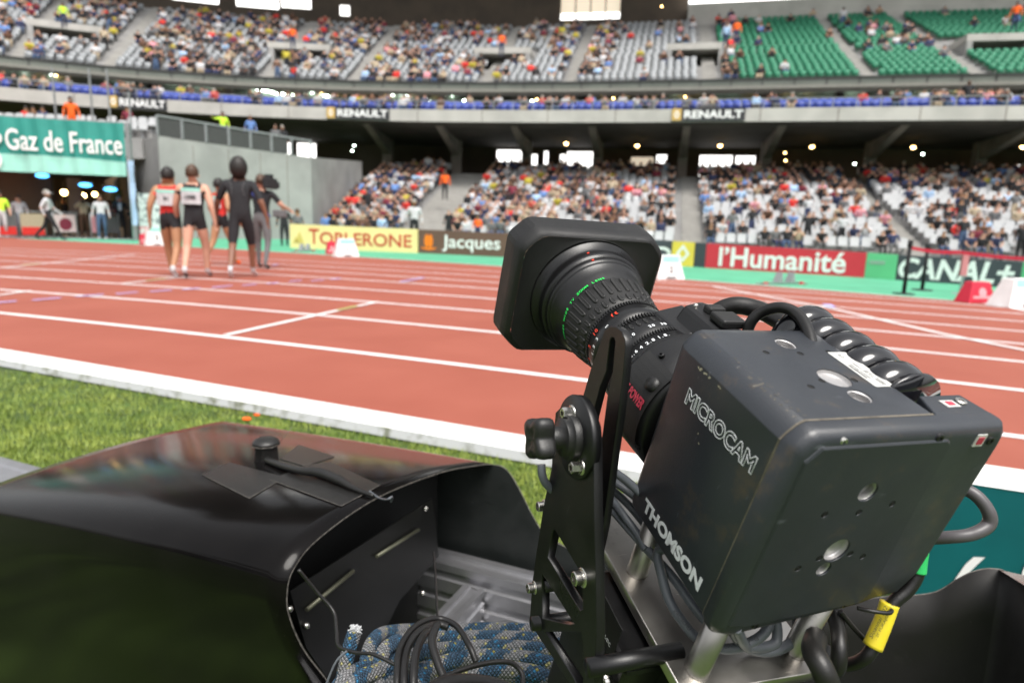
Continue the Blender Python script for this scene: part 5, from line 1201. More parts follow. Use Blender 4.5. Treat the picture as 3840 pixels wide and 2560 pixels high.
for i in range(60):
    y = rg.choice([rg.uniform(.02, .06), rg.uniform(.016, .115)]); t = rg.uniform(.55, 1.05); x = c_*t; z = -c_+c_*t*1.0; z = min(.0, z*.62)
    if rg.random() < .55: blob(q, (c_+rg.uniform(0, .004), y, .00013), (1, 0, 0), (0, 1, 0), rg.uniform(.0004, .0017))
    else: blob(q, (c_*.81, y, -c_*.11+.0001), (.86, 0, .5), (0, 1, 0), rg.uniform(.0005, .0019))
for (x, y, r) in [(.0175, .1110, .0016), (.0155, .1095, .0012), (.0190, .1125, .0007)]: blob(q, (x, y, .00014), (1, 0, 0), (0, 1, 0), r)
for (u, v, r) in [(2790, 1470, .0035), (2760, 1440, .002)]:
    p = LP(u, v, 2, -.006); blob(q, (c_*.81, p.y, -c_*.11+.00012), (.86, 0, .5), (0, 1, 0), r)
for i in range(26):
    x = rg.uniform(.02, .11); z = rg.uniform(-.02, -.035) if i % 2 else rg.uniform(-.110, -.142); blob(q, (x, -.00135, z), (1, 0, 0), (0, 0, 1), rg.uniform(.0003, .0009))
q.build('rubbed_patches', M['rub'], R_, fix=False)['kind'] = 'stuff'

# --- lens (axis +y)
AX, AZ = .052, -.087; ML = Matrix.Translation((AX, 0, AZ))
lens = bpy.data.objects.new('lens', None); C.objects.link(lens); lens.parent = R_; lens.matrix_local = ML
def lp(name, prof, m, n=96, rf=None, smooth=True, mi=0): k = MB(); k.lathe(prof, n, None, rf=rf, smooth=smooth); return k.build(name, m, lens)
lp('mount_ring', [(.112, .030), (.120, .038), (.128, .040), (.129, .046)], M['lensb'])
lp('drive_housing', [(.127, .030), (.128, .050), (.131, .054), (.172, .0555), (.176, .0535), (.1765, .047)], M['lensb'])
lp('iris_ring', [(.176, .047), (.1785, .0475), (.195, .0465), (.1955, .0455)], M['lensb'])
def gear(name, y0, y1, r0, r1, n):
    k = MB(); N = n*2; kk = 0
    for y in (y0, y1):
        for j in range(N): 
            a = 2*math.pi*j/N; r = r1 if j % 2 else r0; k.v.append((r*math.sin(a), y, r*math.cos(a)))
    k2 = len(k.v)
    k.v = []; N = n*4
    for y in (y0, y1):
        for j in range(N):
            a = 2*math.pi*(j+.5*(j % 2))/N; r = r1 if (j % 4) < 2 else r0; k.v.append((r*math.sin(a), y, r*math.cos(a)))
    for j in range(N): j2 = (j+1) % N; k.face((j, j2, N+j2, N+j))
    for (o_, y) in ((0, y0), (N, y1)):
        b = len(k.v)
        for j in range(N): a = 2*math.pi*(j+.5*(j % 2))/N; k.v.append(((r0-.004)*math.sin(a), y, (r0-.004)*math.cos(a)))
        for j in range(N): j2 = (j+1) % N; k.face((o_+j, o_+j2, b+j2, b+j))
    return k.build(name, M['rubber'], lens)
gear('iris_gear', .1955, .2005, .0450, .0468, 120)
lp('zoom_ring', [(.2003, .044), (.2008, .0447), (.228, .0428), (.2285, .042)], M['lensb'])
gear('zoom_gear', .2285, .2345, .0415, .0436, 96)
lp('focus_scale_ring', [(.2343, .040), (.2348, .0415), (.2585, .0400), (.259, .039)], M['lensb'])
gear('focus_gear', .2590, .2640, .0390, .0408, 96)
lp('focus_ring', [(.2638, .037), (.2643, .0398), (.272, .0408), (.290, .0438), (.303, .0458), (.304, .0450), (.3045, .043)], M['rubber'])
def capsule(k, a, y0, y1, r, wd, ht, tilt=0, rfun=None):
    # raised rib along y at angle a
    n = 7; pts = []
    L_ = y1-y0; hw = wd/2
    outline = [(y0+hw+hw*math.cos(t), hw*math.sin(t)) for t in np.linspace(math.pi/2, 1.5*math.pi, n)]+[(y1-hw+hw*math.cos(t), hw*math.sin(t)) for t in np.linspace(-math.pi/2, math.pi/2, n)]
    b = len(k.v)
    for (sc, h_) in ((1.0, -.0006), (.92, ht*.7), (.62, ht), (.36, ht*.72), (.25, ht*.65)):
        for (y, t) in outline:
            yc = (y0+y1)/2; yy = yc+(y-yc)*(1-(1-sc)*wd/L_*1.1); tt = t*sc; R0 = rfun(yy)+h_; aa = a+tt/R0; k.v.append((R0*math.sin(aa), yy, R0*math.cos(aa)))
    m_ = len(outline)
    for lv in range(4):
        for j in range(m_): j2 = (j+1) % m_; k.face((b+lv*m_+j, b+lv*m_+j2, b+(lv+1)*m_+j2, b+(lv+1)*m_+j), 0, None, True)
    k.face([b+4*m_+j for j in range(m_)], 0, None, False)
rfn = lambda y: float(np.interp(y, [.2643, .272, .290, .303], [.0398, .0408, .0438, .0458]))
k = MB()
for i in range(32): capsule(k, 2*math.pi*i/32, .2800, .3015, .04, .0046, .0016, rfun=rfn)
for i in range(32): capsule(k, 2*math.pi*(i+.5)/32, .2668, .2765, .04, .0044, .0014, rfun=rfn)
k.build('grip_ribs', M['rubber'], lens)
k = MB(); rfz = lambda y: float(np.interp(y, [.2008, .228], [.0447, .0428]))
for i in range(40): capsule(k, 2*math.pi*i/40, .2175, .2255, .04, .0034, .0010, rfun=rfz)
k.build('zoom_ribs', M['rubber'], lens)
lp('front_barrel', [(.3040, .0445), (.3060, .0448), (.3075, .0455), (.316, .0475), (.326, .0510), (.3275, .0525), (.3282, .0520), (.3285, .0530), (.334, .0545), (.3345, .0538), (.3350, .0560), (.343, .0575), (.3435, .0560), (.350, .057), (.356, .062)], M['lensb'], n=128)
lp('hood_collar', [(.3555, .0555), (.3560, .0590), (.3590, .0605), (.3605, .0612)], M['hoodin'], n=96)
# square hood
def octo(hw, hh, c, cx=0, cz=0): return [(cx-hw+c, cz+hh), (cx+hw-c, cz+hh), (cx+hw, cz+hh-c), (cx+hw, cz-hh+c), (cx+hw-c, cz-hh), (cx-hw+c, cz-hh), (cx-hw, cz-hh+c), (cx-hw, cz+hh-c)]
def octr(hw, hh, c, r=.35):     # softened corners, 24 points, starting top middle region
    o = octo(hw, hh, c); out = []
    for i in range(8):
        a = Vector(o[i-1]); b = Vector(o[i]); d = Vector(o[(i+1) % 8]); t = .006
        p = b+(a-b).normalized()*t; s2 = b+(d-b).normalized()*t; out += [tuple(p), tuple((p+s2+b*2)/4), tuple(s2)]
    return out
q = MB(); rear = .3600; ho = octr(.0865, .0710, .026); n_ = len(ho)
secs = [(.3990, [(x*1.0, z) for x, z in octr(.0845, .0705, .018)]), (.3760, octr(.0838, .0697, .018)), (.3655, octr(.0820, .0685, .0175)), (.3612, octr(.0800, .0660, .017)), (.3600, octr(.0775, .0635, .0165))]
k0 = 0
for y, po in secs:
    for x, z in po: q.v.append((x, y, z))
for i in range(len(secs)-1):
    for j in range(n_): j2 = (j+1) % n_; q.face((i*n_+j, i*n_+j2, (i+1)*n_+j2, (i+1)*n_+j), 0, None, i > 0)
# rear face ring down to the round collar
NR = 96; b_ = len(q.v); out = secs[-1][1]
def ray_oct(a):
    d = Vector((math.sin(a), math.cos(a))); best = 1e9
    for j in range(n_):
        p = Vector(out[j]); e = Vector(out[(j+1) % n_])-p; den = d.x*e.y-d.y*e.x
        if abs(den) < 1e-12: continue
        t = (p.x*e.y-p.y*e.x)/den; s2 = (p.x*d.y-p.y*d.x)/den
        if t > 0 and -1e-6 <= s2 <= 1+1e-6: best = min(best, t)
    return best
for j in range(NR): a = 2*math.pi*j/NR; r = ray_oct(a); q.v.append((r*math.sin(a), .35995, r*math.cos(a)))
for (rr_, yy) in ((.0630, .3597), (.0622, .3590), (.0612, .3605), (.0580, .3640)):
    for j in range(NR): a = 2*math.pi*j/NR; q.v.append((min(rr_, 1)*math.sin(a), yy, rr_*math.cos(a)*1))
for i in range(4):
    for j in range(NR): j2 = (j+1) % NR; q.face((b_+i*NR+j, b_+i*NR+j2, b_+(i+1)*NR+j2, b_+(i+1)*NR+j), 0, None, True)
# inner wall (front side)
b2 = len(q.v)
for y, po in ((.3988, octr(.0835, .0685, .018)), (.3700, octr(.0770, .0620, .017))):
    for x, z in po: q.v.append((x, y, z))
for j in range(n_): j2 = (j+1) % n_; q.face((j, j2, b2+j2, b2+j)); q.face((b2+j, b2+j2, b2+n_+j2, b2+n_+j))
q.build('lens_hood', M['hoodm'], lens, fix=True)
k = MB(); k.lathe([(.352, .0), (.352, .049), (.3525, .0495), (.356, .0590), (.368, .0600)], 64); k.build('hood_inner_ring', M['hoodin'], lens)
k = MB(); k.lathe([(.353, .0), (.362, .03), (.364, .0), ], 48); k.build('front_glass', M['gloss'], lens)
def ring_text(s, y, r, a0, da, size, m, up=1, name='ring_mark'):
    mp_ = Matrix.Identity(4); objs = []
    cu_all = []
    for i, ch in enumerate(s):
        if ch == ' ': continue
        a = a0+da*i; rad_ = Vector((math.sin(a), 0, math.cos(a))); tan = Vector((math.cos(a), 0, -math.sin(a)))
        o = text_obj(name, ch, m, lens, frame(rad_*r+Vector((0, y, 0)), tan, (0, 1, 0), rad_), height=size*(.16 if ch == '.' else .5 if ch == '∞' else 1), depth=.0002, align='CENTER', off=.02); objs.append(o)
    # join the characters of one inscription
    bm = bmesh.new()
    for o in objs: bm.from_mesh(o.data)
    me = bpy.data.meshes.new(name); bm.to_mesh(me); bm.free(); me.materials.append(m)
    for o in objs: bpy.data.objects.remove(o)
    o = bpy.data.objects.new(name, me); C.objects.link(o); o.parent = lens; return o
D = math.radians
ring_text('SUPER WIDE TV ZOOM LENS', .3045+.0003, .0458, D(-118), D(4.5), .0032, M['tg'], name='green_lettering')
ring_text('ft', .2500, .0412, D(-42), D(5.5), .0044, M['tr'], name='red_scale_mark')
for s, a, m in [('10', -75, 'tr'), ('5', -93, 'tr'), ('3', -112, 'tr')]: ring_text(s, .2520, .0410, D(a), D(5.4), .0044, M[m], name='red_scale_number')
for s, a in [('∞', -56), ('3', -76), ('1.5', -97), ('1', -113)]: ring_text(s, .2445, .0413, D(a), D(5.0), .0038, M['tw'], name='white_scale_number')
for s, a in [('48', -92), ('10', -44), ('20', -20), ('30', -6)]: ring_text(s, .2085, .0445, D(a), D(4.0), .0036, M['tw'], name='zoom_number')
for s, a in [('11', -75), ('8', -64), ('5.6', -57), ('4', -44), ('2.8', -37), ('1.8', -24), ('.', -14)]: ring_text(s, .1865, .0474, D(a), D(3.4), .0036, M['tw'], name='iris_number')
q = MB(); a = D(-70); q.box((-.0004, .1930, .0), (.0004, .2000, .0475), Matrix.Rotation(a, 4, 'Y')); q.build('index_mark', M['tw'], lens)
q = MB()
for (yy, a) in ((.3420, -18), (.3310, -18)): q.box((-.0012, yy, .05), (.0012, yy+.0016, .0578 if yy > .34 else .0548), Matrix.Rotation(D(a), 4, 'Y'))
q.build('red_dots', M['tr'], lens)
# label panel on the drive housing, plate, red text
k = MB()
for i in range(14):
    a0 = D(-112+i*5); a1 = D(-112+(i+1)*5); r = .0562; k.quad((r*math.sin(a0), .131, r*math.cos(a0)), (r*math.sin(a1), .131, r*math.cos(a1)), (r*math.sin(a1), .170, r*math.cos(a1)), (r*math.sin(a0), .170, r*math.cos(a0)))
k.build('housing_plate', M['rubber'], lens, fix=False)
ring_text('WIDE POWER', .1655, .0564, D(-62), D(-4.6), .0, M['tred2']) if False else None
def side_text(s, y, r, a0, da, size, m):     # characters whose tops point rearwards
    objs = []
    for i, ch in enumerate(s):
        if ch == ' ': continue
        a = a0-da*i; rad_ = Vector((math.sin(a), 0, math.cos(a))); tan = Vector((math.cos(a), 0, -math.sin(a)))
        objs.append(text_obj('t', ch, m, lens, frame(rad_*r+Vector((0, y, 0)), -tan, (0, -1, 0), rad_), height=size, depth=.0002, align='CENTER', off=.03))
    bm = bmesh.new()
    for o in objs: bm.from_mesh(o.data)
    me = bpy.data.meshes.new('t'); bm.to_mesh(me); bm.free(); me.materials.append(m)
    for o in objs: bpy.data.objects.remove(o)
    o = bpy.data.objects.new('red_lettering', me); C.objects.link(o); o.parent = lens
a = D(-74); rad_ = Vector((math.sin(a), 0, math.cos(a))); tan = Vector((math.cos(a), 0, -math.sin(a)))
text_obj('red_lettering', 'WIDE POWER', M['tred2'], lens, frame(rad_*.0571+Vector((0, .1735, 0))-tan*.004, (0, -1, 0), tan, rad_), width=.040, height=.0078, depth=.0002, off=.03)
screw_l = screw((0, 0, 0), 'y', .0025, 'blk', parent=lens); screw_l.matrix_local = frame(Vector((math.sin(D(-38))*.0565, .158, math.cos(D(-38))*.0565)), (math.cos(D(-38)), 0, -math.sin(D(-38))), -Vector((math.sin(D(-38)), 0, math.cos(D(-38)))), (0, 1, 0))
k = MB(); k.lathe([(-.002, .0), (-.002, .0055), (.003, .006)], 24); o = k.build('filter_dial', M['knob'], lens); a = D(-58); o.matrix_local = frame(Vector((math.sin(a)*.0565, .140, math.cos(a)*.0565)), (math.cos(a), 0, -math.sin(a)), -Vector((math.sin(a), 0, math.cos(a))), (0, 1, 0))
# lens control grip on the far side
grip = bpy.data.objects.new('lens_grip', None); C.objects.link(grip); grip.parent = R_
q = MB(); q.prism([(.058, -.046), (.066, -.026), (.082, -.022), (.100, -.030), (.108, -.060), (.100, -.13), (.075, -.14)], .135, .215); q.build('grip_body', M['lensb'], grip, bevel=.004)
q = MB(); q.prism([(.050, -.046), (.078, -.040), (.078, -.034), (.052, -.041)], .185, .232); q.build('zoom_arm', M['lensb'], grip, bevel=.002)
q = MB(); q.box((.070, .165, -.024), (.092, .185, -.017)); q.box((.074, .190, -.025), (.090, .200, -.018)); q.build('rocker_switch', M['rubber'], grip, bevel=.002)
q = MB(); q.box((.035, .150, -.045), (.060, .165, -.036)); q.build('zoom_stop', M['lensb'], grip, bevel=.003)
q = MB(); q.lathe([(-.001, 0), (-.001, .0018), (.001, .002)], 14, Matrix.Translation((.073, .208, -.0235)) @ Matrix.Rotation(-math.pi/2, 4, 'X')); q.build('screw', M['bolt'], grip)
# bellows hose along the right side
prof = []
y = .150
for i in range(5):
    for t in np.linspace(0, math.pi, 11)[:-1]: prof.append((y-(1-math.cos(t))/2*.0205, .0180+.0100*math.sin(t)**.6))
    y -= .0205
prof += [(y, .019), (y-.001, .026), (y-.003, .0285), (y-.005, .028), (y-.0052, .0)]
k = MB(); k.lathe(prof, 48, Matrix.Translation((.1255, 0, -.0190))); k.build('bellows_cap', M['gloss'], R_)

def cable(label, pts, r, m, name='cable', n=12, cat='cable', group=None, uv=False):
    o_ = Vector(pts[0]); k = MB(); k.tube([Vector(p)-o_ for p in pts], r, n, smooth_path=8); o = k.build(name, m, fix=False); o.location = o_; return tag(o, label, cat, group)
PZ = lambda lst: [BOX @ LP(u, v, 2, z) for u, v, z in lst]
PW = lambda lst: [W(*p) for p in lst]
cable('thick black hose arching behind the camera box over the track lines', PW([(2560, 1420, .60), (2585, 1290, .58), (2640, 1205, .57), (2740, 1148, .56), (2840, 1160, .55), (2930, 1205, .53), (3010, 1250, .50), (3060, 1320, .47)]), .0078, M['hose'], 'hose')
cable('thinner black cable arching over the top rear edge of the camera box', PW([(2790, 1300, .50), (2815, 1210, .495), (2862, 1168, .49), (2930, 1153, .48), (2990, 1178, .47), (3030, 1240, .455), (3050, 1330, .44)]), .0043, M['bcable'])
cable('dark grey cable loop sticking out right of the camera box over the teal board', PW([(3400, 1770, .50), (3560, 1815, .49), (3650, 1850, .48), (3704, 1912, .475), (3708, 1965, .475), (3650, 2000, .475), (3560, 2013, .48), (3400, 2020, .50), (3300, 2010, .51)]), .0048, M['gcable'] if False else mat('cable_charcoal', (.075, .07, .075), .4, var=.1))
# yellow tagged cable
rt = thing('tagged_cable', 'black cable with green tape and a yellow marked sleeve hanging below the box', 'cable', W(3460, 2120, .44))
def rel(pts): return [W(*p)-Vector(rt.location) for p in pts]
k = MB(); k.tube(rel([(3520, 1950, .45), (3448, 2080, .44), (3440, 2150, .44), (3405, 2210, .44), (3350, 2260, .44), (3310, 2330, .44), (3285, 2400, .44), (3250, 2460, .44), (3190, 2490, .45), (3130, 2480, .46), (3080, 2420, .48)]), .0045, 14, smooth_path=8); k.build('cord', M['bcable'], rt, fix=False)
k = MB(); k.tube(rel([(3452, 2065, .4395), (3446, 2105, .4395), (3442, 2145, .4395)]), .0052, 14); k.build('green_tape', mat('tape_green', (.03, .45, .12), .4, var=.1), rt)
k = MB(); k.tube(rel([(3336, 2260, .4390), (3312, 2330, .4390), (3272, 2424, .4390)]), [.0062, .0060, .0064], 16); slv = k.build('yellow_sleeve', mat('sleeve_yellow', (.72, .58, .03), .4, var=.08, scale=40, bump=.2, bscale=60), rt)
a = W(3290, 2400, .4310); b = W(3345, 2290, .4310); xx = (b-a).normalized(); zz = (CAM-a).normalized(); yy = zz.cross(xx).normalized(); zz = xx.cross(yy)
text_obj('print', '. 2F FURAJO R6 3', M['ink'], rt, frame(a-Vector(rt.location), xx, yy, zz), width=.026, height=.0019, depth=.0001); a2 = W(3270, 2395, .4308)
text_obj('print', 'Sloannai 102', M['ink'], rt, frame(a2-Vector(rt.location), xx, yy, zz), width=.024, height=.0022, depth=.0001, shear=.3)
k = MB(); k.tube(rel([(3215, 2278, .43), (3270, 2290, .425), (3330, 2297, .425), (3344, 2288, .430), (3330, 2280, .45)]), .0014, 8); k.build('cable_tie', M['bcable'], rt)
cable('thick black cable hanging down under the right end of the metal plate', PW([(3060, 2390, .44), (3050, 2440, .42), (3080, 2500, .41), (3110, 2580, .41), (3120, 2700, .42)]), .0075, M['hose'])
cable('black looped cable between the metal plate and the yellow sleeve', PW([(3120, 2280, .46), (3140, 2350, .45), (3148, 2430, .44), (3140, 2500, .44), (3115, 2510, .45), (3100, 2440, .47)]), .0055, M['bcable'])
cable('thin black wire with a ferrule running to the yellow sleeve', PW([(3150, 2290, .45), (3190, 2340, .45), (3240, 2395, .45)]), .0018, M['bcable'])
# grey cables under the box
gl_ = [[(2560, 2060, -.150), (2470, 2065, -.166), (2480, 2150, -.175), (2510, 2250, -.185), (2560, 2330, -.190), (2620, 2395, -.195), (2720, 2432, -.197), (2820, 2405, -.190), (2880, 2350, -.180), (2890, 2250, -.170)],
       [(2280, 1890, -.170), (2340, 1960, -.172), (2420, 2050, -.175), (2520, 2160, -.178), (2600, 2270, -.182), (2660, 2340, -.185), (2700, 2350, -.175)],
       [(2740, 2330, -.150), (2765, 2395, -.188), (2830, 2425, -.195), (2900, 2415, -.195), (2915, 2375, -.19), (2905, 2300, -.18)],
       [(2760, 2350, -.150), (2805, 2428, -.196), (2900, 2440, -.2), (2975, 2400, -.197), (2990, 2340, -.19), (2980, 2250, -.18)],
       [(2280, 1790, -.150), (2340, 1830, -.150), (2400, 1880, -.155), (2450, 1950, -.16)],
       [(2280, 1850, -.165), (2330, 1920, -.165), (2390, 2000, -.17), (2420, 2060, -.175)],
       [(2030, 1740, -.14), (2040, 1800, -.15), (2090, 1850, -.16), (2180, 1880, -.165), (2290, 1930, -.17)]]
gl_ += [[(2290, 1760, -.12), (2360, 1810, -.13), (2430, 1880, -.14), (2500, 1950, -.15)], [(2285, 1825, -.16), (2350, 1885, -.165), (2410, 1955, -.17), (2470, 2040, -.17), (2560, 2060, -.15)]]
gn = ['grey printed cable drooping under the box onto the metal plate', 'grey cable running diagonally under the lower box edge', 'grey cable loop near the right post of the metal plate', 'outer grey cable loop near the right post of the metal plate', 'upper grey cable between the black bracket and the box', 'lower grey cable between the black bracket and the box', 'grey cable bowing out left of the star knob', 'topmost grey cable between the black bracket and the box', 'middle grey cable between the black bracket and the box']
gc = [cable(gn[i], PZ(p), .0036 if i < 4 else .0032, M['gcable'], group='grey cables under the camera box') for i, p in enumerate(gl_)]
for (s, a, b, h) in [('KROSCHU', (2522, 2290, -.184), (2580, 2360, -.190), .0030), ('LEX  CY + G', (2700, 2436, -.194), (2840, 2400, -.187), .0034)]:
    a, b = PZ([a, b]); xx = (b-a).normalized(); zz = (CAM-a).normalized(); yy = zz.cross(xx).normalized(); zz = xx.cross(yy); a = a+zz*.003
    o = text_obj('print', s, M['ink'], gc[0], frame(a-Vector(gc[0].location), xx, yy, zz), width=(b-a).length, height=h*.75, depth=.0001)

# ------------------------------------------------ bracket and metal plate
br = thing('camera_bracket', 'black slotted bracket with star knob carrying the camera, on a metal plate', 'bracket', mat=BOX)
def plate_px(name, ax, val, out, holes, thick, m=None, bev=.0006):
    def P2(u, v): p = LP(u, v, ax, val); return (-p.y, p.z)          # viewed from -x : right=-y, up=z
    Mx = frame((val, 0, 0), (0, -1, 0), (0, 0, 1), (-1, 0, 0))
    return plate2d(name, [P2(*p) for p in out], [[P2(*p) for p in h] for h in holes], thick, Mx, m or M['blk'], br, bev)
c3 = lambda *a: [(1800+x/1.352, 1400+y/1.352) for x, y in a]
arc_ = lambda cx, cy, rx_, ry_, a0, a1, n: [(cx+rx_*math.cos(a0+(a1-a0)*i/n), cy+ry_*math.sin(a0+(a1-a0)*i/n)) for i in range(n+1)]
# slotted arm
tip = [(2268+5, 1265), (2282, 1240), (2302, 1226), (2325, 1228), (2345, 1245), (2357, 1275), (2358, 1300)]
arm_out = [(2229, 1385), (2250, 1330)]+tip+[(2350, 1400), (2330, 1560), (2310, 1700), (2275, 1960), (2250, 2080), (2180, 2080), (2120, 1950), (2130, 1800), (2190, 1520)]
slot = [(2299, 1275), (2307, 1262), (2318, 1264), (2323, 1280), (2312, 1400), (2292, 1490), (2272, 1640), (2262, 1760), (2240, 1760), (2222, 1660), (2234, 1560), (2262, 1450), (2286, 1390)]
plate_px('slotted_arm', 0, -.030, arm_out, [slot], .006)
# front frame with lightening holes
fo2 = c3((405, 200), (440, 165), (485, 147), (530, 155), (565, 195), (590, 270), (598, 360), (600, 700), (608, 1000), (612, 1300), (605, 1450), (600, 1640), (520, 1640), (480, 1568), (300, 1300), (272, 1240), (285, 1060), (300, 950), (345, 660), (385, 480), (392, 330))
h1 = c3((333, 1010), (350, 1030), (505, 1268), (480, 1272), (333, 1240))
h2 = c3((360, 930), (388, 790), (400, 785), (540, 1015), (546, 1195), (530, 1200))
h3 = c3((342, 1300), (535, 1300), (548, 1380), (545, 1630), (520, 1600), (500, 1545))
plate_px('front_frame', 0, -.050, fo2, [h1, h2, h3], .007)
h_web = c3((385, 480), (560, 440), (560, 1000), (520, 1000), (385, 760)); plate_px('web_plate', 0, -.0445, h_web, [], .003)
# disc, hub, star knob
c0 = LP(1800+492/1.352, 1400+320/1.352, 0, -.0535); c0 = Vector((-.0535, c0.y, c0.z))
MX = lambda x, rot=0: frame((x, c0.y, c0.z), (0, 0, 1), (-1, 0, 0), (0, -1, 0))    # local y -> -x
k = MB(); k.lathe([(-.004, .0), (-.004, .0295), (.0018, .030), (.003, .0292), (.003, .0)], 72, MX(-.0535)); k.build('clamp_disc', M['blk'], br)
k = MB(); k.lathe([(0, .0165), (.005, .0165), (.0055, .016), (.0055, .0135), (.009, .0135), (.0095, .013), (.0095, .0080), (.020, .0080)], 48, MX(-.0565)); k.build('hub', M['knob'], br)
k = MB(); k.lathe([(0, .005), (.0004, .0105), (.002, .0135), (.004, .0145), (.010, .0148), (.013, .0142), (.0148, .0125), (.0152, .008), (.014, .005), (.014, 0)], 120, MX(-.074), rf=lambda a: 1+.22*math.cos(4*a+.6)); k.build('star_knob', M['knob'], br)
def bolt(u, v, x, r, L_=.008, hexa=True):
    c = LP(u, v, 0, x); k = MB(); Mx = frame((x, c.y, c.z), (0, 0, 1), (-1, 0, 0), (0, -1, 0)); k.lathe([(-.004, r*1.35), (-.0005, r*1.4), (0, r*1.3), (0, r)], 24, Mx); k.lathe([(0, r), (L_*.55, r), (L_*.62, r*.88), (L_*.62, r*.5), (L_*.3, r*.46), (L_*.3, 0)], 6 if hexa else 24, Mx, smooth=False); k.build('bolt', M['bolt'], br)
bolt(1800+460/1.352, 1400+200/1.352, -.0575, .0042, .011); bolt(1800+505/1.352, 1400+475/1.352, -.0575, .0042, .011)
bolt(1800+322/1.352, 1400+672/1.352, -.046, .0040, .009, False); bolt(1800+272/1.352, 1400+1085/1.352, -.054, .0040, .009, False); bolt(1800+515/1.352, 1400+1035/1.352, -.054, .0050, .010, False); bolt(1800+610/1.352, 1400+1558/1.352, -.034, .0055, .01)
def rod(u, v, x0, x1, r, m='blk'):
    c = LP(u, v, 0, x0); k = MB(); k.lathe([(0, 0), (0, r), (abs(x1-x0), r), (abs(x1-x0), 0)], 24, frame((x0, c.y, c.z), (0, 0, 1), (1, 0, 0), (0, 1, 0))); k.build('spacer_rod', M[m], br)
rod(1800+330/1.352, 1400+1080/1.352, -.052, .03, .0045); rod(1800+262/1.352, 1400+1268/1.352, -.060, .03, .0055); rod(1800+545/1.352, 1400+1492/1.352, -.060, .012, .0062)
# dark body of the pan head between bracket and plate
q = MB(); q.box((-.026, .03, -.36), (.06, .12, -.222)); q.build('pan_head', M['blk'], br, bevel=.004)
q = MB(); p = LP(1800+650/1.352, 1400+1270/1.352, 0, -.0265); q.box((-.0268, p.y-.016, p.z-.018), (-.0262, p.y+.014, p.z+.014)); lab = q.build('rating_label', M['dark'], br); text_obj('print', 'PTC-LOC', M['tw'], br, frame((-.0269, p.y+.008, p.z-.012), (0, -1, 0), (0, 0, 1), (-1, 0, 0)), width=.018, height=.003, depth=.0001)
# aluminium plate and four posts
k = plate2d('metal_plate', [(.006, -.001), (.100, -.004)]+[(.104+.006*math.cos(a), .002+.006*math.sin(a)) for a in np.linspace(-math.pi/2, 0, 6)]+[(.110, .18), (.104, .187), (.002, .187), (-.003, .18), (-.003, .006)], [], .009, frame((0, 0, -.2105), (1, 0, 0), (0, 1, 0), (0, 0, 1)), M['alu'], br, .0008)
for (x, y) in ((.016, .014), (.100, .014), (.014, .100), (.100, .106)):
    k = MB(); k.lathe([(-.206, .0), (-.206, .0090), (-.2045, .0083), (-.1530, .0083), (-.1530, 0)], 36, frame((x, y, 0), (1, 0, 0), (0, 0, 1), (0, -1, 0))); k.build('post', M['alu'], br)
q = MB(); q.box((.004, .006, -.30), (.10, .12, -.216)); q.build('carriage', M['blk'], br, bevel=.004)

# ------------------------------------------------ glossy cover shell over the dolly rail (left)
M['shell'] = mat('shell_gloss', (.004, .0035, .0035), .20, spec=.14, var=.35, scale=6, bump=.05, bscale=25)
n_, l_ = nodes(M['shell']); p_ = n_['Principled BSDF']; tc_ = [x for x in n_ if x.type == 'TEX_COORD'][0]
nz = n_.new('ShaderNodeTexVoronoi'); nz.inputs['Scale'].default_value = 90; l_.new(tc_.outputs['Object'], nz.inputs['Vector']); rp = n_.new('ShaderNodeValToRGB'); rp.color_ramp.elements[0].position = .0; rp.color_ramp.elements[1].position = .05; rp.color_ramp.elements[0].color = (.22, .21, .2, 1); rp.color_ramp.elements[1].color = (0, 0, 0, 1); l_.new(nz.outputs['Distance'], rp.inputs['Fac'])
nm = n_.new('ShaderNodeTexNoise'); nm.inputs['Scale'].default_value = 9; l_.new(tc_.outputs['Object'], nm.inputs['Vector']); r3 = n_.new('ShaderNodeValToRGB'); r3.color_ramp.elements[0].position = .52; r3.color_ramp.elements[1].position = .66; l_.new(nm.outputs['Fac'], r3.inputs['Fac'])
mu = n_.new('ShaderNodeMix'); mu.data_type = 'RGBA'; mu.blend_type = 'MULTIPLY'; mu.inputs[0].default_value = 1; l_.new(rp.outputs['Color'], mu.inputs[6]); l_.new(r3.outputs['Color'], mu.inputs[7])
ad = n_.new('ShaderNodeMix'); ad.data_type = 'RGBA'; ad.blend_type = 'ADD'; ad.inputs[0].default_value = 1; l_.new(p_.inputs['Base Color'].links[0].from_socket, ad.inputs[6]); l_.new(mu.outputs[2], ad.inputs[7]); l_.new(ad.outputs[2], p_.inputs['Base Color'])
nr = n_.new('ShaderNodeTexNoise'); nr.inputs['Scale'].default_value = 3; nr.inputs['Detail'].default_value = 5; l_.new(tc_.outputs['Object'], nr.inputs['Vector']); mr = n_.new('ShaderNodeMapRange'); mr.inputs[3].default_value = .08; mr.inputs[4].default_value = .20; l_.new(nr.outputs['Fac'], mr.inputs[0]); l_.new(mr.outputs[0], p_.inputs['Roughness'])
M['shell_in'] = wear('shell_inside', (.010, .0125, .012), (.035, .04, .038), .5, thr=(.66, .82), scale=20, bump=.08)
M['edge'] = mat('raw_edge', (.11, .10, .09), .7, var=.5, scale=150)
def profile(bulge=0):      # opening profile measured in the plane e=-.56 : (n, z)
    return [(.74, .10), (.700, .20), (.666, .268), (.618, .351), (.593, .414), (.589, .451), (.603, .481), (.656, .502), (.795, .507), (.989, .479), (1.12, .447), (1.22, .417), (1.262, .385), (1.285, .33), (1.29, .22), (1.29, .02)]
def rim_pt(u, v, E1): p = pl(u, v, EV, E1); return (p.dot(NV), p.z)
pA = profile(); LRm = {}
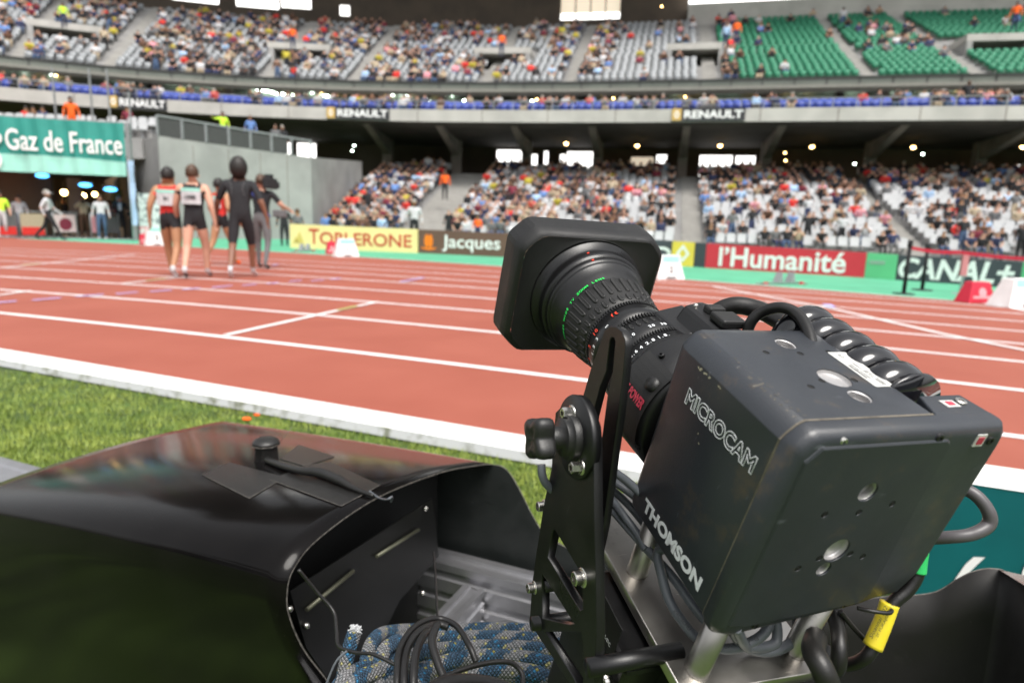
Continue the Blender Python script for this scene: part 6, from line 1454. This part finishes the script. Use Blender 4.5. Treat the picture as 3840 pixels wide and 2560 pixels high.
# left rim profile, same sheet, sagging slightly towards its far end
pB = [(.66, -.02), (.635, .06), (.610, .14), (.600, .22), (.612, .30), (.632, .352), (.650, .382), (.720, .394), (.860, .398), (1.02, .394), (1.15, .384), (1.27, .371), (1.305, .345), (1.32, .29), (1.325, .18), (1.325, .02)]
def resample(P, n):
    P = [Vector(p) for p in P]; Q = []
    for i in range(len(P)-1):
        p0, p1, p2, p3 = P[max(0, i-1)], P[i], P[i+1], P[min(len(P)-1, i+2)]
        for k in range(n): t = k/n; Q.append(.5*((2*p1)+(p2-p0)*t+(2*p0-5*p1+4*p2-p3)*t*t+(3*p1-p0-3*p2+p3)*t**3))
    return Q+[P[-1]]
A_ = resample(pA, 5); B_ = resample(pB, 5); NS = 24; q = MB(); NP = len(A_); th = .0022
def shell_e(t): return -.56-(1.42-.56)*t
O0 = NE(.59, -.56, 0)
rows = []
for i in range(NS+1):
    t = i/NS; tt = t**1.6; row = []
    for jj, (a, b) in enumerate(zip(A_, B_)): p = a.lerp(b, tt if jj > 22 else (tt+(t**.5-tt)*(22-jj)/22)); row.append(NE(p.x, shell_e(t), p.y)-O0)
    rows.append(row)
def norm_at(i, j):
    a = rows[min(NS, i+1)][j]-rows[max(0, i-1)][j]; b = rows[i][min(NP-1, j+1)]-rows[i][max(0, j-1)]; return b.cross(a).normalized()
for off_ in (0, 1):
    for i in range(NS+1):
        for j in range(NP): q.v.append(tuple(rows[i][j]+norm_at(i, j)*(-th if off_ else 0)))
S_ = (NS+1)*NP
for i in range(NS):
    for j in range(NP-1):
        q.face((i*NP+j, i*NP+j+1, (i+1)*NP+j+1, (i+1)*NP+j), 0, None, True); q.face((S_+i*NP+j, S_+(i+1)*NP+j, S_+(i+1)*NP+j+1, S_+i*NP+j+1), 1, None, True)
for j in range(NP-1):
    q.face((j, S_+j, S_+j+1, j+1), 2); q.face((NS*NP+j, NS*NP+j+1, S_+NS*NP+j+1, S_+NS*NP+j), 2)
rt = thing('cover_shell', 'glossy black bent plastic cover with tape and a small antenna on top', 'cover', O0); shell_rt = rt
q.build('shell', [M['shell'], M['shell_in'], M['edge']], rt, fix=False)
# far wall of the cover continuing to the right with a curved cut
def far_sheet(name, pts_px, N1, zb, m, parent, thick=.003):
    P = [pl(u, v, NV, N1) for u, v in pts_px]; P2 = resample([(p.dot(EV), p.z) for p in P], 4); k = MB(); n = len(P2)
    for dn in (0, thick):
        for p in P2: k.v.append(tuple(NE(N1+dn, p.x, p.y)-Vector(parent.location)))
        for p in P2: k.v.append(tuple(NE(N1+dn, p.x, zb)-Vector(parent.location)))
    for i in range(n-1):
        k.face((i, i+1, n+i+1, n+i), 0); k.face((2*n+i, 3*n+i, 3*n+i+1, 2*n+i+1), 0); k.face((i, 2*n+i, 2*n+i+1, i+1), 1)
    return k.build(name, m, parent, fix=False)
far_sheet('far_wall', [(1560, 1760), (1700, 1745), (1845, 1741), (1900, 1762), (1945, 1830), (1990, 1920), (2035, 1992), (2100, 2040), (2200, 2080), (2350, 2100)], 1.225, .02, [M['shell_in'], M['edge']], rt)
# inner end plate with slots and rivets
def onE(u, v, e=-.60): return pl(u, v, EV, e)
Q4 = [(1088, 2215), (1250, 2110), (1420, 2000), (1620, 1868), (1634, 1960), (1645, 2085), (1500, 2250), (1430, 2390), (1380, 2700), (1300, 2800), (1240, 2560), (1150, 2430)]
nrm = EV.copy(); qp = [pl(u, v, nrm, -.615) for u, v in Q4]
k = MB(); n = len(qp)
for d_ in (0, -.002):
    for p in qp: k.v.append(tuple(p+nrm*d_-O0))
k.face(list(range(n))); k.face(list(range(2*n-1, n-1, -1)))
for i in range(n): k.face((i, (i+1) % n, n+(i+1) % n, n+i))
k.build('inner_plate', mat('plate_black', (.006, .006, .006), .42, var=.3, scale=8, spec=.35), rt)
for (a, b) in [((1150, 2285), (1325, 2140)), ((1412, 2085), (1570, 1985))]:
    pa = pl(*a, nrm, -.611); pb = pl(*b, nrm, -.611); k = MB(); k.tube([pa-O0, pb-O0], .0035, 10, smooth_path=0); k.build('slot_edge', mat('slot_metal', (.12, .12, .085), .4, .5, var=.2), rt)
for (u, v) in [(1148, 2345), (1085, 2282), (1595, 1905), (1585, 2222)]:
    p = pl(u, v, nrm, -.611); k = MB(); k.sphere(p-O0, .0055, 12, 8); k.build('rivet', M['bolt'], rt)
k = MB(); bk_ = [NE(a.lerp(b, .1).x, -.70, a.lerp(b, .1).y)-O0 for a, b in zip(A_, B_)]; k.v = [tuple(p) for p in bk_]; k.face(list(range(len(bk_)))); k.build('shade_sheet', M['dark'], rt, fix=False)  # added black sheet across the tunnel, keeps the inside of the cover dark
# tape, antenna and wire on top of the shell
def on_shell(u, v, lift=.0008):
    r = ray(u, v); best = None
    for i in range(NS):
        for j in range(20, NP-25):
            a = rows[i][j]+O0; b = rows[i][j+1]+O0; c = rows[i+1][j+1]+O0; nn = (b-a).cross(c-a)
            if nn.length < 1e-12: continue
            nn.normalize(); t = (a-CAM).dot(nn)/r.dot(nn); p = CAM+r*t
            ua, va = px(a)[:2]; uc, vc = px(c)[:2]; cu_, cv_ = (ua+uc)/2, (va+vc)/2; d = (cu_-u)**2+(cv_-v)**2
            if best is None or d < best[0]: best = (d, p, nn if nn.z > 0 else -nn)
    return best[1]+best[2]*lift-O0
M['tape'] = mat('gaffer_tape', (.010, .0095, .009), .38, var=.2, scale=60, bump=.3, bscale=300)
def tape(poly, lift, m='tape', name='tape_patch'):
    k = MB(); n = 8; a, b, c, d = [Vector(p) for p in poly]; g_ = [[on_shell(*(a.lerp(b, i/n).lerp(d.lerp(c, i/n), j/4)), lift) for j in range(5)] for i in range(n+1)]
    for i in range(n+1):
        for j in range(5): k.v.append(tuple(g_[i][j]))
    for i in range(n):
        for j in range(4): k.face((i*5+j, i*5+j+1, (i+1)*5+j+1, (i+1)*5+j), 0, None, True)
    o = k.build(name, M[m], rt, fix=False)
    k2 = MB(); rim_ = [g_[i][0] for i in range(n+1)]; k2.tube(rim_, .0005, 5, smooth_path=0); k2.tube([g_[n][j] for j in range(5)], .0005, 5, smooth_path=0); k2.build('tape_edge', M['edge'], o)
tape([(757, 1780), (935, 1870), (1070, 1790), (860, 1735)], .0012); tape([(1050, 1720), (1142, 1748), (1255, 1712), (1120, 1668)], .0012)
tape([(1010, 1800), (1280, 1900), (1375, 1850), (1160, 1745)], .0016); tape([(1160, 1745), (1375, 1850), (1425, 1822), (1240, 1735)], .0020)
base_ = on_shell(1000, 1722, 0); ant = bpy.data.objects.new('antenna', None); C.objects.link(ant); ant.parent = rt; ant.location = base_
k = MB(); k.lathe([(0, .024), (.028, .022), (.031, .026), (.036, .027), (.042, .019), (.043, 0)], 8, Matrix.Rotation(math.pi/2, 4, 'X') @ Matrix.Identity(4)); k.v = [(a, b, abs(c)) for a, b, c in k.v]; k.build('antenna_block', M['tape'], ant, bevel=.001)
k = MB(); k.lathe([(.0300, .0262), (.0312, .0276), (.0324, .0270)], 8, Matrix.Rotation(math.pi/2, 4, 'X')); k.v = [(a, b, abs(c)) for a, b, c in k.v]; k.build('frayed_rim', M['edge'], ant)
k = MB(); k.tube([(.022, .008, .03), (.045, .018, .062)], .0005, 5, smooth_path=0); k.build('tie_end', M['edge'], ant)
k = MB(); k.tube([on_shell(u, v, h) for u, v, h in [(1000, 1735, .006), (1060, 1760, .007), (1130, 1785, .010), (1200, 1795, .011), (1270, 1820, .010), (1330, 1845, .006), (1400, 1868, .004)]], [.006, .007, .007, .0095, .0085, .005, .0028], 10); k.build('taped_wire', M['tape'], rt, fix=False)
wp = [on_shell(1385, 1850, .004)+O0, on_shell(1420, 1875, .004)+O0, W(1450, 1872, .92), W(1470, 1862, .92), W(1466, 1880, .93)]
k = MB(); k.tube([p-O0 for p in wp], .0016, 6); k.build('wire_end', M['gcable'], rt, fix=False)
cable('thin black wire dropping inside the glossy cover to the rope', PW([(1120, 2135, .75), (1190, 2220, .76), (1250, 2290, .76), (1262, 2360, .74), (1270, 2420, .72), (1330, 2445, .70), (1400, 2452, .69), (1480, 2490, .68)]), .0020, M['bcable'])
cable('thin dark wire hanging straight down beside the metal rails', PW([(1625, 2070, .98), (1632, 2150, .9), (1640, 2300, .8), (1645, 2330, .76)]), .0016, M['bcable'])
cable('thin pale wire at the lower edge of the glossy cover', PW([(1300, 2440, .70), (1260, 2480, .70), (1225, 2560, .70), (1190, 2650, .70)]), .0013, M['gcable'])

# ------------------------------------------------ aluminium rail profiles
def extrusion(label, a, b, w_, h_, grooves=3, name='metal_rail', extra=0):
    a = Vector(a); b = Vector(b); x = (b-a); L_ = x.length; x.normalize(); side = Vector((x.y, -x.x, 0)).normalized(); up_ = side.cross(x) if side.cross(x).z > 0 else x.cross(side)
    rt = thing(name, label, 'rail', mat=frame(a, side, x, up_))
    # section in (side, up): stepped T-slot outline
    k = MB(); s = w_/2; sec = [(-s, 0)]
    for i in range(grooves):
        z0 = h_*(i+.25)/grooves; z1 = h_*(i+.62)/grooves; sec += [(-s, z0), (-s+.006, z0+.003), (-s+.006, z1), (-s, z1+.003)]
    sec += [(-s, h_), (-s*.45, h_), (-s*.35, h_-.006), (s*.35, h_-.006), (s*.45, h_), (s, h_)]
    for i in reversed(range(grooves)):
        z0 = h_*(i+.25)/grooves; z1 = h_*(i+.62)/grooves; sec += [(s, z1+.003), (s-.006, z1), (s-.006, z0+.003), (s, z0)]
    sec += [(s, 0)]; n = len(sec)
    for y in (0, L_):
        for (p, z) in sec: k.v.append((p, y, z))
    for i in range(n): k.face((i, (i+1) % n, n+(i+1) % n, n+i))
    k.face(list(range(n))[::-1]); k.face(list(range(n, 2*n))); k.build('profile', M['railalu'], rt); return rt
M['railalu'] = mat('extruded_aluminium', (.42, .42, .44), .36, .85, var=.05, scale=30)
extrusion('long grooved aluminium rail along the foot of the cover far wall', NE(1.17, -.90, .05), NE(1.17, .30, .05), .06, .15, 3)
extrusion('grooved aluminium cross rail running under the glossy cover', NE(.60, -.555, .04), NE(1.135, -.555, .04), .05, .13, 3)
extrusion('silver rail end lying on the grass at the left border', NE(1.19, -3.6, .03), NE(1.19, -1.30, .03), .13, .06, 2)
q = MB(); q.box((.55, -.60, .0), (1.2, .9, .03)); q.v = [tuple(NE(a, b, c)) for a, b, c in q.v]; tag(q.build('dolly_bed', M['blk'], fix=True), 'flat grey metal bed under the rope and rails', 'rail bed')
extrusion('grooved aluminium rail under the metal plate at the bottom right', NE(.98, .05, .03), NE(.98, 1.2, .03), .05, .05, 1)
k = MB(); k.tube([NE(.86, .02, .10), NE(.88, .12, .085), NE(.89, .25, .08), NE(.86, .5, .07)], .011, 12); o = k.build('hose', M['seatb']); tag(o, 'blue hose below the metal plate', 'hose')
# ------------------------------------------------ rope
m = mat('braided_rope', (.03, .07, .13), .8, var=0); n_, l_ = nodes(m); p_ = n_['Principled BSDF']; uvn = n_.new('ShaderNodeUVMap')
def mth(op, a, b=None):
    x = n_.new('ShaderNodeMath'); x.operation = op
    for i, s in enumerate((a, b)):
        if s is None: continue
        if isinstance(s, (int, float)): x.inputs[i].default_value = s
        else: l_.new(s, x.inputs[i])
    return x.outputs[0]
sep = n_.new('ShaderNodeSeparateXYZ'); l_.new(uvn.outputs[0], sep.inputs[0]); U, V_ = sep.outputs[0], sep.outputs[1]
u1 = mth('MULTIPLY', U, 10.0); v1 = mth('MULTIPLY', V_, 210.0); A1 = mth('ADD', u1, v1); B1 = mth('SUBTRACT', u1, v1)
sa = mth('ABSOLUTE', mth('SINE', mth('MULTIPLY', A1, math.pi))); sb = mth('ABSOLUTE', mth('SINE', mth('MULTIPLY', B1, math.pi))); hgt = mth('MULTIPLY', sa, sb)
band = mth('SINE', mth('ADD', mth('MULTIPLY', V_, 120.0), mth('MULTIPLY', U, 6.283))); fa = mth('FLOOR', A1); fb = mth('FLOOR', B1)
wn = n_.new('ShaderNodeTexWhiteNoise'); wn.noise_dimensions = '2D'; cb_ = n_.new('ShaderNodeCombineXYZ'); l_.new(fa, cb_.inputs[0]); l_.new(fb, cb_.inputs[1]); l_.new(cb_.outputs[0], wn.inputs['Vector'])
sel = mth('GREATER_THAN', mth('ADD', band, mth('MULTIPLY', mth('SUBTRACT', wn.outputs['Value'], .5), .7)), .18)
r1 = n_.new('ShaderNodeValToRGB'); r1.color_ramp.interpolation = 'CONSTANT'; e = r1.color_ramp.elements; e[0].color = (.035, .09, .16, 1); e[1].position = .55; e[1].color = (.02, .055, .10, 1)
for ps, cc in ((.86, (.02, .16, .32, 1)), (.93, (.28, .25, .06, 1)), (.96, (.03, .08, .14, 1))): x = e.new(ps); x.color = cc
l_.new(wn.outputs['Value'], r1.inputs['Fac']); r2 = n_.new('ShaderNodeValToRGB'); r2.color_ramp.interpolation = 'CONSTANT'; e = r2.color_ramp.elements; e[0].color = (.25, .25, .26, 1); e[1].position = .6; e[1].color = (.18, .19, .20, 1); x = e.new(.93); x.color = (.38, .36, .16, 1); l_.new(wn.outputs['Value'], r2.inputs['Fac'])
mx = n_.new('ShaderNodeMix'); mx.data_type = 'RGBA'; l_.new(sel, mx.inputs[0]); l_.new(r1.outputs[0], mx.inputs[6]); l_.new(r2.outputs[0], mx.inputs[7])
m3 = n_.new('ShaderNodeMix'); m3.data_type = 'RGBA'; m3.blend_type = 'MULTIPLY'; m3.inputs[0].default_value = 1; l_.new(mx.outputs[2], m3.inputs[6]); cr_ = n_.new('ShaderNodeValToRGB'); cr_.color_ramp.elements[0].position = .0; cr_.color_ramp.elements[0].color = (.25, .25, .25, 1); cr_.color_ramp.elements[1].position = .35; l_.new(hgt, cr_.inputs[0]); l_.new(cr_.outputs[0], m3.inputs[7]); l_.new(m3.outputs[2], p_.inputs['Base Color'])
bpn = n_.new('ShaderNodeBump'); bpn.inputs['Strength'].default_value = 1; bpn.inputs['Distance'].default_value = .0025; l_.new(hgt, bpn.inputs['Height']); l_.new(bpn.outputs[0], p_.inputs['Normal']); M['rope'] = m
rt = thing('rope_coil', 'coiled braided rope in blue, white and yellow below the black bracket', 'rope', W(1750, 2450, .8))
Rl = Vector(rt.location); rr0 = .0086
def rp(pts, r=rr0): k = MB(); k.tube([W(*p)-Rl for p in pts], r, 20, smooth_path=10); k.build('rope_strand', M['rope'], rt, fix=False)
loops = [[(1385, 2700, .70), (1378, 2560, .72), (1378, 2460, .75), (1410, 2390, .79), (1480, 2366, .84), (1640, 2358, .90), (1850, 2356, .90), (2050, 2368, .87), (2180, 2410, .83), (2270, 2480, .80)],
         [(1440, 2700, .69), (1428, 2580, .70), (1425, 2480, .73), (1460, 2420, .76), (1540, 2395, .80), (1700, 2388, .84), (1880, 2388, .84), (2060, 2402, .82), (2180, 2450, .79)],
         [(1500, 2700, .66), (1490, 2590, .68), (1510, 2500, .71), (1570, 2450, .74), (1700, 2430, .78), (1880, 2424, .79), (2060, 2440, .77), (2170, 2490, .75)],
         [(1560, 2720, .64), (1560, 2600, .66), (1600, 2520, .69), (1700, 2475, .72), (1860, 2460, .74), (2030, 2478, .73), (2140, 2530, .72), (2180, 2620, .71)],
         [(1620, 2720, .63), (1640, 2610, .64), (1720, 2545, .67), (1860, 2510, .69), (2010, 2525, .69), (2100, 2580, .68), (2130, 2680, .67)],
         [(1240, 2620, .68), (1280, 2560, .69), (1330, 2520, .71), (1400, 2490, .74), (1500, 2470, .77)],
         [(1270, 2700, .66), (1310, 2590, .67), (1350, 2540, .69), (1440, 2510, .71), (1560, 2500, .73)],
         [(1275, 2600, .74), (1295, 2500, .75), (1310, 2430, .76), (1328, 2372, .77)]]
for L2 in loops: rp(L2)
for k_ in range(5):      # inner turns of the coil, stacked between the outer ones
    o_ = 40+k_*40; L2 = [(1400+k_*24+rg.uniform(-8, 8), 2720, .69-.006*k_), (1396+k_*26, 2560, .72-.007*k_), (1440+k_*24, 2440+o_*.6, .77-.012*k_), (1560+k_*16, 2385+o_*.75, .83-.017*k_), (1750, 2368+o_*.80, .87-.022*k_), (1950, 2372+o_*.82, .865-.022*k_), (2120, 2398+o_*.8, .85-.022*k_), (2230, 2450+o_*.8, .82-.02*k_)]; rp(L2)

k = MB(); c = W(1332, 2362, .77)-Rl
for i in range(90):
    d = Vector((rg.uniform(-1, 1), rg.uniform(-1, 1), rg.uniform(-.3, 1))).normalized()*rg.uniform(.4, .8); k.tube([c, c+d*.007, c+d*.012+Vector((0, 0, -.001))], .0010, 5, smooth_path=2)
k.build('frayed_end', M['seatw'], rt, fix=False)['kind'] = 'stuff'
rt = thing('black_cable_coil', 'black twin cable looped over the braided rope', 'cable', W(1600, 2350, .75)); Rl2 = Vector(rt.location)
for L2, r in [([(1490, 2720, .60), (1488, 2560, .62), (1500, 2430, .66), (1560, 2345, .70), (1640, 2318, .73), (1710, 2345, .72), (1760, 2420, .69), (1785, 2480, .68)], .0034), ([(1530, 2720, .60), (1515, 2560, .62), (1525, 2440, .66), (1575, 2365, .69), (1640, 2340, .72), (1680, 2350, .72)], .0042), ([(1555, 2720, .60), (1550, 2560, .62), (1560, 2450, .65), (1590, 2380, .68), (1625, 2360, .70)], .0042), ([(1640, 2340, .68), (1620, 2400, .66), (1640, 2480, .64), (1680, 2580, .62), (1720, 2700, .60)], .0042), ([(1590, 2580, .60), (1680, 2530, .62), (1800, 2490, .64), (1900, 2480, .65), (1950, 2510, .65), (1960, 2560, .64), (1930, 2640, .62)], .0026), ([(1600, 2600, .58), (1700, 2560, .6), (1850, 2570, .62), (1950, 2620, .62)], .008)]:
    k = MB(); k.tube([W(*p)-Rl2 for p in L2], r, 12, smooth_path=8); k.build('cable_loop', M['bcable'], rt, fix=False)
# pale crate corner under the bracket
q = MB(); q.bar(W(2180, 2500, .80), W(2140, 2640, .74), .06, .02); tag(q.build('tray', mat('cream_plastic', (.55, .56, .46), .6, var=.1)), 'corner of a cream plastic tray behind the black bracket', 'tray')
# ------------------------------------------------ right cover sheet
rt = thing('cover_sheet', 'dull black bent plastic sheet at the lower right under the cables', 'cover', NE(1.0, .3, 0)); Rr = Vector(rt.location)
topc = resample([(2900, 2330), (3150, 2265), (3330, 2236), (3450, 2230), (3520, 2215), (3590, 2172), (3650, 2143), (3705, 2132), (3760, 2136)], 5)
q = MB(); cols_ = []
rim3 = [pl(u, v, NV, 1.0) for u, v in topc]; bott = [Vector((p.x, p.y, 0))+NV*-.02 for p in rim3]
for a, b in zip(rim3, bott): cols_.append([a.lerp(b, t)-Rr for t in np.linspace(0, 1, 8)])
# near flank bending towards the viewer on the right
last = rim3[-1]
for i, (u, v, n1) in enumerate([(3800, 2158, .985), (3850, 2200, .955), (3910, 2262, .915), (3990, 2370, .86), (4090, 2540, .80)]):
    p = pl(u, v, NV, n1); b = Vector((p.x, p.y, 0)); cols_.append([p.lerp(b, t)-Rr for t in np.linspace(0, 1, 8)])
for c in cols_:
    for p in c: q.v.append(tuple(p))
for i in range(len(cols_)-1):
    for j in range(7): q.face((i*8+j, i*8+j+1, (i+1)*8+j+1, (i+1)*8+j), 0, None, True)
b0 = len(q.v)
for c in cols_:
    for p in c: q.v.append(tuple(p+NV*.003))
for i in range(len(cols_)-1):
    q.face((i*8, (i+1)*8, b0+(i+1)*8, b0+i*8), 1)
    for j in range(7): q.face((b0+i*8+j, b0+(i+1)*8+j, b0+(i+1)*8+j+1, b0+i*8+j+1), 0, None, True)
q.build('sheet', [M['shell_in2'] if 'shell_in2' in M else wear('sheet_dull', (.008, .007, .0065), (.026, .023, .022), .55, thr=(.62, .8), scale=25, bump=.08), M['edge']], rt, fix=False)
k = MB()     # top flap going away to the right
a0, a1 = pl(3760, 2137, NV, 1.0), pl(3830, 2190, NV, .91)
for (p, q_) in (((3745, 2134, 1.0), (3860, 2205, .89)),):
    P = [pl(3745, 2134, NV, 1.0), pl(3860, 2205, NV, .90), pl(4000, 2300, NV, .80)]; Qf = [p_ + EV*.5+Vector((0, 0, -.02)) for p_ in P]
    for i in range(2): k.quad(P[i]-Rr, P[i+1]-Rr, Qf[i+1]-Rr, Qf[i]-Rr)
k.build('top_flap', M['shell'], rt, fix=False)
# ------------------------------------------------ teal board
N1 = 1.72; P = lambda u, v, n=N1: pl(u, v, NV, n)
e0 = P(3400, 2232).dot(EV); zt_ = P(3770, 1832).z; rt = thing('teal_board', 'dark teal advertising board with white top and slanted white strokes at right', 'board', mat=frame(NE(N1, e0, 0), EV, NV, (0, 0, 1)))
k = MB(); k.box((0, 0, 0), (2.6, .02, zt_)); k.build('panel', mat('board_teal', (.0, .105, .115), .45, var=.08, scale=6), rt)
k = MB(); k.v = [(0, -.002, zt_), (2.6, -.002, zt_), (2.6, .16, zt_+.004), (0, .16, zt_+.004), (0, .16, zt_-.02), (2.6, .16, zt_-.02)]; k.face((0, 1, 2, 3)); k.face((3, 2, 5, 4)); k.build('white_top', mat('board_white', (.78, .77, .70), .5, var=0, col2=(.84, .84, .84), scale=3), rt)
inv = rt.matrix_world.inverted()
def stroke(pts):
    k = MB(); k.v = [tuple(inv @ P(u, v, N1-.003)) for u, v in pts]; k.face(list(range(len(pts)))); k.build('white_stroke', wm, rt, fix=False)
inv = frame(NE(N1, e0, 0), EV, NV, (0, 0, 1)).inverted()
stroke([(3651, 2087), (3694, 2089), (3660, 2120), (3620, 2160), (3590, 2200), (3560, 2240), (3545, 2230), (3585, 2165), (3620, 2115)])
stroke([(3850, 2100), (3900, 2102), (3880, 2150), (3850, 2240), (3815, 2230), (3835, 2140)])
